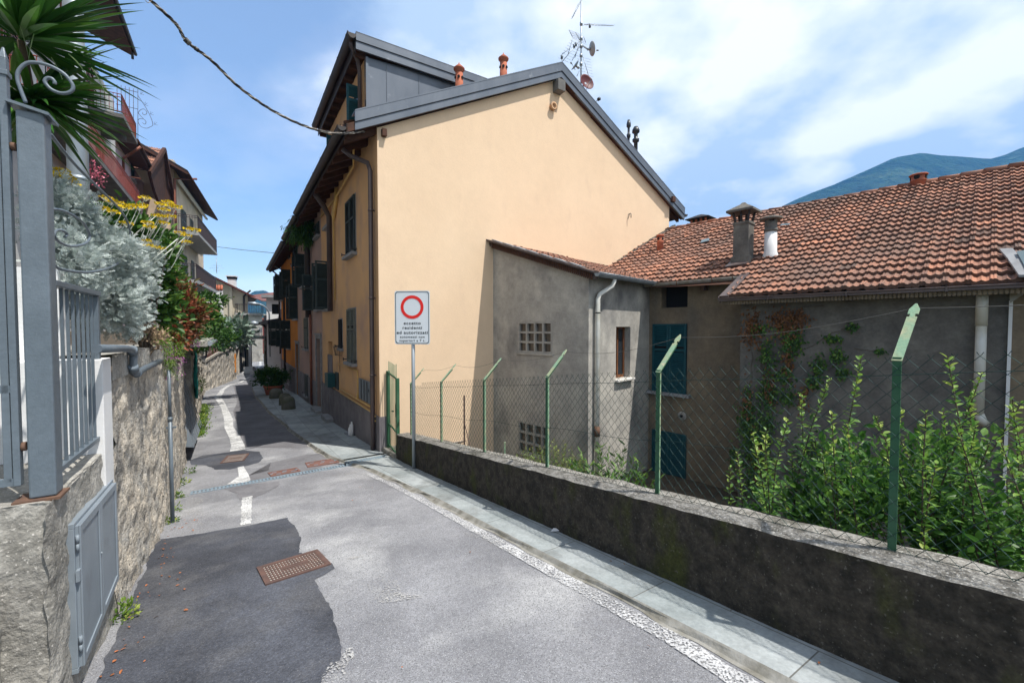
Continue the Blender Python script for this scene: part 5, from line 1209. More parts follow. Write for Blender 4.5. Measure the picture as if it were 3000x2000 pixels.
for i in (-1, -.35, .35, 1):
    for j in (-1, 1): F = Fr(u.x, u.y, -42); b.bar(F.p(i * .24, j * .16, zt - .12), F.p(i * .24, j * .16, zt + .09), .06, .05)
build('cap_leg', b, 'terra', t); b = MB(); box_at(b, u, .40, .30, zt + .08, zt + .10); box_at(b, u, .40, .30, zt + .10, zt + .24, t0=1, t1=.12); build('cap', b, 'darkroof', t)
def pot(px, yb, yt, Y, r, lab):
    c = at(px, yb, Y); zt = at(px, yt, Y).z; h = zt - c.z; t = thing('chimney_pot', lab, 'chimney', c); b = MB(); b.lathe(Vector((c.x, c.y, c.z - .2)), [(r, 0), (r, .2 + h * .5), (r * 1.08, .2 + h * .52), (r * 1.08, .2 + h * .56), (r * .95, .2 + h * .6), (r * .95, .2 + h * .9)], 18); build('flue', b, 'terra', t)
    b = MB(); b.lathe(Vector((c.x, c.y, c.z + h * .88)), [(r * 1.15, 0), (r * 1.25, h * .06), (r * 1.1, h * .12)], 18); build('cap', b, 'terra', t)
    b = MB()
    for k in range(4): dv = Vector((math.cos(k * 1.57 + .6), math.sin(k * 1.57 + .6), 0)); b.lathe(Vector((c.x, c.y, c.z + h * .74)) + dv * r * .93, [(r * .4, 0), (r * .4, .01)], 10, axis=dv)
    build('smoke_hole', b, 'dark', t)
c = rp_(1934, 730); pot(1934, 734, 688, c.y, .085, 'small terracotta pot on the tiled roof by the gable wall')
u = BH.p(bhx(2690, WR, 545), WR, 0); pot(2690, 552, 511, u.y, .13, 'squat terracotta pot standing on the ridge at the right, before the mountain')

# ================================================================== LEAN-TO BETWEEN THE TWO HOUSES
ann = thing('lean_to', 'grey rendered lean-to against the gable wall, with block-glass windows', 'house', AX.p(1, 1, -1.9))
ZA, SA = EYE + 1.09, .345
LA = 2.69
def ax_box(xl, xr, yt, yb): aR, zt = AX.hit(xr, yt); _, zb = AX.hit(xr, yb); aL, _ = AX.hit(xl, yt); return (aR, aL, zb, zt)
w1 = ax_box(1520, 1616, 944, 1034); w2 = ax_box(1520, 1611, 1252, 1345)
def topz(m): return ZA + SA * m - .06
b = MB(); holes = [w1, w2]; A = sorted({0, LA, w1[0], w1[1], w2[0], w2[1]} | {LA * i / 6 for i in range(7)})
for i in range(len(A) - 1):
    m_ = (A[i] + A[i + 1]) / 2; Z = sorted({-2, w1[2], w1[3], w2[2], w2[3]})
    for j in range(len(Z)):
        za = Z[j]; last = j == len(Z) - 1
        cz = za + .01 if last else (za + Z[j + 1]) / 2
        if any(h[0] < m_ < h[1] and h[2] < cz < h[3] for h in holes): continue
        b.poly([AX.p(A[i], 0, za), AX.p(A[i + 1], 0, za), AX.p(A[i + 1], 0, topz(A[i + 1]) if last else Z[j + 1]), AX.p(A[i], 0, topz(A[i]) if last else Z[j + 1])])
for h in holes:
    p = [(h[0], h[2]), (h[1], h[2]), (h[1], h[3]), (h[0], h[3])]
    for k in range(4): q, r_ = p[k], p[(k + 1) % 4]; b.poly([AX.p(q[0], 0, q[1]), AX.p(r_[0], 0, r_[1]), AX.p(r_[0], .2, r_[1]), AX.p(q[0], .2, q[1])])
build('wall', b, 'greywall', ann)
def as_box(xl, xr, yt, yb): aR, zt = AS.hit(xr, yt); _, zb = AS.hit(xr, yb); aL, _ = AS.hit(xl, yt); return (aL, aR, zb, zt)
w3 = as_box(1805, 1847, 957, 1104); b = MB(); wall(b, AS, 0, 2.6, -2, ZA - .03, 0, 1, [w3], depth=.2, back=1); build('wall', b, ['greywall', 'dark'], ann)
for h in holes:
    w_ = thing('block_glass_window', None, None, (0, 0, 0)); w_.parent = ann; w_.location = AX.p((h[0] + h[1]) / 2, 0, h[2]) - wloc(ann)
    b = MB(); fr = .022; nx, ny = 4, 3
    for i in range(nx + 1): x = h[0] + (h[1] - h[0] - fr * 0) * i / nx; b.box(AX, x - fr, x + fr, -.004, .10, h[2] - .02, h[3] + .02)
    for j in range(ny + 1): z = h[2] + (h[3] - h[2]) * j / ny; b.box(AX, h[0] - fr + .001, h[1] + fr - .001, -.002, .098, z - fr, z + fr)
    build('frame', b, 'block', w_)
    b = MB()
    for i in range(nx):
        for j in range(ny):
            x0, x1 = h[0] + (h[1] - h[0]) * i / nx + fr, h[0] + (h[1] - h[0]) * (i + 1) / nx - fr; z0, z1 = h[2] + (h[3] - h[2]) * j / ny + fr, h[2] + (h[3] - h[2]) * (j + 1) / ny - fr
            b.box(AX, x0, x1, .055, .08, z0, z1)
    build('pane', b, 'blockglass', w_)
    b = MB(); b.box(AX, h[0] - .05, h[1] + .05, -.03, .05, h[2] - .06, h[2] - .021); build('sill', b, 'greywall', w_)
w_ = thing('window', None, None, (0, 0, 0)); w_.parent = ann; w_.location = AS.p((w3[0] + w3[1]) / 2, 0, w3[2]) - wloc(ann)
b = MB(); a0, a1, z0, z1 = w3
for q in ((a0, a0 + .05), (a1 - .05, a1), ((a0 + a1) / 2 - .025, (a0 + a1) / 2 + .025)): b.box(AS, *q, -.19, -.14, z0, z1)
b.box(AS, a0, a1, -.188, -.142, z0, z0 + .06); b.box(AS, a0, a1, -.188, -.142, z1 - .05, z1); build('frame', b, 'winframe', w_)
b = MB(); b.box(AS, a0 + .05, a1 - .05, -.17, -.165, z0, z1); build('pane', b, 'glass', w_)
b = MB(); b.box(AS, a0 - .05, a1 + .06, -.1, .10, z0 - .05, z0 - .002); build('sill', b, 'whitesill', w_, bev=.008)
b = MB(); tiles(b, AS.p(-.06, .20, ZA - SA * .2 + .0), AS.d, -AS.n, SA, 9, .34, .205, lambda i: (0, 4.0), h=.03); build('roof_tiles', b, 'tile', ann)
b = MB(); b.hexa([AS.p(-.1, .2, ZA - .12), AS.p(3.2, .2, ZA - .12), AS.p(3.2, -2.9, ZA + SA * 2.9 - .06), AS.p(-.1, -2.9, ZA + SA * 2.9 - .06), AS.p(-.1, .2, ZA - .075), AS.p(3.2, .2, ZA - .075), AS.p(3.2, -2.9, ZA + SA * 2.9 - .02), AS.p(-.1, -2.9, ZA + SA * 2.9 - .02)]); build('roof_deck', b, 'woodbr', ann)
b = MB()                                  # brown metal verge with a ribbed fascia and loose slates
for s0, s1 in ((-.22, 2.78),):
    b.bar(AX.p(s0, -.10, ZA + SA * s0 + .035), AX.p(s1, -.10, ZA + SA * s1 + .035), .18, .03)
    b.hexa([AX.p(s0, -.10, ZA + SA * s0 - .10), AX.p(s1, -.10, ZA + SA * s1 - .10), AX.p(s1, -.03, ZA + SA * s1 - .10), AX.p(s0, -.03, ZA + SA * s0 - .10), AX.p(s0, -.10, ZA + SA * s0 + .03), AX.p(s1, -.10, ZA + SA * s1 + .03), AX.p(s1, -.03, ZA + SA * s1 + .03), AX.p(s0, -.03, ZA + SA * s0 + .03)])
build('verge_trim', b, 'flash', ann)
b = MB()
for i in range(62):
    s0 = -.15 + i * .045; b.hexa([AX.p(s0, -.115, ZA + SA * s0 - .12), AX.p(s0 + .026, -.115, ZA + SA * s0 - .12), AX.p(s0 + .026, -.101, ZA + SA * s0 - .12), AX.p(s0, -.101, ZA + SA * s0 - .12), AX.p(s0, -.115, ZA + SA * s0 - .0), AX.p(s0 + .026, -.115, ZA + SA * s0), AX.p(s0 + .026, -.101, ZA + SA * s0), AX.p(s0, -.101, ZA + SA * s0)])
build('fascia_boards', b, 'woodbr', ann)
b = MB()
for i in range(7):
    s0 = .1 + i * .37; c_ = AX.p(s0, -.05, ZA + SA * s0 + .06); b.bar(c_, c_ + AX.d * .30 + Vector((0, 0, .30 * SA + .01)), random.uniform(.12, .2), .022)
build('slate_slab', b, 'stone', ann)
b = MB(); gp = []
for s_ in (-.12, 2.5): gp.append([AS.p(s_, .26 + .06 * math.cos(math.pi + math.pi * k / 8), ZA - .055 + .07 * math.sin(math.pi + math.pi * k / 8)) for k in range(9)])
b.grid(gp); b.tube([AS.p(-.12, .32, ZA - .05), AS.p(2.5, .32, ZA - .05)], .009, 6); b.poly(gp[0]); build('gutter', b, 'galv', ann)
a_, z_ = AS.hit(1752, 860, .08); 
b = MB(); b.tube([AS.p(a_ + .35, .24, ZA - .12), AS.p(a_ + .32, .20, ZA - .26), AS.p(a_ + .05, .09, ZA - .42), AS.p(a_, .08, ZA - .52), AS.p(a_, .08, -2)], .045, 14); zc2 = AS.hit(1752, 1262, .08)[1]; b.tube([AS.p(a_, .08, zc2 - .1), AS.p(a_, .08, zc2 + .1)], .056, 14, mi=1); b.tube([AS.p(a_, .08, ZA - .8), AS.p(a_, .08, ZA - .78)], .05, 14, mi=2); build('downpipe', b, ['pvc', 'bolt', 'dark'], ann)

# ================================================================== PLANTS BEHIND THE FENCE
def twig_bush(name, label, tips, base, mleaf, nl, sc, stem='bark', cat='bush', droop=.2):
    t = thing(name, label, cat, base)
    b = MB(); PP = []; DD = []; VV = []; SS = []
    for tip in tips:
        p = Vector(base) + Vector((random.uniform(-.25, .25), random.uniform(-.25, .25), 0)) * .8 if True else base
        q = Vector(tip); root_ = Vector((p.x * .25 + q.x * .75, p.y * .25 + q.y * .75, p.z + .1))
        L_ = (q - root_).length; pts = []; off = Vector((random.uniform(-.16, .16), random.uniform(-.16, .16), 0)); root_ += Vector((random.uniform(-.3, .3), random.uniform(-.2, .2), 0))
        for k in range(8): s_ = k / 7; pts.append(root_.lerp(q, s_) + off * math.sin(math.pi * s_) * 1.6 + Vector((random.uniform(-.012, .012), random.uniform(-.012, .012), 0)))
        b.tube(pts, [.010 * (1 - .8 * k / 7) + .0012 for k in range(8)], 5, caps=False)
        m = int(nl * L_)
        for side_ in range(3 if L_ > .45 else 0):       # short side twigs
            i0 = random.randint(1, 5); c0 = pts[i0]; an = random.uniform(0, 6.28); c1 = c0 + Vector((math.cos(an) * .16, math.sin(an) * .16, random.uniform(.10, .22))); b.tube([c0, c0.lerp(c1, .5) + Vector((0, 0, -.01)), c1], [.003, .002, .001], 4, caps=False)
            for j in range(9):
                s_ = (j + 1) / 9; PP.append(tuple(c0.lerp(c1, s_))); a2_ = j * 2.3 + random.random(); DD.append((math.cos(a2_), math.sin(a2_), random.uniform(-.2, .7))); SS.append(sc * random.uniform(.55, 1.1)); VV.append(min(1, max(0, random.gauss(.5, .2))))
        for k in range(m):
            s_ = .15 + .85 * (k + random.random() * .6) / m; i = min(6, int(s_ * 7)); c = pts[i].lerp(pts[i + 1], s_ * 7 - i) if i < 7 else pts[7]
            ang = k * 2.4 + random.random(); o = Vector((math.cos(ang), math.sin(ang), random.uniform(-.1, .8) + .5 * (s_ > .9)))
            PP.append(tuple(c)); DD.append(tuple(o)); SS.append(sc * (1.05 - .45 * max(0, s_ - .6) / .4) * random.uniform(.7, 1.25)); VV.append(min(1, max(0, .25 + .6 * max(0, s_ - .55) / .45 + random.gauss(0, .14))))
    build('stem', b, stem, t)
    P_, D_ = np.array(PP), np.array(DD)
    N_ = rng.normal(size=P_.shape) * .35 + np.array([0, 0, 1.])
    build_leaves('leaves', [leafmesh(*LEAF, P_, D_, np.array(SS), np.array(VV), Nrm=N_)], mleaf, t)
    return t
# the big shrub: shoots whose tips are read off the photograph, spread in depth behind the fence
tips = []
for (px, py) in ((2525, 1042), (2775, 1045), (2650, 1200), (2342, 1150), (2430, 1105), (2440, 1210), (2715, 1205), (2840, 1160), (2965, 1165), (2975, 1240), (2880, 1090), (2205, 1265), (2244, 1258), (2308, 1228), (2382, 1285), (2320, 1330), (2135, 1365), (2160, 1320), (2250, 1320), (2480, 1240), (2560, 1220), (2590, 1290), (2640, 1290), (2700, 1280), (2760, 1200), (2800, 1240), (2860, 1250), (2930, 1290), (2990, 1180), (2500, 1310), (2420, 1320)):
    Y = random.uniform(3.0, 3.9) + (2400 - px) * .0008; tips.append(at(px, py, max(2.55, Y)))
for k in range(48):
    px = random.uniform(2110, 3250); top = np.interp(px, [2100, 2200, 2300, 2450, 2600, 2800, 3000, 3200], [1450, 1330, 1330, 1300, 1290, 1260, 1240, 1230]); py = random.uniform(top, 1640)
    lim = np.interp(px, [2100, 2400, 2700, 3000, 3250], [3.55, 2.95, 2.55, 2.25, 2.05]); Y = lim + random.random() * 1.5
    q = at(px, py, Y); 
    if q.dot(ST.n) > 2.95: tips.append(q)
tips = [q for q in tips if q.dot(ST.n) > 2.9]
base = Vector((3.3, 2.9, -1.9))
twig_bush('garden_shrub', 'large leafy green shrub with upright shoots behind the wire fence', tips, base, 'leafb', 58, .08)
P_, out, v_ = clumps(at(2660, 1620, 3.2) + Vector((.2, .3, -.2)), (1.4, .9, 1.10), 14000, 190, .10, shell=.4)
k_ = P_ @ np.array([ST.n.x, ST.n.y, 0]) > 2.93; P_, out, v_ = P_[k_], out[k_], v_[k_]
D_ = out * .7 + rng.normal(size=P_.shape) * .5 + np.array([0, 0, .25])
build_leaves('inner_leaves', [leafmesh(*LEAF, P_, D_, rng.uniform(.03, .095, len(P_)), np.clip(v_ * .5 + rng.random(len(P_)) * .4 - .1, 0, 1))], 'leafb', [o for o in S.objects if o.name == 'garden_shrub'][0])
# heather-like and willow-like plants before the lean-to
def spiky(name, label, c, rx, ry, h, n, m, ls, cat='plant', lean=.25, stem=True, nl=26):
    t = thing(name, label, cat, c); b = MB(); PP = []; DD = []; VV = []; c = Vector(c)
    for k in range(n):
        th = random.uniform(0, 6.28); rr = math.sqrt(random.random()); p = c + Vector((rx * rr * math.cos(th), ry * rr * math.sin(th), 0)); hh = h * random.uniform(.6, 1.0) * (1 - .35 * rr * rr)
        tip = p + Vector((math.cos(th) * lean * rr * h, math.sin(th) * lean * rr * h, hh)); b.tube([p, p.lerp(tip, .5) + Vector((0, 0, .02)), tip], [.004, .003, .001], 4, caps=False)
        for j in range(nl):
            s_ = (j + random.random()) / nl; PP.append(tuple(p.lerp(tip, s_))); a_ = random.uniform(0, 6.28); DD.append((math.cos(a_), math.sin(a_), .8)); VV.append(min(1, max(0, .2 + .6 * s_ + random.gauss(0, .15))))
    if stem: build('stem', b, 'bark', t)
    build_leaves('leaves', [leafmesh(*SLIM, np.array(PP), np.array(DD), rng.uniform(.7, 1.3, len(PP)) * ls, np.array(VV))], m, t); return t
q = at(1605, 1400, 7.4); spiky('heather', 'low feathery green plant behind the fence under the block-glass window', (q.x, q.y, q.z - .5), .50, .4, 1.22, 240, 'leafy', .05, nl=30, lean=.2)
q = at(1790, 1440, 6.3); spiky('willow_herb', 'taller plant with slender drooping leaves in front of the lean-to downpipe', (q.x, q.y, q.z - .45), .36, .25, 1.25, 48, 'leafg', .12, nl=26, lean=.3)
q = at(1880, 1440, 5.6); spiky('garden_weed', 'single small leafy weed behind the fence beside the dark lower shutter', (q.x, q.y, q.z - .3), .08, .08, .35, 7, 'leafg', .07)
# ivy on the grey wall
PP = []; VV = []; iv = thing('wall_ivy', 'sparse green and dried ivy climbing the grey wall of the tiled house', 'climbing plant', BH.p(2.6, 8.36, -1.9))
b = MB(); vines = [((2215, 1480), (2190, 1250), (2205, 1050), (2180, 900)), ((2260, 1480), (2250, 1250), (2235, 1120), (2225, 960), (2210, 890)), ((2300, 1450), (2310, 1180), (2325, 1020), (2300, 900)), ((2325, 1180), (2385, 1110), (2400, 1040)), ((2250, 1180), (2340, 1150), (2420, 1100), (2470, 1030)), ((2310, 1050), (2400, 1000), (2450, 970), (2500, 955)), ((2200, 1420), (2160, 1300), (2150, 1180)), ((2310, 940), (2350, 900), (2420, 895)), ((2360, 1100), (2430, 1160)), ((2500, 1020), (2580, 1030)), ((2240, 1400), (2400, 1360), (2440, 1280))]
for vn in vines:
    P_ = [BH.p(*( (lambda s, z: (s, 8.385, z))(*BH.hit(px, py, 8.385)))) for px, py in vn]; fine = []
    for i in range(len(P_) - 1):
        for k in range(8): fine.append(P_[i].lerp(P_[i + 1], k / 8) + BH.d * random.uniform(-.02, .02) + Vector((0, 0, random.uniform(-.01, .01))))
    b.tube(fine, .004, 4, caps=False)
build('stem', b, 'bark', iv)
def ivy(blobs, m, n, sc):
    PP = []; VV = []
    for (px, py, rx, ry, dens) in blobs:
        for k in range(int(n * dens)):
            x = random.gauss(px, rx * .5); y = random.gauss(py, ry * .5); s_, z_ = BH.hit(x, y, 8.36); PP.append(tuple(BH.p(s_, 8.37 - random.random() * .06, z_))); VV.append(random.random())
    P_ = np.array(PP); D_ = rng.normal(size=P_.shape) * .5 + np.array([0, 0, -.8]) - np.array([BH.n.x, BH.n.y, 0]) * .3
    N_ = -np.array([BH.n.x, BH.n.y, 0]) + rng.normal(size=P_.shape) * .35
    return leafmesh(*LEAF, P_, D_, rng.uniform(.7, 1.3, len(P_)) * sc, np.array(VV), Nrm=N_)
build_leaves('leaves', [ivy([(2190, 1230, 26, 90, 1.6), (2215, 1330, 45, 70, 1.6), (2250, 1150, 35, 60, 1.0), (2240, 1250, 40, 50, 1.0), (2320, 1000, 40, 50, .9), (2250, 1040, 30, 50, .6), (2300, 1100, 30, 30, .4), (2385, 1110, 26, 25, .3), (2400, 1070, 22, 30, .4), (2455, 1040, 25, 22, .35), (2440, 990, 30, 14, .3), (2470, 1090, 20, 20, .3), (2500, 955, 16, 10, .2), (2578, 1028, 12, 8, .12), (2150, 1330, 10, 40, .3), (2200, 1420, 40, 60, .7), (2310, 1160, 20, 30, .3), (2380, 1310, 60, 40, .5), (2230, 960, 30, 20, .2)], 'x', 300, .055)], 'leafg', iv)
build_leaves('dry_leaves', [ivy([(2205, 960, 30, 60, .6), (2305, 950, 40, 50, .6), (2340, 930, 30, 30, .25), (2310, 1060, 18, 60, .3), (2190, 1190, 20, 60, .3), (2255, 1130, 20, 60, .3), (2355, 1160, 20, 40, .2), (2280, 930, 50, 20, .2), (2230, 1350, 30, 80, .3)], 'x', 420, .055)], 'ivyred', iv)
# ================================================================== LEFT SIDE: walls, gate, plants
LW = [(-12, -.9), (2.3, -.76), (3.4, -.76), (6.6, -.74), (11, -.88), (14.2, -.98), (20, -1.15), (26, -1.45), (31.5, -1.55)]
WTL = [(3.4, 1.23), (10.7, 1.2), (14.5, .85), (31, -.45), (34, -.4)]
lw_ = lambda a: interp(LW, a); lt = lambda a: interp(WTL, a)
podium = thing('gate_podium', 'rough concrete base with steps that carries the grey gate post and fence', 'wall', ST.p(3.4, -.9, G(3.4)))
PZ = .765
b = MB()
b.grid(displace_wall(ST, 2.875, 4.10, lambda a: G(a) - .15, lambda a: PZ, lambda a: lw_(a) - (.012 if a < 2.9 else 0), .035, .016, 8, 1, 2), smooth=True)
P = []
for i in range(26):
    a = 2.93 + 1.17 * i / 25; P.append([ST.p(a, lw_(a) - 2.2 * (j / 24) ** 1.3, PZ) + Vector((0, 0, noisy((a * 3, j * .3, 1), .012, 2).z - (.01 if j == 0 else 0))) + (noisy((a, j, PZ), .008, 9) if j else Vector((0, 0, 0))) for j in range(25)])
b.grid(P, smooth=True)
P = []                           # near end face
for j in range(50):
    w = -.765 - 2.2 * j / 49; P.append([ST.p(2.93, w, G(2.9) - .3 + (PZ - G(2.9) + .3) * k / 24) - ST.d * (.03 * (1 - (k / 24) ** 6) + noisy((w * 2, k * .12, 2), .035, 1.5).x + noisy((w * 3, k * .3, 5), .012, 6).x) for k in range(25)])
b.grid(P, smooth=True)
build('base', b, 'concrete', podium)
def rough_box(a0, a1, w0, w1, z0, z1, amp=.02, st=.05):
    b = MB(); na, nw_, nz_ = [max(2, int(abs(q) / st)) for q in (a1 - a0, w1 - w0, z1 - z0)]
    def pt(a, w, z): 
        q = ST.p(a, w, z); return q + noisy(q, amp, 3.5, 2) + noisy(q, amp * .5, 11, 5)
    L = lambda x, y, i, n: x + (y - x) * i / n
    b.grid([[pt(L(a0, a1, i, na), L(w0, w1, j, nw_), z1) for j in range(nw_ + 1)] for i in range(na + 1)])
    b.grid([[pt(a0, L(w0, w1, j, nw_), L(z0, z1, k, nz_)) for k in range(nz_ + 1)] for j in range(nw_ + 1)])
    b.grid([[pt(a1, L(w0, w1, j, nw_), L(z0, z1, k, nz_)) for k in range(nz_ + 1)] for j in range(nw_ + 1)])
    b.grid([[pt(L(a0, a1, i, na), w1, L(z0, z1, k, nz_)) for k in range(nz_ + 1)] for i in range(na + 1)])
    b.grid([[pt(L(a0, a1, i, na), w0, L(z0, z1, k, nz_)) for k in range(nz_ + 1)] for i in range(na + 1)])
    return b
b = rough_box(2.62, 2.95, -3.0, -.93, G(2.6) - .3, .455, .018); build('step', b, 'concrete', podium)
b = rough_box(2.3, 2.66, -3.0, -1.12, G(2.4) - .3, .13, .018); build('step', b, 'concrete', podium)
# steel cabinet in the road face
cab = thing('utility_cabinet', 'grey steel cabinet with two doors set into the left wall beside the road', 'cabinet', ST.p(3.55, -.74, -.2))
def sp(px, py, w): a, z = ST.hit(px, py, w); return a, z
cw_ = -.722; a0 = sp(226, 1540, cw_)[0]; a1 = sp(338, 1400, cw_)[0]; zt0 = sp(226, 1532, cw_)[1]; zt1 = sp(338, 1402, cw_)[1]; zb0 = sp(240, 1968, cw_)[1]; zb1 = sp(340, 1712, cw_)[1]
def quadbox(b, a0, a1, w0, w1, f0, f1, mi=0):    # corners from two edge functions
    b.hexa([ST.p(a0, w0, f0(a0)), ST.p(a0, w1, f0(a0)), ST.p(a1, w1, f0(a1)), ST.p(a1, w0, f0(a1)), ST.p(a0, w0, f1(a0)), ST.p(a0, w1, f1(a0)), ST.p(a1, w1, f1(a1)), ST.p(a1, w0, f1(a1))], mi)
ft_ = lambda a: zt0 + (zt1 - zt0) * (a - a0) / (a1 - a0); fb_ = lambda a: zb0 + (zb1 - zb0) * (a - a0) / (a1 - a0)
b = MB(); e = .028
quadbox(b, a0, a1, -.80, cw_ - .012, lambda a: ft_(a) - e, ft_); quadbox(b, a0, a1, -.80, cw_ - .012, fb_, lambda a: fb_(a) + e)
quadbox(b, a0, a0 + e, -.80, cw_ - .013, lambda a: fb_(a) + e, lambda a: ft_(a) - e); quadbox(b, a1 - e, a1, -.80, cw_ - .013, lambda a: fb_(a) + e, lambda a: ft_(a) - e)
build('frame', b, 'cab', cab, bev=.003)
am_ = (a0 + a1) / 2
for q0, q1 in ((a0 + e * .7, am_ - .003), (am_ + .003, a1 - e * .7)):
    b = MB(); quadbox(b, q0, q1, -.79, cw_ + .0, lambda a: fb_(a) + e * .7, lambda a: ft_(a) - e * .7); f2 = .035
    for x0, x1 in ((q0, q0 + f2), (q1 - f2, q1)): quadbox(b, x0, x1, cw_ + .0005, cw_ + .009, lambda a: fb_(a) + e * .7, lambda a: ft_(a) - e * .7)
    quadbox(b, q0 + f2, q1 - f2, cw_ + .0005, cw_ + .0085, lambda a: ft_(a) - e - f2, lambda a: ft_(a) - e * .7); quadbox(b, q0 + f2, q1 - f2, cw_ + .0005, cw_ + .0085, lambda a: fb_(a) + e * .7, lambda a: fb_(a) + e + f2)
    build('door', b, 'cab', cab, bev=.002)
b = MB()
for a, zz_ in ((a0 + .014, .18), (a0 + .014, .86), (a1 - .014, .3), (a1 - .014, .8)):
    z = fb_(a) + (ft_(a) - fb_(a)) * zz_; b.tube([ST.p(a, cw_ - .004, z - .045), ST.p(a, cw_ - .004, z - .002)], .007, 10); b.tube([ST.p(a, cw_ - .004, z + .002), ST.p(a, cw_ - .004, z + .045)], .008, 10)
b.box(ST, a0 - .01, a0 + .03, cw_ - .01, cw_ + .006, fb_(a0) + .5, fb_(a0) + .56); build('hinge', b, 'cab', cab)
b = MB(); z = (ft_(am_) + fb_(am_)) / 2 + .05; b.lathe(ST.p(am_ - .03, cw_ + .009, z), [(.007, 0), (.007, .006)], 10, axis=ST.n); build('lock', b, 'galv', cab)
# gate post, gate leaf, fence panel, scrolls
gp_ = thing('gate_post', 'tall square anthracite gate post with a flat cap on the concrete base', 'gate post', ST.p(3.03, -.80, PZ))
b = MB(); b.box(ST, 2.975, 3.075, -.848, -.752, PZ + .01, 2.63); build('shaft', b, 'anth', gp_, bev=.008)
b = MB(); c0 = [ST.p(a, w, 2.632 + (.018 if w < -.8 else -.012)) for a, w in ((2.955, -.875), (2.955, -.732), (3.10, -.732), (3.10, -.875))]; b.hexa(c0 + [q + Vector((0, 0, .014)) for q in c0]); build('cap', b, 'anth', gp_)
b = MB(); b.box(ST, 2.955, 3.10, -.90, -.735, PZ - .005, PZ + .008); build('base_plate', b, 'bolt', gp_)
gt2 = thing('iron_gate', 'anthracite iron gate leaf with a pointed stile and a scroll at its top', 'gate', ST.p(3.0, -.9, PZ))
AG = 3.0
def gx(px): return ST.hitend(px, 900, AG)[0]
def gz(px, py): return ST.hitend(px, py, AG)[1]
b = MB(); w0, w1 = gx(25), gx(48); zt = gz(36, 180); b.box(ST, AG - .02, AG + .02, w0, w1, PZ + .08, zt); ce = (w0 + w1) / 2
b.hexa([ST.p(AG - .02, w0, zt), ST.p(AG - .02, w1, zt), ST.p(AG + .02, w1, zt), ST.p(AG + .02, w0, zt), ST.p(AG - .003, ce - .004, zt + .055), ST.p(AG - .003, ce + .004, zt + .055), ST.p(AG + .003, ce + .004, zt + .055), ST.p(AG + .003, ce - .004, zt + .055)]); z1 = gz(36, 222); b.box(ST, AG - .026, AG + .026, w0 - .006, w1 + .006, z1 - .012, z1 + .012)
build('stile', b, 'anth', gt2, bev=.003)
for i in range(10):
    w = gx(8) - .105 * i; b = MB(); z_ = gz(8, 340) + .015 * i; b.box(ST, AG - .012, AG + .012, w - .014, w + .014, PZ + .1, z_); build('bar', b, 'anth', gt2, bev=.003)
b = MB()
for z in (PZ + .10, gz(10, 1140) , gz(20, 228)): b.box(ST, AG - .012, AG + .012, -2.0, w0, z - .018, z + .018)
build('rail', b, 'anth', gt2)
def spline(pts, n=8):
    out = []
    for i in range(len(pts) - 1):
        p0, p1, p2, p3 = pts[max(i - 1, 0)], pts[i], pts[i + 1], pts[min(i + 2, len(pts) - 1)]
        for k in range(n):
            t = k / n; out.append(tuple(.5 * ((2 * p1[j]) + (-p0[j] + p2[j]) * t + (2 * p0[j] - 5 * p1[j] + 4 * p2[j] - p3[j]) * t * t + (-p0[j] + 3 * p1[j] - 3 * p2[j] + p3[j]) * t ** 3) for j in range(2)))
    return out + [pts[-1]]
def scroll(name, pix, plane, par, r=.009):
    b = MB(); pts = []
    for px, py in spline(pix):
        if plane[0] == 'end': w, z = ST.hitend(px, py, plane[1]); pts.append(ST.p(plane[1], w, z))
        else: a, z = ST.hit(px, py, plane[1]); pts.append(ST.p(a, plane[1], z))
    b.tube(pts, r, 8); build(name, b, 'anth', par)
scroll('scroll', [(75, 300), (60, 262), (51, 232), (55, 207), (78, 186), (110, 184), (150, 195), (188, 217), (211, 245), (213, 262), (200, 272), (176, 273), (150, 262), (134, 245), (132, 236), (140, 229), (152, 231), (160, 240), (160, 246)], ('end', 2.99), gt2, .0078)
b = MB(); z = gz(40, 1310); b.tube([ST.p(AG, w1 + .002, z), ST.p(AG, -.856, z)], .022, 10); z = gz(40, 430); b.tube([ST.p(AG, w1 + .002, z), ST.p(AG, -.856, z)], .02, 10); build('hinge', b, 'bolt', gt2)
fp_ = thing('fence_panel', 'short anthracite railing of flat bars beside the gate post, above the cabinet', 'fence', ST.p(3.5, -.78, PZ))
WP = -.785; ZT_ = 1.845
aE = ST.hit(279, 900, WP)[0]
b = MB(); b.box(ST, 3.085, aE + .01, WP - .03, WP + .03, ZT_ - .03, ZT_); build('top_rail', b, 'anth', fp_, bev=.003)
b = MB(); b.box(ST, 3.085, aE, WP - .02, WP + .02, PZ + .09, PZ + .115); build('bottom_rail', b, 'anth', fp_)
b = MB(); b.box(ST, aE - .04, aE, WP - .022, WP + .022, PZ, ZT_ - .031); build('end_post', b, 'anth', fp_, bev=.003)
for i in range(8):
    a = 3.17 + (aE - .1 - 3.17) * i / 7; b = MB(); b.box(ST, a - .005, a + .005, WP - .006, WP + .008, PZ + .116, ZT_ - .031); build('bar', b, 'anth', fp_)
scroll('scroll', [(147, 392), (190, 448), (235, 498), (290, 552), (345, 607), (374, 652), (382, 700), (372, 740), (350, 768), (310, 788), (262, 797), (215, 795), (172, 786), (148, 768)], ('side', WP), fp_, .0085)
scroll('scroll', [(150, 612), (180, 616), (215, 632), (245, 655), (262, 688), (258, 706), (240, 717), (205, 721), (175, 710), (160, 694), (160, 680), (172, 674), (188, 678), (196, 688), (190, 694)], ('side', WP), fp_, .0075)
b = MB(); b.box(ST, 3.86, 4.09, -1.5, -.742, .5, 1.392); build('plaster_pier', b, 'whitew', label='smooth white plaster pier between the fence panel and the stone wall', cat='wall', bev=.006)
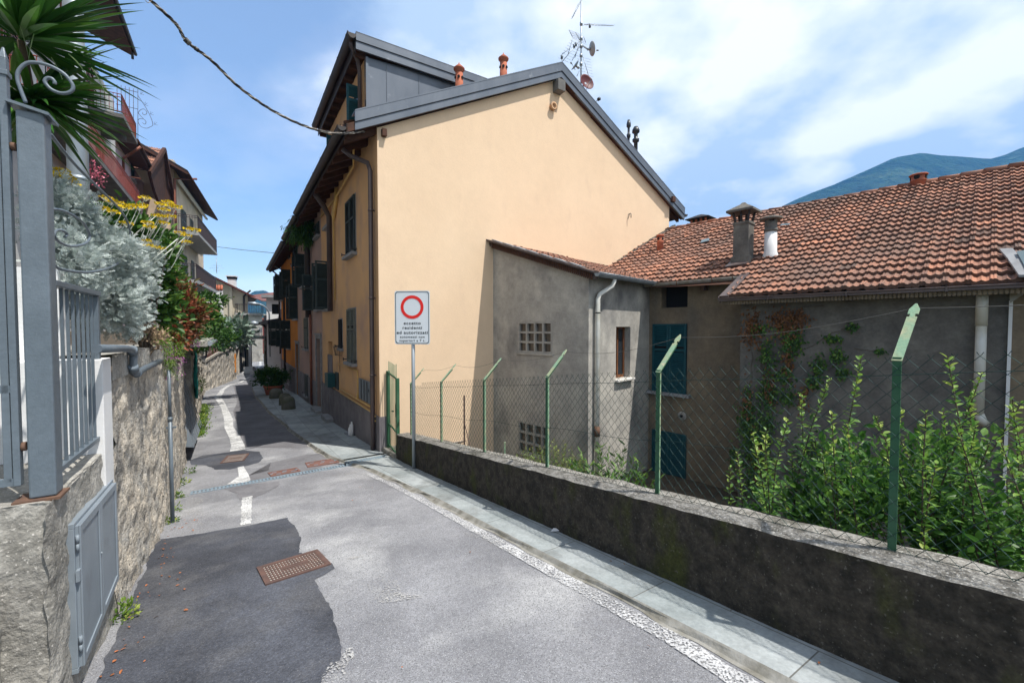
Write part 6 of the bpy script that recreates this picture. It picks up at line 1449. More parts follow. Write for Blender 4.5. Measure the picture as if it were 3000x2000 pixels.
b = MB(); b.box(ST, 4.11, 4.25, -6, -1.0, .5, 2.0); build('garden_wall', b, 'whitew', label='white plastered garden wall seen through the gate bars', cat='wall')
# long stone wall
sw = thing('retaining_wall', 'old rubble retaining wall with a concrete coping along the left of the road', 'wall', ST.p(7, -.8, G(7)))
b = MB()
b.grid(displace_wall(ST, 4.09, 10.72, lambda a: G(a) - .15, lambda a: lt(a) - .002, lw_, .035, .030, 6.5, 1, 8), smooth=True); build('stonework', b, 'rub', sw)
b = MB(); b.grid(displace_wall(ST, 4.09, 10.72, lt, lambda a: lt(a) + .185, lambda a: lw_(a) + .02, .06, .012, 6, 1, 4))
P = [[ST.p(a, lw_(a) + .02 - .32 * j / 4, lt(a) + .185) + noisy((a, j, 0), .01, 4) for j in range(5)] for a in np.arange(4.09, 10.8, .12)]; b.grid(P)
b.grid([[ST.p(a, lw_(a) - .30, lt(a) + .185 * j) for j in (0, 1)] for a in np.arange(4.09, 10.8, .5)]); build('coping', b, 'concrete', sw)
# garage
gr_ = thing('garage', 'low garage opening in the left wall with a grey metal up-and-over door and concrete canopy', 'garage', ST.p(12.2, -.95, G(12)))
b = MB(); GA, GB_ = 10.74, 13.7; gzt = 1.05
b.box(ST, GA - .02, GA + .12, -3.5, -.90, G(11) - .2, gzt); b.box(ST, GB_ - .12, GB_, -3.5, -.96, G(13.5) - .2, gzt); b.box(ST, GA, GB_, -3.5, -.93, gzt, gzt + .16); b.box(ST, GA, GB_, -3.5, -3.4, G(13) - .2, gzt); build('frame', b, 'concrete', gr_)
b = MB(); b.hexa([ST.p(GA + .13, -1.25, -.75), ST.p(GA + .13, -.75, -.85), ST.p(GB_ - .15, -.80, -1.05), ST.p(GB_ - .15, -1.30, -.95), ST.p(GA + .13, -1.30, gzt - .02), ST.p(GA + .13, -1.26, gzt - .02), ST.p(GB_ - .15, -1.26, gzt - .02), ST.p(GB_ - .15, -1.30, gzt - .02)])
for k in range(8): a = GA + .2 + k * .34; b.hexa([ST.p(a, -.742, -.86), ST.p(a + .02, -.742, -.86), ST.p(a + .02, -.755, -.86), ST.p(a, -.755, -.86), ST.p(a, -1.245, gzt - .03), ST.p(a + .02, -1.245, gzt - .03), ST.p(a + .02, -1.262, gzt - .03), ST.p(a, -1.262, gzt - .03)])
build('door', b, 'cab', gr_)
b = MB(); b.box(ST, GA - .6, GB_ - .2, -1.5, -.45, 1.24, 1.36); b.box(ST, GA - .5, GA - .38, -1.5, -.9, 1.0, 1.24); build('canopy', b, 'concrete', gr_, bev=.01)
b = MB(); b.tube([ST.p(GA - .5, -.42, 1.30), ST.p(GB_ - .3, -.42, 1.27)], .05, 10); build('canopy_gutter', b, 'galv', gr_)
# second stretch of wall beyond the garage and the curving far wall
sw2 = thing('retaining_wall', 'second stretch of rubble wall, from the garage to the bend in the road', 'wall', ST.p(22, -1.3, G(22)))
b = MB(); b.grid(displace_wall(ST, 13.7, 31.6, lambda a: G(a) - .2, lt, lw_, .16, .10, 2.2, 1, 5)); build('stonework', b, 'rub', sw2)
b = MB(); P = [[ST.p(a, lw_(a) + .05 - .4 * j, lt(a) + .001 + (.12 if k else 0)) for j, k in ((0, 0), (0, 1), (1, 1), (1, 0))] for a in np.arange(13.7, 31.8, .6)]; b.grid(P); build('coping', b, 'concrete', sw2)
FW = [(31.5, -1.55, -.45), (34.7, -1.0, -.15), (39.5, -.2, -.0), (42, .05, -.1)]
sw3 = thing('retaining_wall', 'far rubble wall at the bend with a brown panel fence on top', 'wall', ST.p(36, -.8, G(36)))
b = MB()
for (p, q) in zip(FW[:-1], FW[1:]):
    n = 14; P = []
    for i in range(n + 1):
        t = i / n; a, w, zt = [p[k] + (q[k] - p[k]) * t for k in range(3)]; P.append([ST.p(a, w, G(a) - .2 + (zt - G(a) + .2) * j / 12) + noisy((a * 2, j, w), .08, 1.3) for j in range(13)])
    b.grid(P)
    b.hexa([ST.p(p[0], p[1] + .06, p[2]), ST.p(q[0], q[1] + .06, q[2]), ST.p(q[0], q[1] - .5, q[2]), ST.p(p[0], p[1] - .5, p[2]), ST.p(p[0], p[1] + .06, p[2] + .15), ST.p(q[0], q[1] + .06, q[2] + .15), ST.p(q[0], q[1] - .5, q[2] + .15), ST.p(p[0], p[1] - .5, p[2] + .15)])
build('stonework', b, 'rub', sw3)
b = MB(); q = at(640, 1088, 29.5); b.bar(q, q + Vector((0, 0, .55)), .25, .3); build('wall_niche', b, 'dark', sw3)
b = MB(); q = at(681, 1072, 34.2); b.bar(q + Vector((0, 0, -.5)), q + Vector((0, 0, 1.0)), .42, .3); build('orange_pillar', b, 'orange', sw3)
# brown panel fence: boards between posts
pf_ = thing('panel_fence', 'reddish brown corrugated panel fence on the far wall at the bend', 'fence', ST.p(36, -.8, .1))
b = MB(); p, q = ST.p(32.2, -1.5, -.25), ST.p(38.6, -.35, .15); n = 40
for i in range(n): u0 = p.lerp(q, i / n); u1 = p.lerp(q, (i + .9) / n); off = ST.n * (.03 if i % 2 else 0); b.hexa([u0 + off, u1 + off, u1 + off + ST.n * .02, u0 + off + ST.n * .02, u0 + off + Vector((0, 0, .95)), u1 + off + Vector((0, 0, .95)), u1 + off + ST.n * .02 + Vector((0, 0, .95)), u0 + off + ST.n * .02 + Vector((0, 0, .95))])
build('panel', b, 'brownrail', pf_)
b = MB()
for i in range(5): u0 = p.lerp(q, i / 4); b.bar(u0 - Vector((0, 0, .1)), u0 + Vector((0, 0, 1.0)), .07, .07)
build('post', b, 'railing', pf_)
rl = thing('railing', 'dark iron railing above the wall right after the garage', 'railing', ST.p(17, -1.2, .9))
b = MB()
for i in range(34): a = 15.2 + i * .3; b.tube([ST.p(a, lw_(a) - .1, lt(a) + .1), ST.p(a, lw_(a) - .1, lt(a) + .9)], .012, 5)
for z in (.2, .9): b.tube([ST.p(15.2, lw_(15.2) - .1, lt(15.2) + z), ST.p(25.1, lw_(25.1) - .1, lt(25.1) + z)], .018, 6)
build('bars', b, 'railing', rl)
b = MB(); P = []
for i in range(9):
    a = 14.3 + i * .09; P.append([ST.p(a, -.93 + .03 * math.sin(i * 1.9 + k), 1.0 - 1.25 * k / 8 - .02 * i) for k in range(9)])
b.grid(P, smooth=True); P2 = [[q + ST.n * .006 for q in r_] for r_ in P]; b.grid(P2, smooth=True); build('teal_netting', b, 'tealcl', label='strip of teal netting hanging down the wall beyond the garage', cat='netting')
# white concrete beam over the second garage, porch posts, step
fg = thing('garage', 'far garage with a white concrete beam over two dark openings at the bend', 'garage', ST.p(50, .3, -2.5))
b = MB(); p, q = at(686, 1000, 35.5), at(722, 985, 44.5); b.hexa([Vector((p.x, p.y, -.2)), Vector((q.x, q.y, .0)), Vector((q.x - 2, q.y + 1, .0)), Vector((p.x - 2, p.y + 1, -.2)), Vector((p.x, p.y, .95)), Vector((q.x, q.y, 1.05)), Vector((q.x - 2, q.y + 1, 1.05)), Vector((p.x - 2, p.y + 1, .95))]); build('beam', b, 'whitew', fg)
b = MB()
for (px, Y, w_) in ((683, 35, .8), (700, 39, .5), (716, 43.5, .9)): q = at(px, 1000, Y); b.box(Fr(q.x, q.y, -33), 0, w_, -1.2, 0, -3.2, 0)
build('pier', b, 'rub', fg)
b = MB(); p, q = at(690, 1000, 37), at(724, 985, 46); b.poly([Vector((p.x - .4, p.y + .3, -3.2)), Vector((q.x - .4, q.y + .3, -3.2)), Vector((q.x - .4, q.y + .3, .2)), Vector((p.x - .4, p.y + .3, .2))]); build('opening', b, 'dark', fg)
# grey drain pipe over the coping
b = MB()
pts = [ST.p(*(lambda a, z: (a, -.70, z))(*ST.hit(px, py, -.70))) for px, py in ((283, 1021), (340, 1021), (372, 1021), (388, 1027), (391, 1040), (391, 1078), (394, 1092), (402, 1093), (425, 1078), (468, 1058))]
b.tube(pts, .027, 12)
for i in (3, 5, 7): b.tube([pts[i] + (pts[i + 1] - pts[i]).normalized() * -.025, pts[i] + (pts[i + 1] - pts[i]).normalized() * .03], .034, 12)
build('drain_pipe', b, 'anth', label='grey plastic pipe with elbows lying on the coping and turning down the stone wall', cat='pipe')
b = MB(); a_, zt = ST.hit(495, 1108, -.68); zb = G(a_) + .02; zm = ST.hit(495, 1230, -.68)[1]
b.tube([ST.p(a_, -.68, zm), ST.p(a_, -.68, zt + .1)], .018, 10); b.tube([ST.p(a_, -.68, zb - .1), ST.p(a_, -.68, zm)], .022, 10); b.tube([ST.p(a_, -.68, zm - .03), ST.p(a_, -.68, zm + .02)], .026, 10); b.box(ST, a_ - .015, a_ + .015, -.72, -.62, zm - .12, zm - .10); build('wall_pipe', b, 'anth', label='thin vertical grey pipe running down the stone wall below the pink flowers', cat='pipe')
# lamp post (steel utility pole) behind the sword plant
q = at(232, 600, 5.0); b = MB(); b.tube([Vector((q.x, q.y, .9)), Vector((q.x, q.y, 4)), Vector((q.x, q.y, 9.5))], [.100, .092, .078], 24); 
for z in (4.6, 5.1, 3.3): b.tube([Vector((q.x, q.y, z)), Vector((q.x, q.y, z + .05))], .096, 24)
build('utility_pole', b, 'galv', label='thick galvanised steel pole behind the sword-leaved plant', cat='pole')
# ---- overhead cables
def cable(name, ctrl, r, m, label, twist=0, extra=None):
    P_ = [at(*c) for c in ctrl]; fine = []
    for i in range(len(P_) - 1):
        p0, p1, p2, p3 = P_[max(i - 1, 0)], P_[i], P_[i + 1], P_[min(i + 2, len(P_) - 1)]
        for k in range(14):
            t = k / 14; fine.append(.5 * ((2 * p1) + (-p0 + p2) * t + (2 * p0 - 5 * p1 + 4 * p2 - p3) * t * t + (-p0 + 3 * p1 - 3 * p2 + p3) * t ** 3))
    fine.append(P_[-1]); b = MB()
    if twist:
        for s_ in range(twist):
            pts = []
            for i, p in enumerate(fine):
                d = (fine[min(i + 1, len(fine) - 1)] - fine[max(i - 1, 0)]).normalized(); x = d.cross(Vector((0, 0, 1))).normalized(); y = x.cross(d); t = i * .55 + s_ * 2 * math.pi / twist
                pts.append(p + x * math.cos(t) * r * 1.1 + y * math.sin(t) * r * 1.1)
            b.tube(pts, r, 6, mi=s_ % 2)
    else: b.tube(fine, r, 6)
    if extra:
        for (i, L_, R_) in extra: b.tube([fine[i], fine[min(i + L_, len(fine) - 1)]], R_, 8)
    build(name, b, m, label=label, cat='cable')
cable('overhead_cable', [(380, -60, 5.3), (440, 0, 5.5), (515, 70, 5.8), (548, 122, 5.9), (620, 178, 6.2), (700, 255, 6.6), (800, 325, 7.1), (900, 372, 7.6), (985, 391, 8.0), (1068, 386, 8.6)], .011, ['cable', 'cablelt'], 'thick twisted cable sagging from the top left to the corner of the peach house', twist=3, extra=[(40, 4, .035), (47, 2, .028), (28, 1, .024)])
cable('overhead_cable', [(420, -10, 5.4), (432, 8, 5.45), (445, 2, 5.5)], .004, ['cablelt', 'cable'], 'small loop of loose cable at the top edge of the sky')
cable('overhead_cable', [(637, 723, 33), (720, 733, 29), (835, 744, 25)], .016, ['cable', 'cable'], 'thin far wire between the beige balcony house and the orange house')
# ---- sword-leaved plant
def sword(c, n, L0, L1, wd, aim, spread, m='palm', lab=None, droop=.25, vfix=None):
    V = []; Fc = []; A = []
    b = MB()
    for k in range(n):
        th = random.uniform(0, 2 * math.pi); d = Vector((math.cos(th), math.sin(th), 0)) * spread[0] + Vector((0, 0, random.uniform(*spread[1]))); d += Vector(aim) * random.random(); d.normalize()
        L_ = random.uniform(L0, L1); side = d.cross(Vector((0, 0, 1))).normalized(); up = side.cross(d).normalized(); ns = 7; p = Vector(c) + d * .05; pts = []; base = len(b.v); dd = d.copy()
        for i in range(ns + 1):
            t = i / ns; w = wd * (.55 + .9 * t if t < .35 else .87 * (1 - ((t - .35) / .65) ** 1.6) + .03)
            b.v += [p - side * w / 2 + up * w * .22, p, p + side * w / 2 + up * w * .22]
            dd = (dd + Vector((0, 0, -droop / ns * (.4 + 1.2 * t)))).normalized(); p = p + dd * (L_ / ns)
        v = min(1, max(0, random.gauss(.55, .22))) 
        for i in range(ns):
            for j in (0, 1): q = base + i * 3 + j; b.face((q, q + 1, q + 4, q + 3), v, None, 0, False)
    return b
sp_ = thing('yucca', 'large spiky sword-leaved plant rising behind the gate post at the top left', 'plant', at(95, 900, 3.3))
c1 = at(62, 118, 2.95); c2 = at(92, 300, 3.1)
b = MB(); g0 = at(95, 900, 3.2); b.tube([Vector((g0.x - .1, g0.y + .1, .9)), g0.lerp(c2, .6), c2, c1], [.05, .04, .03, .02], 10); build('trunk', b, 'bark', sp_)
b = sword(c1, 90, .42, .78, .062, (.25, -.1, .2), (1., (-.35, 1.1)), droop=.18)
b2 = sword(c2, 120, .38, .62, .052, (.35, -.1, -.1), (1., (-.7, .4)), droop=.45)
n = len(b.v); b.v += b2.v; b.f += [tuple(i + n for i in q) for q in b2.f]; b.a += b2.a; b.uv += b2.uv; b.mi += b2.mi; b.sm += b2.sm
# long leaves whose tips reach to the right, as in the photograph
for (cx, (px, py, Y)) in [(c1, (425, 8, 3.4)), (c1, (398, 30, 3.5)), (c1, (330, 62, 3.3)), (c2, (370, 108, 3.5)), (c2, (372, 134, 3.5)), (c2, (405, 224, 3.6)), (c2, (345, 255, 3.4)), (c2, (340, 300, 3.4)), (c2, (345, 342, 3.4)), (c2, (335, 262, 3.2)), (c2, (265, 370, 3.2)), (c1, (240, -60, 3.0)), (c1, (145, -70, 2.8)), (c1, (300, 205, 3.3)), (c2, (320, 290, 3.3)), (c2, (260, 330, 3.1)), (c2, (255, 425, 3.2))] + [(c2, (random.uniform(225, 345), random.uniform(120, 400), random.uniform(3.1, 3.6))) for _ in range(34)] + [(c1, (random.uniform(120, 330), random.uniform(-60, 110), random.uniform(2.9, 3.5))) for _ in range(14)]:
    tip = at(px, py, Y); d = tip - cx; L_ = d.length; side = d.cross(Vector((.2, .3, 1))).normalized(); up = side.cross(d).normalized(); base = len(b.v); wd = .052
    for i in range(9):
        t = i / 8; p = cx.lerp(tip, t) + up * .05 * math.sin(math.pi * t) ; w = wd * (.6 + .9 * t if t < .35 else .91 * (1 - ((t - .35) / .65) ** 1.7) + .02); b.v += [p - side * w / 2 + up * w * .2, p, p + side * w / 2 + up * w * .2]
    v = random.random()
    for i in range(8):
        for j in (0, 1): q = base + i * 3 + j; b.face((q, q + 1, q + 4, q + 3), v)
build('leaves', b, 'palm', sp_)
b = MB()
for (p, q, Y) in [((58, 75), (86, 180), 2.8), ((80, 85), (88, 150), 2.8), ((100, 100), (82, 185), 2.8), ((150, 168), (195, 265), 2.9), ((200, 158), (262, 235), 2.9), ((268, 198), (315, 290), 3.0)]:
    P0, P1 = at(*p, Y), at(*q, Y + .1); side = (P1 - P0).cross(Vector((.5, .8, 0))).normalized(); base = len(b.v)
    for i in range(6): t = i / 5; c = P0.lerp(P1, t) + Vector((0, 0, .02 * math.sin(3.14 * t))); w = .024 * (1 - abs(2 * t - .8) ** 2 * .4) * (1 - t ** 4); b.v += [c - side * w / 2, c + side * w / 2]
    for i in range(5): q_ = base + i * 2; b.face((q_, q_ + 1, q_ + 3, q_ + 2))
build('bent_leaves', b, 'palmdry', sp_)
# ---- silver bush
sb = thing('silver_ragwort', 'silver leaved bush with yellow flower heads spilling over the left wall', 'bush', ST.p(4.9, -1.0, 1.35))
blobs = [((250, 725), 3.45, (.32, .26, .21), .8), ((190, 655), 3.3, (.20, .18, .18), .5), ((320, 780), 3.7, (.31, .26, .25), .7), ((380, 855), 4.0, (.19, .24, .30), .5), ((300, 880), 3.55, (.30, .25, .24), .6), ((210, 770), 3.1, (.20, .16, .22), .4), ((425, 770), 4.2, (.12, .14, .16), .2), ((350, 935), 3.8, (.19, .20, .15), .3), ((185, 590), 3.2, (.14, .12, .12), .2)]
Ps = []; Os = []; Vs = []
for (px, Y, rad, dens) in blobs:
    P_, o_, v_ = clumps(at(*px, Y), rad, int(2500 * dens), int(95 * dens) + 8, .036, shell=.55); Ps.append(P_); Os.append(o_); Vs.append(v_)
P_ = np.concatenate(Ps); o_ = np.concatenate(Os); v_ = np.concatenate(Vs); kk = P_[:, 2] > 1.18; P_, o_, v_ = P_[kk], o_[kk], v_[kk]
D_ = o_ * .9 + rng.normal(size=P_.shape) * .55 + np.array([.1, -.15, .35])
build_leaves('leaves', [leafmesh(*LOBED, P_, D_, rng.uniform(.032, .070, len(P_)), np.clip(.45 * v_ + .55 * rng.random(len(P_)), 0, 1), roll=.9)], 'silver', sb)
fl = [(310, 577, 3.9), (325, 588, 3.9), (340, 590, 3.9), (300, 607, 3.8), (330, 618, 3.8), (365, 605, 3.9), (385, 602, 4.0), (405, 603, 4.0), (425, 577, 4.2), (418, 600, 4.1), (470, 597, 4.2), (480, 612, 4.2), (490, 590, 4.3), (500, 600, 4.3), (518, 605, 4.3), (475, 632, 4.2), (500, 632, 4.3), (465, 630, 4.2), (370, 652, 4.0), (368, 702, 4.0), (430, 650, 4.1), (440, 663, 4.1), (428, 703, 4.1), (438, 718, 4.1), (478, 650, 4.2), (530, 680, 4.4), (545, 688, 4.4), (553, 668, 4.4), (570, 672, 4.4), (548, 707, 4.4), (160, 507, 3.3), (180, 497, 3.4), (195, 512, 3.4), (212, 540, 3.5), (170, 515, 3.3), (205, 525, 3.4), (470, 725, 4.2), (335, 478, 0, )]
PP = []; DD = []; VV = []; b = MB()
for f_ in fl:
    if len(f_) < 3 or f_[2] == 0: continue
    c = at(*f_); root_ = c + Vector((-.12 + random.uniform(-.05, .05), -.05, -.28)); b.tube([root_, root_.lerp(c, .6) + Vector((.01, 0, .01)), c], [.0035, .003, .002], 5, caps=False)
    n = 44
    for k in range(n):
        t = 2 * math.pi * random.random(); r_ = .052 * math.sqrt(random.random()); q = c + Vector((math.cos(t) * r_, math.sin(t) * r_, random.uniform(-.006, .010) - r_ * .15)); PP.append(tuple(q)); DD.append((math.cos(t) * .5, math.sin(t) * .5, 1)); VV.append(random.random())
        if k % 5 == 0: b.tube([c + Vector((0, 0, -.045)), q], .0018, 4, caps=False)
for (p, q) in (((520, 700, 4.3), (400, 800, 4.0)), ((548, 690, 4.4), (505, 730, 4.3)), ((460, 630, 4.2), (380, 700, 4.0)), ((200, 520, 3.4), (165, 570, 3.3)), ((505, 728, 4.3), (430, 790, 4.1))): b.tube([at(*p), at(*q)], .005, 6)
build('stem', b, 'silverstem', sb)
PF = np.array(PP); DF = np.array(DD); build_leaves('flowers', [leafmesh([(-.5, -.5, 0), (.5, -.5, 0), (.5, .5, .1), (-.5, .5, .1)], [(0, 1, 2, 3)], PF, DF, rng.uniform(.010, .017, len(PF)), np.array(VV))], 'yellow', sb)
# ---- other plants above the wall
def blob_bush(name, label, cat, blobs, m, n, sc, cl=40, spread=.07, slim=False, dirup=.3, zmin=None, trunk=True, vb=.5, group=None):
    Ps, Os, Vs = [], [], []
    for (px, py, Y, rad, dens) in blobs: P_, o_, v_ = clumps(at(px, py, Y), rad, int(n * dens), int(cl * dens) + 5, spread, shell=.35); Ps.append(P_); Os.append(o_); Vs.append(v_)
    P_, o_, v_ = np.concatenate(Ps), np.concatenate(Os), np.concatenate(Vs)
    D_ = o_ + rng.normal(size=P_.shape) * .5 + np.array([0, 0, dirup]); c = at(*blobs[0][:3]); t = thing(name, label, cat, Vector((c.x, c.y, P_[:, 2].min())), group)
    build_leaves('leaves', [leafmesh(*(SLIM if slim else LEAF), P_, D_, rng.uniform(.7, 1.3, len(P_)) * sc, np.clip(v_ * vb + rng.random(len(P_)) * (1 - vb), 0, 1))], m, t)
    if trunk:
        b = MB(); g_ = Vector((c.x, c.y, P_[:, 2].min() - .1))
        for k in range(9):
            q = Vector(P_[rng.integers(0, len(P_))]); b.tube([g_, g_.lerp(q, .5) + Vector((0, 0, .05)), q], [.018, .012, .003], 6, caps=False)
        build('stem', b, 'bark', t)
    return t
blob_bush('laurel_bush', 'glossy green bush with long leaves just beyond the silver bush', 'bush', [(435, 800, 5.2, (.18, .3, .36), .8), (445, 885, 5.3, (.22, .3, .34), .8), (350, 665, 4.8, (.32, .3, .14), .45), (440, 735, 5.4, (.20, .3, .20), .4)], 'leafg', 1500, .10, spread=.08, slim=False)
blob_bush('photinia', 'red leaved shrub above the stone wall, between two green shrubs', 'bush', [(520, 905, 6.6, (.32, .3, .38), 1.), (500, 960, 6.4, (.26, .3, .28), .6)], 'leafr', 2000, .085, spread=.08)
blob_bush('shrub', 'bright yellow-green shrub behind the red leaved shrub', 'bush', [(495, 850, 8.6, (.24, .5, .42), .8), (525, 890, 9.0, (.30, .5, .32), .7)], 'leafy', 1700, .09)
blob_bush('citrus_shrub', 'rounded bright green shrub right of the red leaved one above the garage', 'bush', [(590, 925, 11.0, (.48, .5, .42), 1.), (565, 940, 10.4, (.42, .5, .36), .7), (615, 880, 12.5, (.3, .5, .22), .3)], 'leafg', 1900, .10)
blob_bush('flowering_shrub', 'small shrub with bare twigs and a few green leaves under the beige balconies', 'bush', [(600, 955, 11.5, (.7, .5, .28), 1.)], 'leafg', 900, .06)
blob_bush('dry_hydrangea', 'dried brown flower heads hanging over the coping beside the grey pipe', 'plant', [(425, 985, 4.3, (.17, .2, .11), 1.)], 'drytan', 520, .035, cl=30, spread=.03)
pk = blob_bush('trailing_flowers', 'trailing yellow-green plant with pink flowers hanging down the stone wall', 'plant', [(480, 1045, 5.2, (.16, .2, .30), 1.), (500, 1010, 5.5, (.2, .2, .2), .5), (470, 1000, 5.0, (.14, .14, .14), .3)], 'leafy', 1300, .035, cl=60, spread=.03, slim=True, dirup=-.5, trunk=False)
P_, o_, v_ = clumps(at(505, 1060, 5.35), (.16, .16, .26), 260, 26, .02); build_leaves('flowers', [leafmesh(*LEAF, P_, rng.normal(size=P_.shape), rng.uniform(.015, .028, len(P_)), rng.random(len(P_)))], 'purple', pk)
gk = blob_bush('lavender', 'pale grey-green low plant with violet flowers on the coping above the garage', 'plant', [(530, 980, 7.6, (.55, .4, .14), 1.), (560, 1000, 8.4, (.4, .4, .16), .6)], 'leafg', 1300, .05, slim=True, cl=60, trunk=False)
P_, o_, v_ = clumps(at(566, 985, 8.0), (.12, .15, .22), 320, 20, .03); build_leaves('flowers', [leafmesh(*LEAF, P_, rng.normal(size=P_.shape), rng.uniform(.03, .05, len(P_)), rng.random(len(P_)))], 'purple', gk)
blob_bush('prickly_pear', 'grey-green agave-like succulent bush before the cream house', 'bush', [(665, 970, 20, (1.1, .8, .55), 1.), (690, 985, 21, (.8, .7, .45), .6)], 'agave', 700, .26, cl=40, spread=.14, trunk=False)
blob_bush('hedge', 'low green and red planting behind the railing on the left', 'bush', [(625, 990, 17, (1.0, .8, .4), 1.), (600, 1000, 14, (.5, .5, .3), .4)], 'leafg', 1400, .12, trunk=False)
blob_bush('wall_creeper', 'small creeper growing from the wall joint beyond the garage', 'plant', [(581, 1125, 14.5, (.14, .2, .30), 1.)], 'leafy', 300, .06, trunk=False, spread=.04)
# weeds at the foot of the left wall
WD = [((282, 1838), .10, 1.0, 'small green weed at the wall foot right of the cabinet'), ((395, 1550), .08, .6, 'tiny weed where the dark asphalt patch meets the wall'), ((493, 1500), .08, .9, 'small weed on the light asphalt at the wall foot below the wall pipe'), ((508, 1460), .06, .6, 'small weed by the wall end of the drain grating'), ((538, 1418), .16, 1.0, 'spreading weed at the wall foot between the drain grating and the garage'), ((552, 1385), .12, .8, 'tuft of weed just before the garage door')]
for (p, r_, dn, lab) in WD:
    a, w = gnd(*p); w = max(w, lw_(a) + .03); c = ST.p(a, w, G(a) + .03); P_, o_, v_ = clumps(c, (r_, r_, r_ * .5), int(220 * dn), 10, .025); P_[:, 2] = np.maximum(P_[:, 2], G(a))
    build_leaves('weed', [leafmesh(*LEAF, P_, o_ + rng.normal(size=P_.shape) * .4 + np.array([0, 0, .6]), rng.uniform(.02, .042, len(P_)), np.clip(v_, 0, 1))], 'leafy', label=lab, cat='weed', group='weeds at the foot of the left wall')
Pn = []
for k in range(1500):
    a = random.uniform(14.0, 21.0); w = lw_(a) + .05 + abs(random.gauss(0, .11)); Pn.append(tuple(ST.p(a, w, G(a) + random.random() * .10)))
P_ = np.array(Pn); build_leaves('grass_verge', [leafmesh(*LEAF, P_, rng.normal(size=P_.shape) * .5 + np.array([0, 0, .8]), rng.uniform(.04, .09, len(P_)), rng.random(len(P_)))], 'leafy', label='strip of green weeds along the wall beyond the garage', cat='weeds', kind='stuff')
Pn = []
for k in range(90):
    if k < 70: a = random.uniform(3.2, 6.8); w = lw_(a) + .06 + abs(random.gauss(0, .16))
    else: a = random.uniform(0, 7); w = random.choice([random.uniform(2.35, 2.52), random.uniform(.2, 2)])
    Pn.append(tuple(ST.p(a, w, G(a) + (.045 if w > 2.2 else .014))))
P_ = np.array(Pn); D_ = rng.normal(size=P_.shape) * np.array([1, 1, .15]); build_leaves('fallen_leaves', [leafmesh(*LEAF, P_, D_, rng.uniform(.012, .035, len(P_)), rng.random(len(P_)), Nrm=rng.normal(size=P_.shape) * .25 + np.array([0, 0, 1.]))], 'deadleaf', label='brown fallen leaves scattered along the wall foot', cat='leaves', kind='stuff')
a, w = gnd(1638, 1569); b = MB(); b.poly([ST.p(a, w, G(a) + .045), ST.p(a + .03, w - .08, G(a) + .05), ST.p(a + .06, w - .02, G(a) + .055), ST.p(a + .03, w + .04, G(a) + .05)]); build('scrap_paper', b, 'litter', label='white scrap of paper on the pavement beside the low wall', cat='litter')
# ================================================================== HOUSES ON THE LEFT
def railing(b, F, a0, a1, w0, w1, z, h=1.0, step=.12, r=.009, n3=1):
    """vertical bars with rails from (a0,w0) to (a1,w1)"""
    p, q = F.p(a0, w0, z), F.p(a1, w1, z); L_ = (q - p).length; n = max(2, int(L_ / step))
    for i in range(n + 1): u = p.lerp(q, i / n); b.tube([u + Vector((0, 0, .06)), u + Vector((0, 0, h))], r, 4, caps=False)
    for zz_ in (.08, h - .12, h): b.tube([p + Vector((0, 0, zz_)), q + Vector((0, 0, zz_))], r * 1.8, 5)
def balcony(root, F, a0, a1, wf, wb, z, m_slab, m_rail, h=1.0, ends=(True, True), th=.16, step=.12, rr=.009):
    bl = thing('balcony', None, None, (0, 0, 0)); bl.parent = root; bl.location = F.p((a0 + a1) / 2, (wf + wb) / 2, z) - wloc(root)
    b = MB(); b.box(F, a0, a1, wb, wf, z - th, z); build('slab', b, m_slab, bl)
    b = MB(); railing(b, F, a0, a1, wf - .04, wf - .04, z, h, step, rr)
    if ends[0]: railing(b, F, a0, a0, wb, wf - .04, z, h, step, rr)
    if ends[1]: railing(b, F, a1, a1, wb, wf - .04, z, h, step, rr)
    build('railing', b, m_rail, bl); return bl
def shwin(root, F, a0, a1, w, z0, z1, m='shut', door=False, sill=True, openl=False):
    w_ = thing('door' if door else 'window', None, None, (0, 0, 0)); w_.parent = root; w_.location = F.p((a0 + a1) / 2, w, z0) - wloc(root)
    b = MB(); b.box(F, a0, a1, w, w + .01, z0, z1); build('pane', b, 'glass', w_)
    for q0, q1 in ((a0, (a0 + a1) / 2 - .01), ((a0 + a1) / 2 + .01, a1)):
        b = MB(); louvre(b, F, q0, q1, z0, z1, w + .012, 1, pitch=.09); build('shutter', b, m, w_)
    if sill: b = MB(); b.box(F, a0 - .1, a1 + .1, w, w + .14, z0 - .1, z0 - .002); build('sill', b, 'stone', w_)
# --- nearest: pale house with red balconies
WF = -4.7
def aS(px, w): return ST.hit(px, 500, w)[0]
def zS(px, py, w): return ST.hit(px, py, w)[1]
ha = thing('balcony_house', 'tall pale house with red railed balconies, nearest on the left', 'house', ST.p(12, -7, .5))
aEnd = aS(340, WF)
b = MB(); wall(b, ST, 2.5, aEnd, .5, 12.5, WF, 1, []); b.box(ST, aEnd - .01, aEnd, -12, WF - .01, .5, 12.5); b.box(ST, 2.5, 2.51, -12, WF - .01, .5, 12.5); build('wall', b, 'palewall', ha)
b = MB(); wr = -3.55; a2 = aS(401, wr); zr_ = zS(401, 185, wr); b.hexa([ST.p(2, wr, zr_ - .1), ST.p(a2, wr, zr_ - .1), ST.p(a2, -9, zr_ + 1.9), ST.p(2, -9, zr_ + 1.9), ST.p(2, wr, zr_ + .1), ST.p(a2, wr, zr_ + .1), ST.p(a2, -9, zr_ + 2.1), ST.p(2, -9, zr_ + 2.1)])
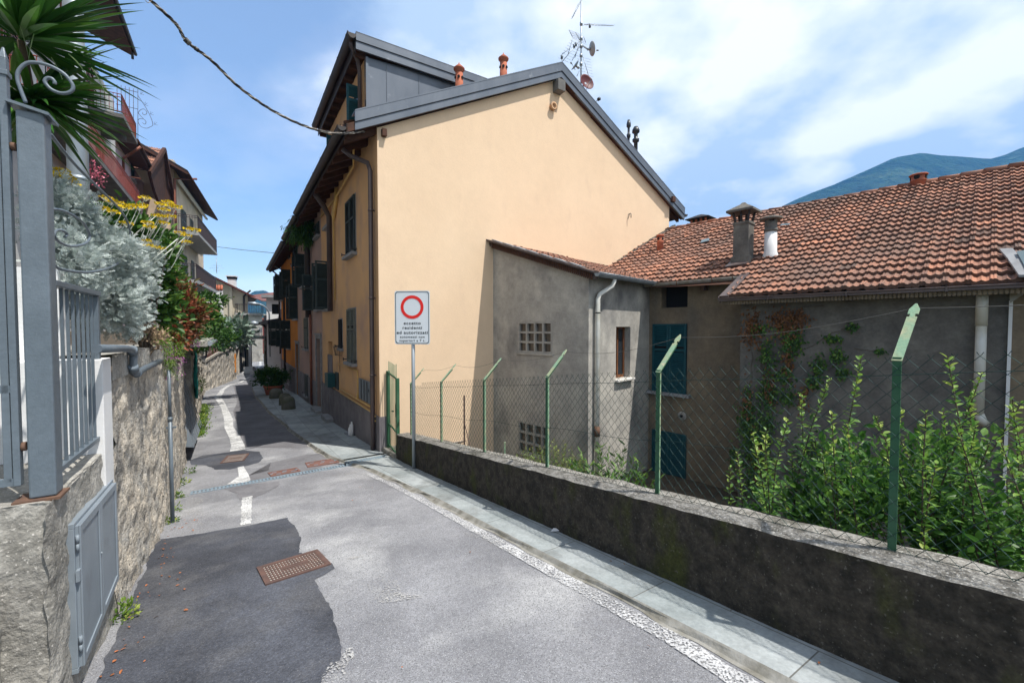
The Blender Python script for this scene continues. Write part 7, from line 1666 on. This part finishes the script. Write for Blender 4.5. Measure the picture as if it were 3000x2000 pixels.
for i in range(40): a = 2.2 + i * .42; (b.hexa([ST.p(a, wr - .02, zr_ - .2), ST.p(a + .1, wr - .02, zr_ - .2), ST.p(a + .1, WF, zr_ + .25), ST.p(a, WF, zr_ + .25), ST.p(a, wr - .02, zr_ - .08), ST.p(a + .1, wr - .02, zr_ - .08), ST.p(a + .1, WF, zr_ + .37), ST.p(a, WF, zr_ + .37)]) if a < a2 - .1 else None)
build('roof', b, 'roofwood', ha)
b = MB(); b.tube([ST.p(2, wr + .06, zr_ + .02), ST.p(a2, wr + .06, zr_ + .02)], .07, 8); b.tube([ST.p(a2 - .3, wr + .0, zr_), ST.p(a2 - .3, wr, zr_ - .35)], .05, 8); build('gutter', b, 'gutterdk', ha)
wb = -3.65; u0, u1 = aS(366, wb), aS(405, wb); zb_ = zS(405, 424, wb); balcony(ha, ST, u0 + .0, u1, wb, WF, zb_ + .1, 'balcdk', 'redrail', h=zS(405, 372, wb) - zb_ - .1)
b = MB()
for k in range(2): a = u0 + .5 + k * 1.4; b.box(ST, a, a + .25, WF, wb - .25, zb_ - .3, zb_ - .06)
build('balcony_corbel', b, 'balcdk', ha)
l0, l1 = aS(150, wb), aS(410, wb); zl = zS(410, 618, wb); balcony(ha, ST, l0, l1, wb, WF, zl + .12, 'balcdk', 'redrail', h=zS(410, 590, wb) - zl + .35, step=.13)
b = MB()                                  # iron screen with scrolls at the far end of the upper balcony
u0s = u1 + .02
def es(px, py): w, z = ST.hitend(px, py, u0s); return ST.p(u0s, w, z)
for px, yt, yb in ((343, 248, 370), (355, 250, 372), (367, 253, 375), (379, 256, 380), (391, 260, 385), (404, 262, 410)): b.tube([es(px, yt), es(px, yb)], .010, 5)
b.tube([es(340, 255), es(404, 271)], .012, 5); b.tube([es(340, 305), es(404, 320)], .012, 5)
for L_ in ([(404, 280), (425, 312), (440, 340), (448, 365), (440, 372), (428, 376), (412, 370), (404, 355), (410, 348), (422, 350), (428, 358), (424, 364), (417, 360)], [(404, 332), (412, 322), (422, 320), (430, 328), (428, 335), (420, 336), (417, 330)], [(405, 332), (420, 348)]): b.tube([es(*p) for p in spline(L_, 4)], .010, 5)
for x, y in ((412, 276), (424, 308), (440, 335), (452, 365)):
    for d_ in ((8, -6), (10, 2), (2, -9)): b.tube([es(x, y), es(x + d_[0], y + d_[1])], .006, 4)
build('iron_screen', b, 'railing', ha)
for (w0_, w1_, z0_, z1_, dr) in ((l1 - 2.4, l1 - 1.3, zl + .15, zl + 2.3, True), (u0 - .2, u0 + .8, zb_ + .12, zb_ + 2.3, True), (u0 - 3.0, u0 - 2.0, zb_ + .9, zb_ + 2.3, False), (l0 + 1, l0 + 2, zl + .15, zl + 2.3, True)): shwin(ha, ST, w0_, w1_, WF, z0_, z1_, 'copper', dr, not dr)
b = MB(); a_ = aS(365, WF + .1); zt = zS(404, 440, wb); b.tube([ST.p(u1 + .1, wb + .1, zb_ - .1), ST.p(u1 + .2, wb - .3, zb_ - .5), ST.p(aS(362, WF + .1), WF + .1, zS(362, 475, WF)), ST.p(aS(362, WF + .1), WF + .1, zS(362, 520, WF))], .06, 8); b.tube([ST.p(aS(347, WF) , WF + .05, zS(347, 512, WF)), ST.p(aS(411, wb + .2), wb + .2, zS(411, 523, wb + .2))], .03, 6); build('downpipe', b, 'copper', ha)
fb_ = blob_bush('geranium', 'pink and red geraniums hanging from the lower red balcony', 'flowers', [(272, 500, 11.9, (.16, .2, .28), 1.), (283, 528, 12.1, (.14, .2, .22), .6)], 'pink', 150, .06, trunk=False)
# --- pink house beyond, with a steep brown gabled roof
hb = thing('pink_house', 'pink house with dark brown gabled eaves behind the red balconies', 'house', ST.p(23, -7, .5))
WB = -4.75; b0, b1 = aEnd + .05, aS(452, WB)
zt_ = ST.hit(405, 428, -4.0)[1] - .05
b = MB(); wall(b, ST, b0, b1, -.5, zt_, WB, 1, []); b.box(ST, b1 - .01, b1, -12, WB - .01, -.5, zt_); build('wall', b, 'pinkwall', hb)
wr2 = -4.0; r0, r1 = aS(405, wr2), aS(478, wr2)
p0 = ST.hit(405, 428, wr2); p1 = ST.hit(455, 503, wr2)
b = MB(); zg_ = p0[1]
eA = ST.hit(444, 503, -3.9); rA = ST.hit(476, 438, -3.9); nr_ = 8; ex_ = (rA[0] - eA[0]) / nr_; tiles(b, ST.p(eA[0], -3.9, eA[1]), -ST.n, ST.d, (rA[1] - eA[1]) / (rA[0] - eA[0]), nr_, ex_, .26, lambda i: (0, 4.5), h=.05); build('roof_tiles', b, 'tile', hb)
b = MB(); b.hexa([ST.p(b0, wr2 + .03, zg_ - .22), ST.p(eA[0], wr2 + .03, zg_ - .22), ST.p(eA[0], -5, zg_ - .1), ST.p(b0, -5, zg_ - .1), ST.p(b0, wr2 + .03, zg_ - .03), ST.p(eA[0], wr2 + .03, zg_ - .03), ST.p(eA[0], -5, zg_ + .1), ST.p(b0, -5, zg_ + .1)]); b.tube([ST.p(b0, wr2 + .1, zg_ - .05), ST.p(eA[0], wr2 + .1, zg_ - .05)], .08, 8); build('eave', b, 'roofwood', hb)
b = MB(); gb0, gb1 = at(472, 432, 26), at(478, 600, 26)          # brown boarded gable standing out at the far end
def gpt(px, py, Y): return at(px, py, Y)
v_ = [gpt(482, 440, 26.5), gpt(440, 505, 24.5), gpt(455, 560, 25.5), gpt(470, 600, 26.5), gpt(512, 592, 28.5), gpt(500, 515, 28.0)]
off = ST.d * .25 - ST.n * .15; n = len(v_); b.poly(v_); b.poly([q + off for q in reversed(v_)])
for i in range(n): b.poly([v_[i], v_[(i + 1) % n], v_[(i + 1) % n] + off, v_[i] + off])
b.bar(gpt(482, 437, 26.4), gpt(512, 596, 28.4), .16, .2); b.bar(gpt(482, 437, 26.4), gpt(438, 506, 24.4), .16, .2); build('gable_boards', b, 'roofwood', hb)
shwin(hb, ST, aS(420, WB), aS(436, WB), WB, zS(436, 562, WB), zS(436, 500, WB), 'shut'); shwin(hb, ST, aS(383, WB), aS(391, WB), WB, zS(391, 530, WB), zS(391, 490, WB), 'shut')
# --- beige house with two stacked corner balconies
HC = Fr(-19.9, 26.9, -28.0); HCz = lambda px, py, w=0: HC.hit(px, py, w)
hc = thing('beige_house', 'beige apartment house with two dark railed balconies and a brown overhanging roof', 'house', HC.p(5, -4, -1))
WC = -1.35; cE = HC.hit(597, 800, WC)[0]; cS = HC.hit(517, 800, WC)[0]
b = MB(); zc1 = HC.hit(590, 640, WC)[1] + .5
wall(b, HC, max(-7, cS), cE, -1.2, zc1 + 1, WC, 1, []); b.box(HC, cE - .01, cE, -10, WC - .01, -1.2, zc1 + 1); b.box(HC, max(-7, cS), max(-7, cS) + .01, -10, WC - .01, -1.2, zc1 + 1); build('wall', b, 'beige', hc)
e0 = HC.hit(548, 513, -.5); e1 = HC.hit(634, 640, -.5)
zE_ = e1[1]; b = MB(); s0, s1 = e0[0], e1[0]; zE_ = (e0[1] + e1[1]) / 2; b.hexa([HC.p(s0, -.5, zE_ - .06), HC.p(s1, -.5, zE_ - .06), HC.p(s1, -5, zE_ + 2.4), HC.p(s0, -5, zE_ + 2.4), HC.p(s0, -.5, zE_ + .1), HC.p(s1, -.5, zE_ + .1), HC.p(s1, -5, zE_ + 2.6), HC.p(s0, -5, zE_ + 2.6)]); b.tube([HC.p(s0, -.44, zE_), HC.p(s1, -.44, zE_)], .07, 8); build('roof', b, 'roofwood', hc)
b = MB(); b.hexa([HC.p(s0, -.46, zE_ + .11), HC.p(s1, -.46, zE_ + .11), HC.p(s1, -5, zE_ + 2.61), HC.p(s0, -5, zE_ + 2.61), HC.p(s0, -.46, zE_ + .2), HC.p(s1, -.46, zE_ + .2), HC.p(s1, -5, zE_ + 2.7), HC.p(s0, -5, zE_ + 2.7)]); build('roof_cover', b, 'darkroof', hc)
q0 = HC.hit(581, 633); q1 = HC.hit(636, 699); zU = HC.hit(581, 680)[1]
balcony(hc, HC, q0[0], q1[0], 0, WC, zU, 'balc', 'railing', h=q0[1] - zU, th=.18, step=.14, rr=.012)
q2 = HC.hit(577, 773); q3 = HC.hit(634, 810); zL_ = HC.hit(577, 819)[1]
balcony(hc, HC, q2[0], q3[0], 0, WC, zL_, 'balc', 'railing', h=q2[1] - zL_, th=.22, step=.14, rr=.012)
b = MB(); b.bar(HC.p(s0 + .8, -1.1, zE_ - .25), HC.p(s1 - 1, -1.1, zE_ - .25), .16, .12); build('awning_box', b, 'whitew', hc)
b = MB(); pa, pz_ = HC.hit(514, 620, WC + .1); b.tube([HC.p(pa, WC + .1, -1), HC.p(pa, WC + .1, zE_ - .3), HC.p(pa + .8, -.2, zE_ + .1)], .075, 8); build('downpipe', b, 'copper', hc)
for px in ((531, 545), (558, 566), (583, 590)):
    a0_, a1_ = HC.hit(px[0], 700, WC)[0], HC.hit(px[1], 700, WC)[0]
    shwin(hc, HC, a0_, a1_, WC, zU + .02, zU + 2.1, 'shutlt', True, False); shwin(hc, HC, a0_, a1_, WC, zL_ + .02, zL_ + 2.1, 'shutlt', True, False); shwin(hc, HC, a0_, a1_, WC, zL_ - 2.5, zL_ - 1.0, 'shut')
# --- small tiled porch and white glazing between the beige and cream houses
q = at(615, 850, 36); b = MB(); F5 = Fr(q.x, q.y, 60); hp = thing('porch', 'small glazed porch with a red tiled top between the beige and cream houses', 'porch', Vector((q.x, q.y, 0)))
b.box(F5, -.6, .9, -.05, .05, 1.6, q.z); build('glazing', b, 'whitew', hp)
b = MB(); 
for i in range(8): b.tube([F5.p(-.6 + i * .2, .1, q.z + .05), F5.p(-.6 + i * .2, -.4, q.z + .45)], .1, 8)
build('roof_tiles', b, 'terra', hp); b = MB(); b.box(F5, -.7, 1, -.3, .35, 1.45, 1.6); b.box(F5, -.5, .8, -.1, 0, -2, 1.4); build('base', b, 'balc', hp)
# --- cream house facing us
HD = Fr(-27.8, 45, 72); hd = thing('cream_house', 'cream house end wall with a low pitched brown roof at the bottom of the street', 'house', HD.p(-4, -3, -2.5))
HD_hit = lambda px, py, w=0: HD.hit(px, py, w)
za = HD.hit(727, 862)[1]; zl_ = HD.hit(600, 800)[1]; aL = HD.hit(600, 800)[0]; aM = aL - 3; BV = Vector((-.585, .811, 0)) * 9
b = MB(); P = [HD.p(0, 0, -3.5), HD.p(aM, 0, -3.5), HD.p(aM, 0, zl_ + .8), HD.p(aL, 0, zl_), HD.p(0, 0, za)]; b.poly(P); b.poly([q + BV for q in reversed(P)])
b.poly([HD.p(0, 0, -3.5), HD.p(0, 0, za), HD.p(0, 0, za) + BV, HD.p(0, 0, -3.5) + BV]); build('wall', b, 'cream', hd)
sl2 = (za - zl_) / (0 - aL)
b = MB(); a0_, a1_ = aM, HD.hit(752, 850)[0] + .2
for w0_, w1_, t0_, t1_ in ((.7, -9.5, .02, .2),): b.hexa([HD.p(a0_, w0_, zl_ + (a0_ - aL) * sl2 + t0_), HD.p(a1_, w0_, zl_ + (a1_ - aL) * sl2 + t0_), HD.p(a1_, 0, zl_ + (a1_ - aL) * sl2 + t0_) + BV, HD.p(a0_, 0, zl_ + (a0_ - aL) * sl2 + t0_) + BV, HD.p(a0_, w0_, zl_ + (a0_ - aL) * sl2 + t1_), HD.p(a1_, w0_, zl_ + (a1_ - aL) * sl2 + t1_), HD.p(a1_, 0, zl_ + (a1_ - aL) * sl2 + t1_) + BV, HD.p(a0_, 0, zl_ + (a0_ - aL) * sl2 + t1_) + BV])
build('roof', b, 'brownrail', hd)
b = MB()
for px in (676, 684): aa, zz1 = HD.hit(px, 845, .05); _, zz2 = HD.hit(px, 940, .05); 
aa0 = HD.hit(674, 900, .0)[0]; aa1 = HD.hit(683, 900, 0)[0]; b.box(HD, aa0, aa1, .0, .25, HD.hit(680, 943)[1], HD.hit(680, 835)[1]); build('flue_chase', b, 'cream', hd)
b = MB(); aa, zz1 = HD.hit(735, 860, .3); bb_, zz2 = HD.hit(714, 862, .12); b.tube([HD.p(aa, .5, zz1 + .3), HD.p(bb_ + .3, .12, zz2 + .1), HD.p(bb_, .12, zz2 - .2), HD.p(bb_, .12, -2.6)], .09, 8); build('downpipe', b, 'gutterdk', hd)
bal0 = HD.hit(688, 917, 1.0)[0]; bal1 = HD.hit(765, 917, 1.0)[0]; zz_ = HD.hit(700, 917, 1.0)[1]; balcony(hd, HD, bal0, bal1, 1.0, 0, zz_, 'balc', 'railing', h=.95, th=.2, step=.2, rr=.012)
q = at(680, 822, 47); t = thing('chimney', 'small white chimney with a dark cap on the cream house roof', 'chimney', q); b = MB(); b.box(Fr(q.x, q.y, 72), -.35, .35, -.35, .35, q.z - .8, q.z + .15); build('stack', b, 'whitew', t); b = MB(); b.box(Fr(q.x, q.y, 72), -.4, .4, -.4, .4, q.z + .15, q.z + .4); build('louvre', b, 'dark', t); b = MB(); b.box(Fr(q.x, q.y, 72), -.5, .5, -.5, .5, q.z + .4, q.z + .5); build('cap', b, 'whitew', t)
q0, q1 = at(635, 800, 46), at(634, 755, 46); b = MB(); b.tube([q0, q1], .03, 5)
for y, L_ in ((778, .5), (785, .7), (792, .3)): c = at(635, y, 46); b.tube([c - HD.d * L_, c + HD.d * L_], .015, 4)
build('roof_aerial', b, 'galv', label='thin roof aerial above the cream house', cat='antenna')
# balcony table awning
q = at(745, 868, 45); b = MB(); u0_, u1_ = at(727, 868, 45), at(766, 882, 42); b.hexa([u0_, u1_, u1_ + Vector((1, 3, 0)), u0_ + Vector((1, 3, .6)), u0_ + Vector((0, 0, .08)), u1_ + Vector((0, 0, .08)), u1_ + Vector((1, 3, .08)), u0_ + Vector((1, 3, .68))]); build('awning', b, 'copper', hd)
# terrace with white chairs
tr = thing('terrace', 'raised terrace with a rail below the cream house at the bend', 'terrace', at(720, 990, 42)); q = at(724, 986, 43); F6 = Fr(q.x, q.y, 72)
b = MB(); b.box(F6, -4.2, 1.6, -3, .1, q.z - .25, q.z); build('floor', b, 'balc', tr); pq = at(734, 1000, 42.8); b = MB(); b.box(Fr(pq.x, pq.y, 72), -.18, .08, -.12, .12, -3.3, q.z - .25); build('post', b, 'whitew', tr)
b = MB(); b.tube([F6.p(-4.2, .05, q.z + .05), F6.p(1.6, .05, q.z + .05)], .04, 6); build('rail', b, 'whitew', tr)
b = MB(); pq = at(735, 1045, 42); F6b = Fr(pq.x, pq.y, 72); b.box(F6b, -.5, .25, -.3, .5, -3.2, -2.2); b.box(F6b, -.5, .55, -.3, 1.1, -3.2, -2.6); build('steps', b, 'whitew', tr)
def chair(name_loc, yaw, lab):
    F = Fr(name_loc.x, name_loc.y, yaw); z = name_loc.z; t = thing('plastic_chair', lab, 'chair', name_loc, 'white plastic chairs on the far terrace')
    b = MB(); b.box(F, -.22, .22, -.22, .22, z + .42, z + .46); build('seat', b, 'whitep', t)
    b = MB(); b.box(F, -.22, .22, -.24, -.20, z + .46, z + .92); build('backrest', b, 'whitep', t)
    for i in (-1, 1):
        for j in (-1, 1): b = MB(); b.bar(F.p(i * .2, j * .2, z), F.p(i * .19, j * .19, z + .42), .04, .04); build('leg', b, 'whitep', t)
    b = MB(); b.box(F, -.25, -.2, -.2, .2, z + .64, z + .67); b.box(F, .2, .25, -.2, .2, z + .64, z + .67); build('armrest', b, 'whitep', t)
zf = q.z
for (px, Y, yaw, lab) in ((705, 42.0, 40, 'white plastic chair at the left end of the far terrace'), (748, 41.5, -60, 'white plastic chair in the middle of the far terrace, turned left'), (757, 42.3, 120, 'white plastic chair furthest right on the far terrace')):
    c = at(px, 980, Y); chair(Vector((c.x, c.y, zf)), yaw, lab)
q_ = at(733, 975, 42); b = MB(); b.lathe(Vector((q_.x, q_.y, zf)), [(.2, 0), (.28, .35), (.3, .4)], 14); build('flower_pot', b, 'terra', label='orange pot on the far terrace between the chairs', cat='pot')
# --- dark roofed low building and far buildings past the orange house
lb = thing('low_building', 'violet grey low building with a dark overhanging roof beyond the orange house', 'building', HF.p(26, 2, -2.5))
lE = HF.hit(774, 1020, .4)[0]
b = MB(); wall(b, HF, T3 + .01, lE, -3.6, 3.0, .4, -1, []); b.box(HF, lE - .02, lE, .41, 6, -3.6, 3.0); build('wall', b, 'purplew', lb)
zR = HF.hit(825, 925, -.5)[1]; b = MB(); b.hexa([HF.p(T3 + .02, -.75, zR - .35), HF.p(lE + 1.2, -.75, zR - .35), HF.p(lE + 1.2, 6, zR + .9), HF.p(T3 + .02, 6, zR + .9), HF.p(T3 + .02, -.75, zR - .1), HF.p(lE + 1.2, -.75, zR - .1), HF.p(lE + 1.2, 6, zR + 1.15), HF.p(T3 + .02, 6, zR + 1.15)]); build('roof', b, 'darkroof', lb)
b = MB(); b.grid(displace_wall(HF, lE - 3.5, lE + .1, lambda a: -3.6, lambda a: .2, lambda a: .36, .2, .08, 2, -1, 3)); build('stone_base', b, 'rub', lb)
q = at(812, 900, 32); wb_ = thing('white_building', 'small white building with a flat eave peeping over the dark roof', 'building', Vector((q.x, q.y, -2))); F7 = Fr(q.x, q.y, 62)
zz1 = at(812, 873, 32).z; b = MB(); wall(b, F7, -.7, 1.6, -2, zz1, 0, 1, [(-.35, .15, zz1 - 1.2, zz1 - .45)], depth=.2, back=1); build('wall', b, ['whitew', 'dark'], wb_); b = MB(); b.box(F7, -1.0, 1.8, -.8, .45, zz1, zz1 + .2); build('roof', b, 'stone', wb_)
q = at(745, 1000, 78); b = MB(); F8 = Fr(q.x, q.y, 70); rb = thing('red_building', 'dark red building closing the end of the street', 'building', Vector((q.x, q.y, -3.3)))
wall(b, F8, -4, 7, -3.3, 3.2, 0, 1, [(-.5, .5, -1, .6), (2, 3, -3, -1), (1.8, 2.8, .3, 1.6)], depth=.2, back=1); build('wall', b, ['earthw', 'dark'], rb); b = MB(); b.box(F8, -4.4, 7.4, -4, .6, 3.2, 3.45); build('roof', b, 'terra', rb)
q = at(752, 945, 60); b = MB(); F9 = Fr(q.x, q.y, 70); gb_ = thing('grey_building', 'grey building end seen under the cream house balcony', 'building', Vector((q.x, q.y, -3.3))); wall(b, F9, -2.0, .7, -3.3, 3.4, 0, 1, [], 0); b.box(F9, -2.3, 1, -3, .4, 3.4, 3.6); build('wall', b, 'greywall', gb_)
# street lamps
def lamp(px, yb, ytop, xarm, yarm, Y, r, m, lab):
    q0 = at(px, yb, Y); q1 = at(px, ytop, Y); t = thing('street_lamp', lab, 'street lamp', q0); top = Vector((q0.x, q0.y, q1.z)); tip = at(xarm, yarm, Y - .5); b = MB()
    pts = [Vector((q0.x, q0.y, q0.z)), Vector((q0.x, q0.y, q1.z - .8))]
    for k in range(1, 8): s_ = k / 7; pts.append(Vector((q0.x + (tip.x - q0.x) * (1 - math.cos(s_ * 1.57)), q0.y + (tip.y - q0.y) * s_, (q1.z - .8) + (tip.z - q1.z + .8) * math.sin(s_ * 1.57))))
    b.tube(pts, r, 8); build('pole', b, m, t); b = MB(); d = (pts[-1] - pts[-2]).normalized(); b.tube([tip - d * .1, tip + d * .25, tip + d * .6], [r * 1.2, r * 2.6, r * 1.2], 10); build('lantern', b, 'galv', t)
lamp(791, 1045, 885, 757, 891, 30, .05, 'galv', 'grey curved street lamp standing before the violet grey building'); lamp(786, 1090, 940, 755, 948, 37, .085, 'gutterdk', 'dark curved post right at the corner of the low building')
# parked objects on the pavement: flower tub, boulders
tb = thing('flower_tub', 'terracotta tub with a bushy dark green plant on the pavement', 'planter', ST.p(24.0, 1.5, G(24) + .06))
a_, w_ = gnd(800, 1192); 
b = MB(); c = ST.p(24.0, 1.55, G(24) + .06); b.lathe(c, [(.32, 0), (.42, .38), (.46, .40), (.46, .46), (.40, .46), (.38, .36)], 22); build('pot', b, 'terra', tb)
P_, o_, v_ = clumps(ST.p(24.2, 1.5, G(24) + .88), (.72, .72, .48), 3400, 60, .09, shell=.4); build_leaves('leaves', [leafmesh(*LEAF, P_, o_ + rng.normal(size=P_.shape) * .5 + np.array([0, 0, .1]), rng.uniform(.08, .15, len(P_)), np.clip(v_ * .5 + rng.random(len(P_)) * .3, 0, 1))], 'leafg', tb)
def boulder(a, w, r1, r2, h, lab):
    b = MB(); P = []
    for i in range(13):
        t = i / 12; rr = (1 - (t ** 5)) ** .5 if t < 1 else .02; row = []
        for j in range(21):
            u = 2 * math.pi * j / 20; sq = 1 / max(abs(math.cos(u)), abs(math.sin(u))) ** .6; q = ST.p(a + r1 * rr * sq * math.cos(u), w + r2 * rr * sq * math.sin(u), G(a) + .03 + h * t); row.append(q + noisy(q, .02, 4))
        P.append(row)
    b.grid(P, smooth=True); build('boulder', b, 'mossstone', label=lab, cat='stone', group='stone blocks on the pavement')
boulder(17.5, 1.60, .19, .23, .52, 'mossy rounded stone block nearest us on the shaded pavement'); boulder(18.9, 1.62, .19, .22, .50, 'mossy stone block just behind the nearest one'); boulder(21.6, 1.50, .25, .28, .48, 'mossy stone block beside the flower tub')
# ================================================================== MOUNTAINS
from mathutils import noise as mn
def mountain(name, sil, Y, depth, m, lab=None):
    pts = []
    xs = np.linspace(sil[0][0], sil[-1][0], 90); P = []
    for x in xs:
        y = np.interp(x, [s[0] for s in sil], [s[1] for s in sil]); top = at(x, y, Y); row = []
        for k in range(26):
            t = k / 25; q = Vector((top.x * (1 - .55 * t), top.y * (1 - .55 * t), top.z * (1 - t) ** 1.15 - 12 * t)); nz = mn.fractal(q * (6.0 / Y), .9, 2.1, 6)
            q.z += nz * Y * .020 * (min(1, t * 6) + .08 + .0); q.x += nz * Y * .012 * t; row.append(q)
        P.append(row)
    b = MB(); b.grid(P, smooth=True); back = [[P[i][0], P[i][0] + Vector((P[i][0].x * .1, Y * .25, -P[i][0].z - 12))] for i in range(len(P))]; b.grid(back); build(name, b, m, kind='structure', org=(0, Y, 0))
mountain('hills', [(2050, 735), (2200, 660), (2290, 606), (2330, 586), (2385, 562), (2440, 542), (2500, 515), (2560, 490), (2620, 462), (2700, 447), (2760, 456), (2830, 460), (2900, 466), (2940, 456), (3000, 430), (3100, 405), (3400, 380), (3900, 420)], 900, 400, 'mount')
mountain('hills', [(420, 960), (560, 940), (640, 905), (700, 880), (745, 852), (775, 850), (810, 868), (870, 890), (1000, 930)], 1000, 400, 'mount')
HZ = MB(); HZ.box(Fr(0, 0, 0), -40, 1420, -1050, 1500, -26, 400)
hm = bpy.data.materials.new('haze_air'); hm.use_nodes = True; hn = hm.node_tree; hn.nodes.clear(); ho = hn.nodes.new('ShaderNodeOutputMaterial'); hv = hn.nodes.new('ShaderNodeVolumePrincipled')
hv.inputs['Color'].default_value = (.10, .44, 1, 1); hv.inputs['Density'].default_value = .00034; hv.inputs['Anisotropy'].default_value = .1; hn.links.new(hv.outputs[0], ho.inputs['Volume']); M['haze'] = hm
if HAZE: build('haze', HZ, 'haze', kind='stuff')
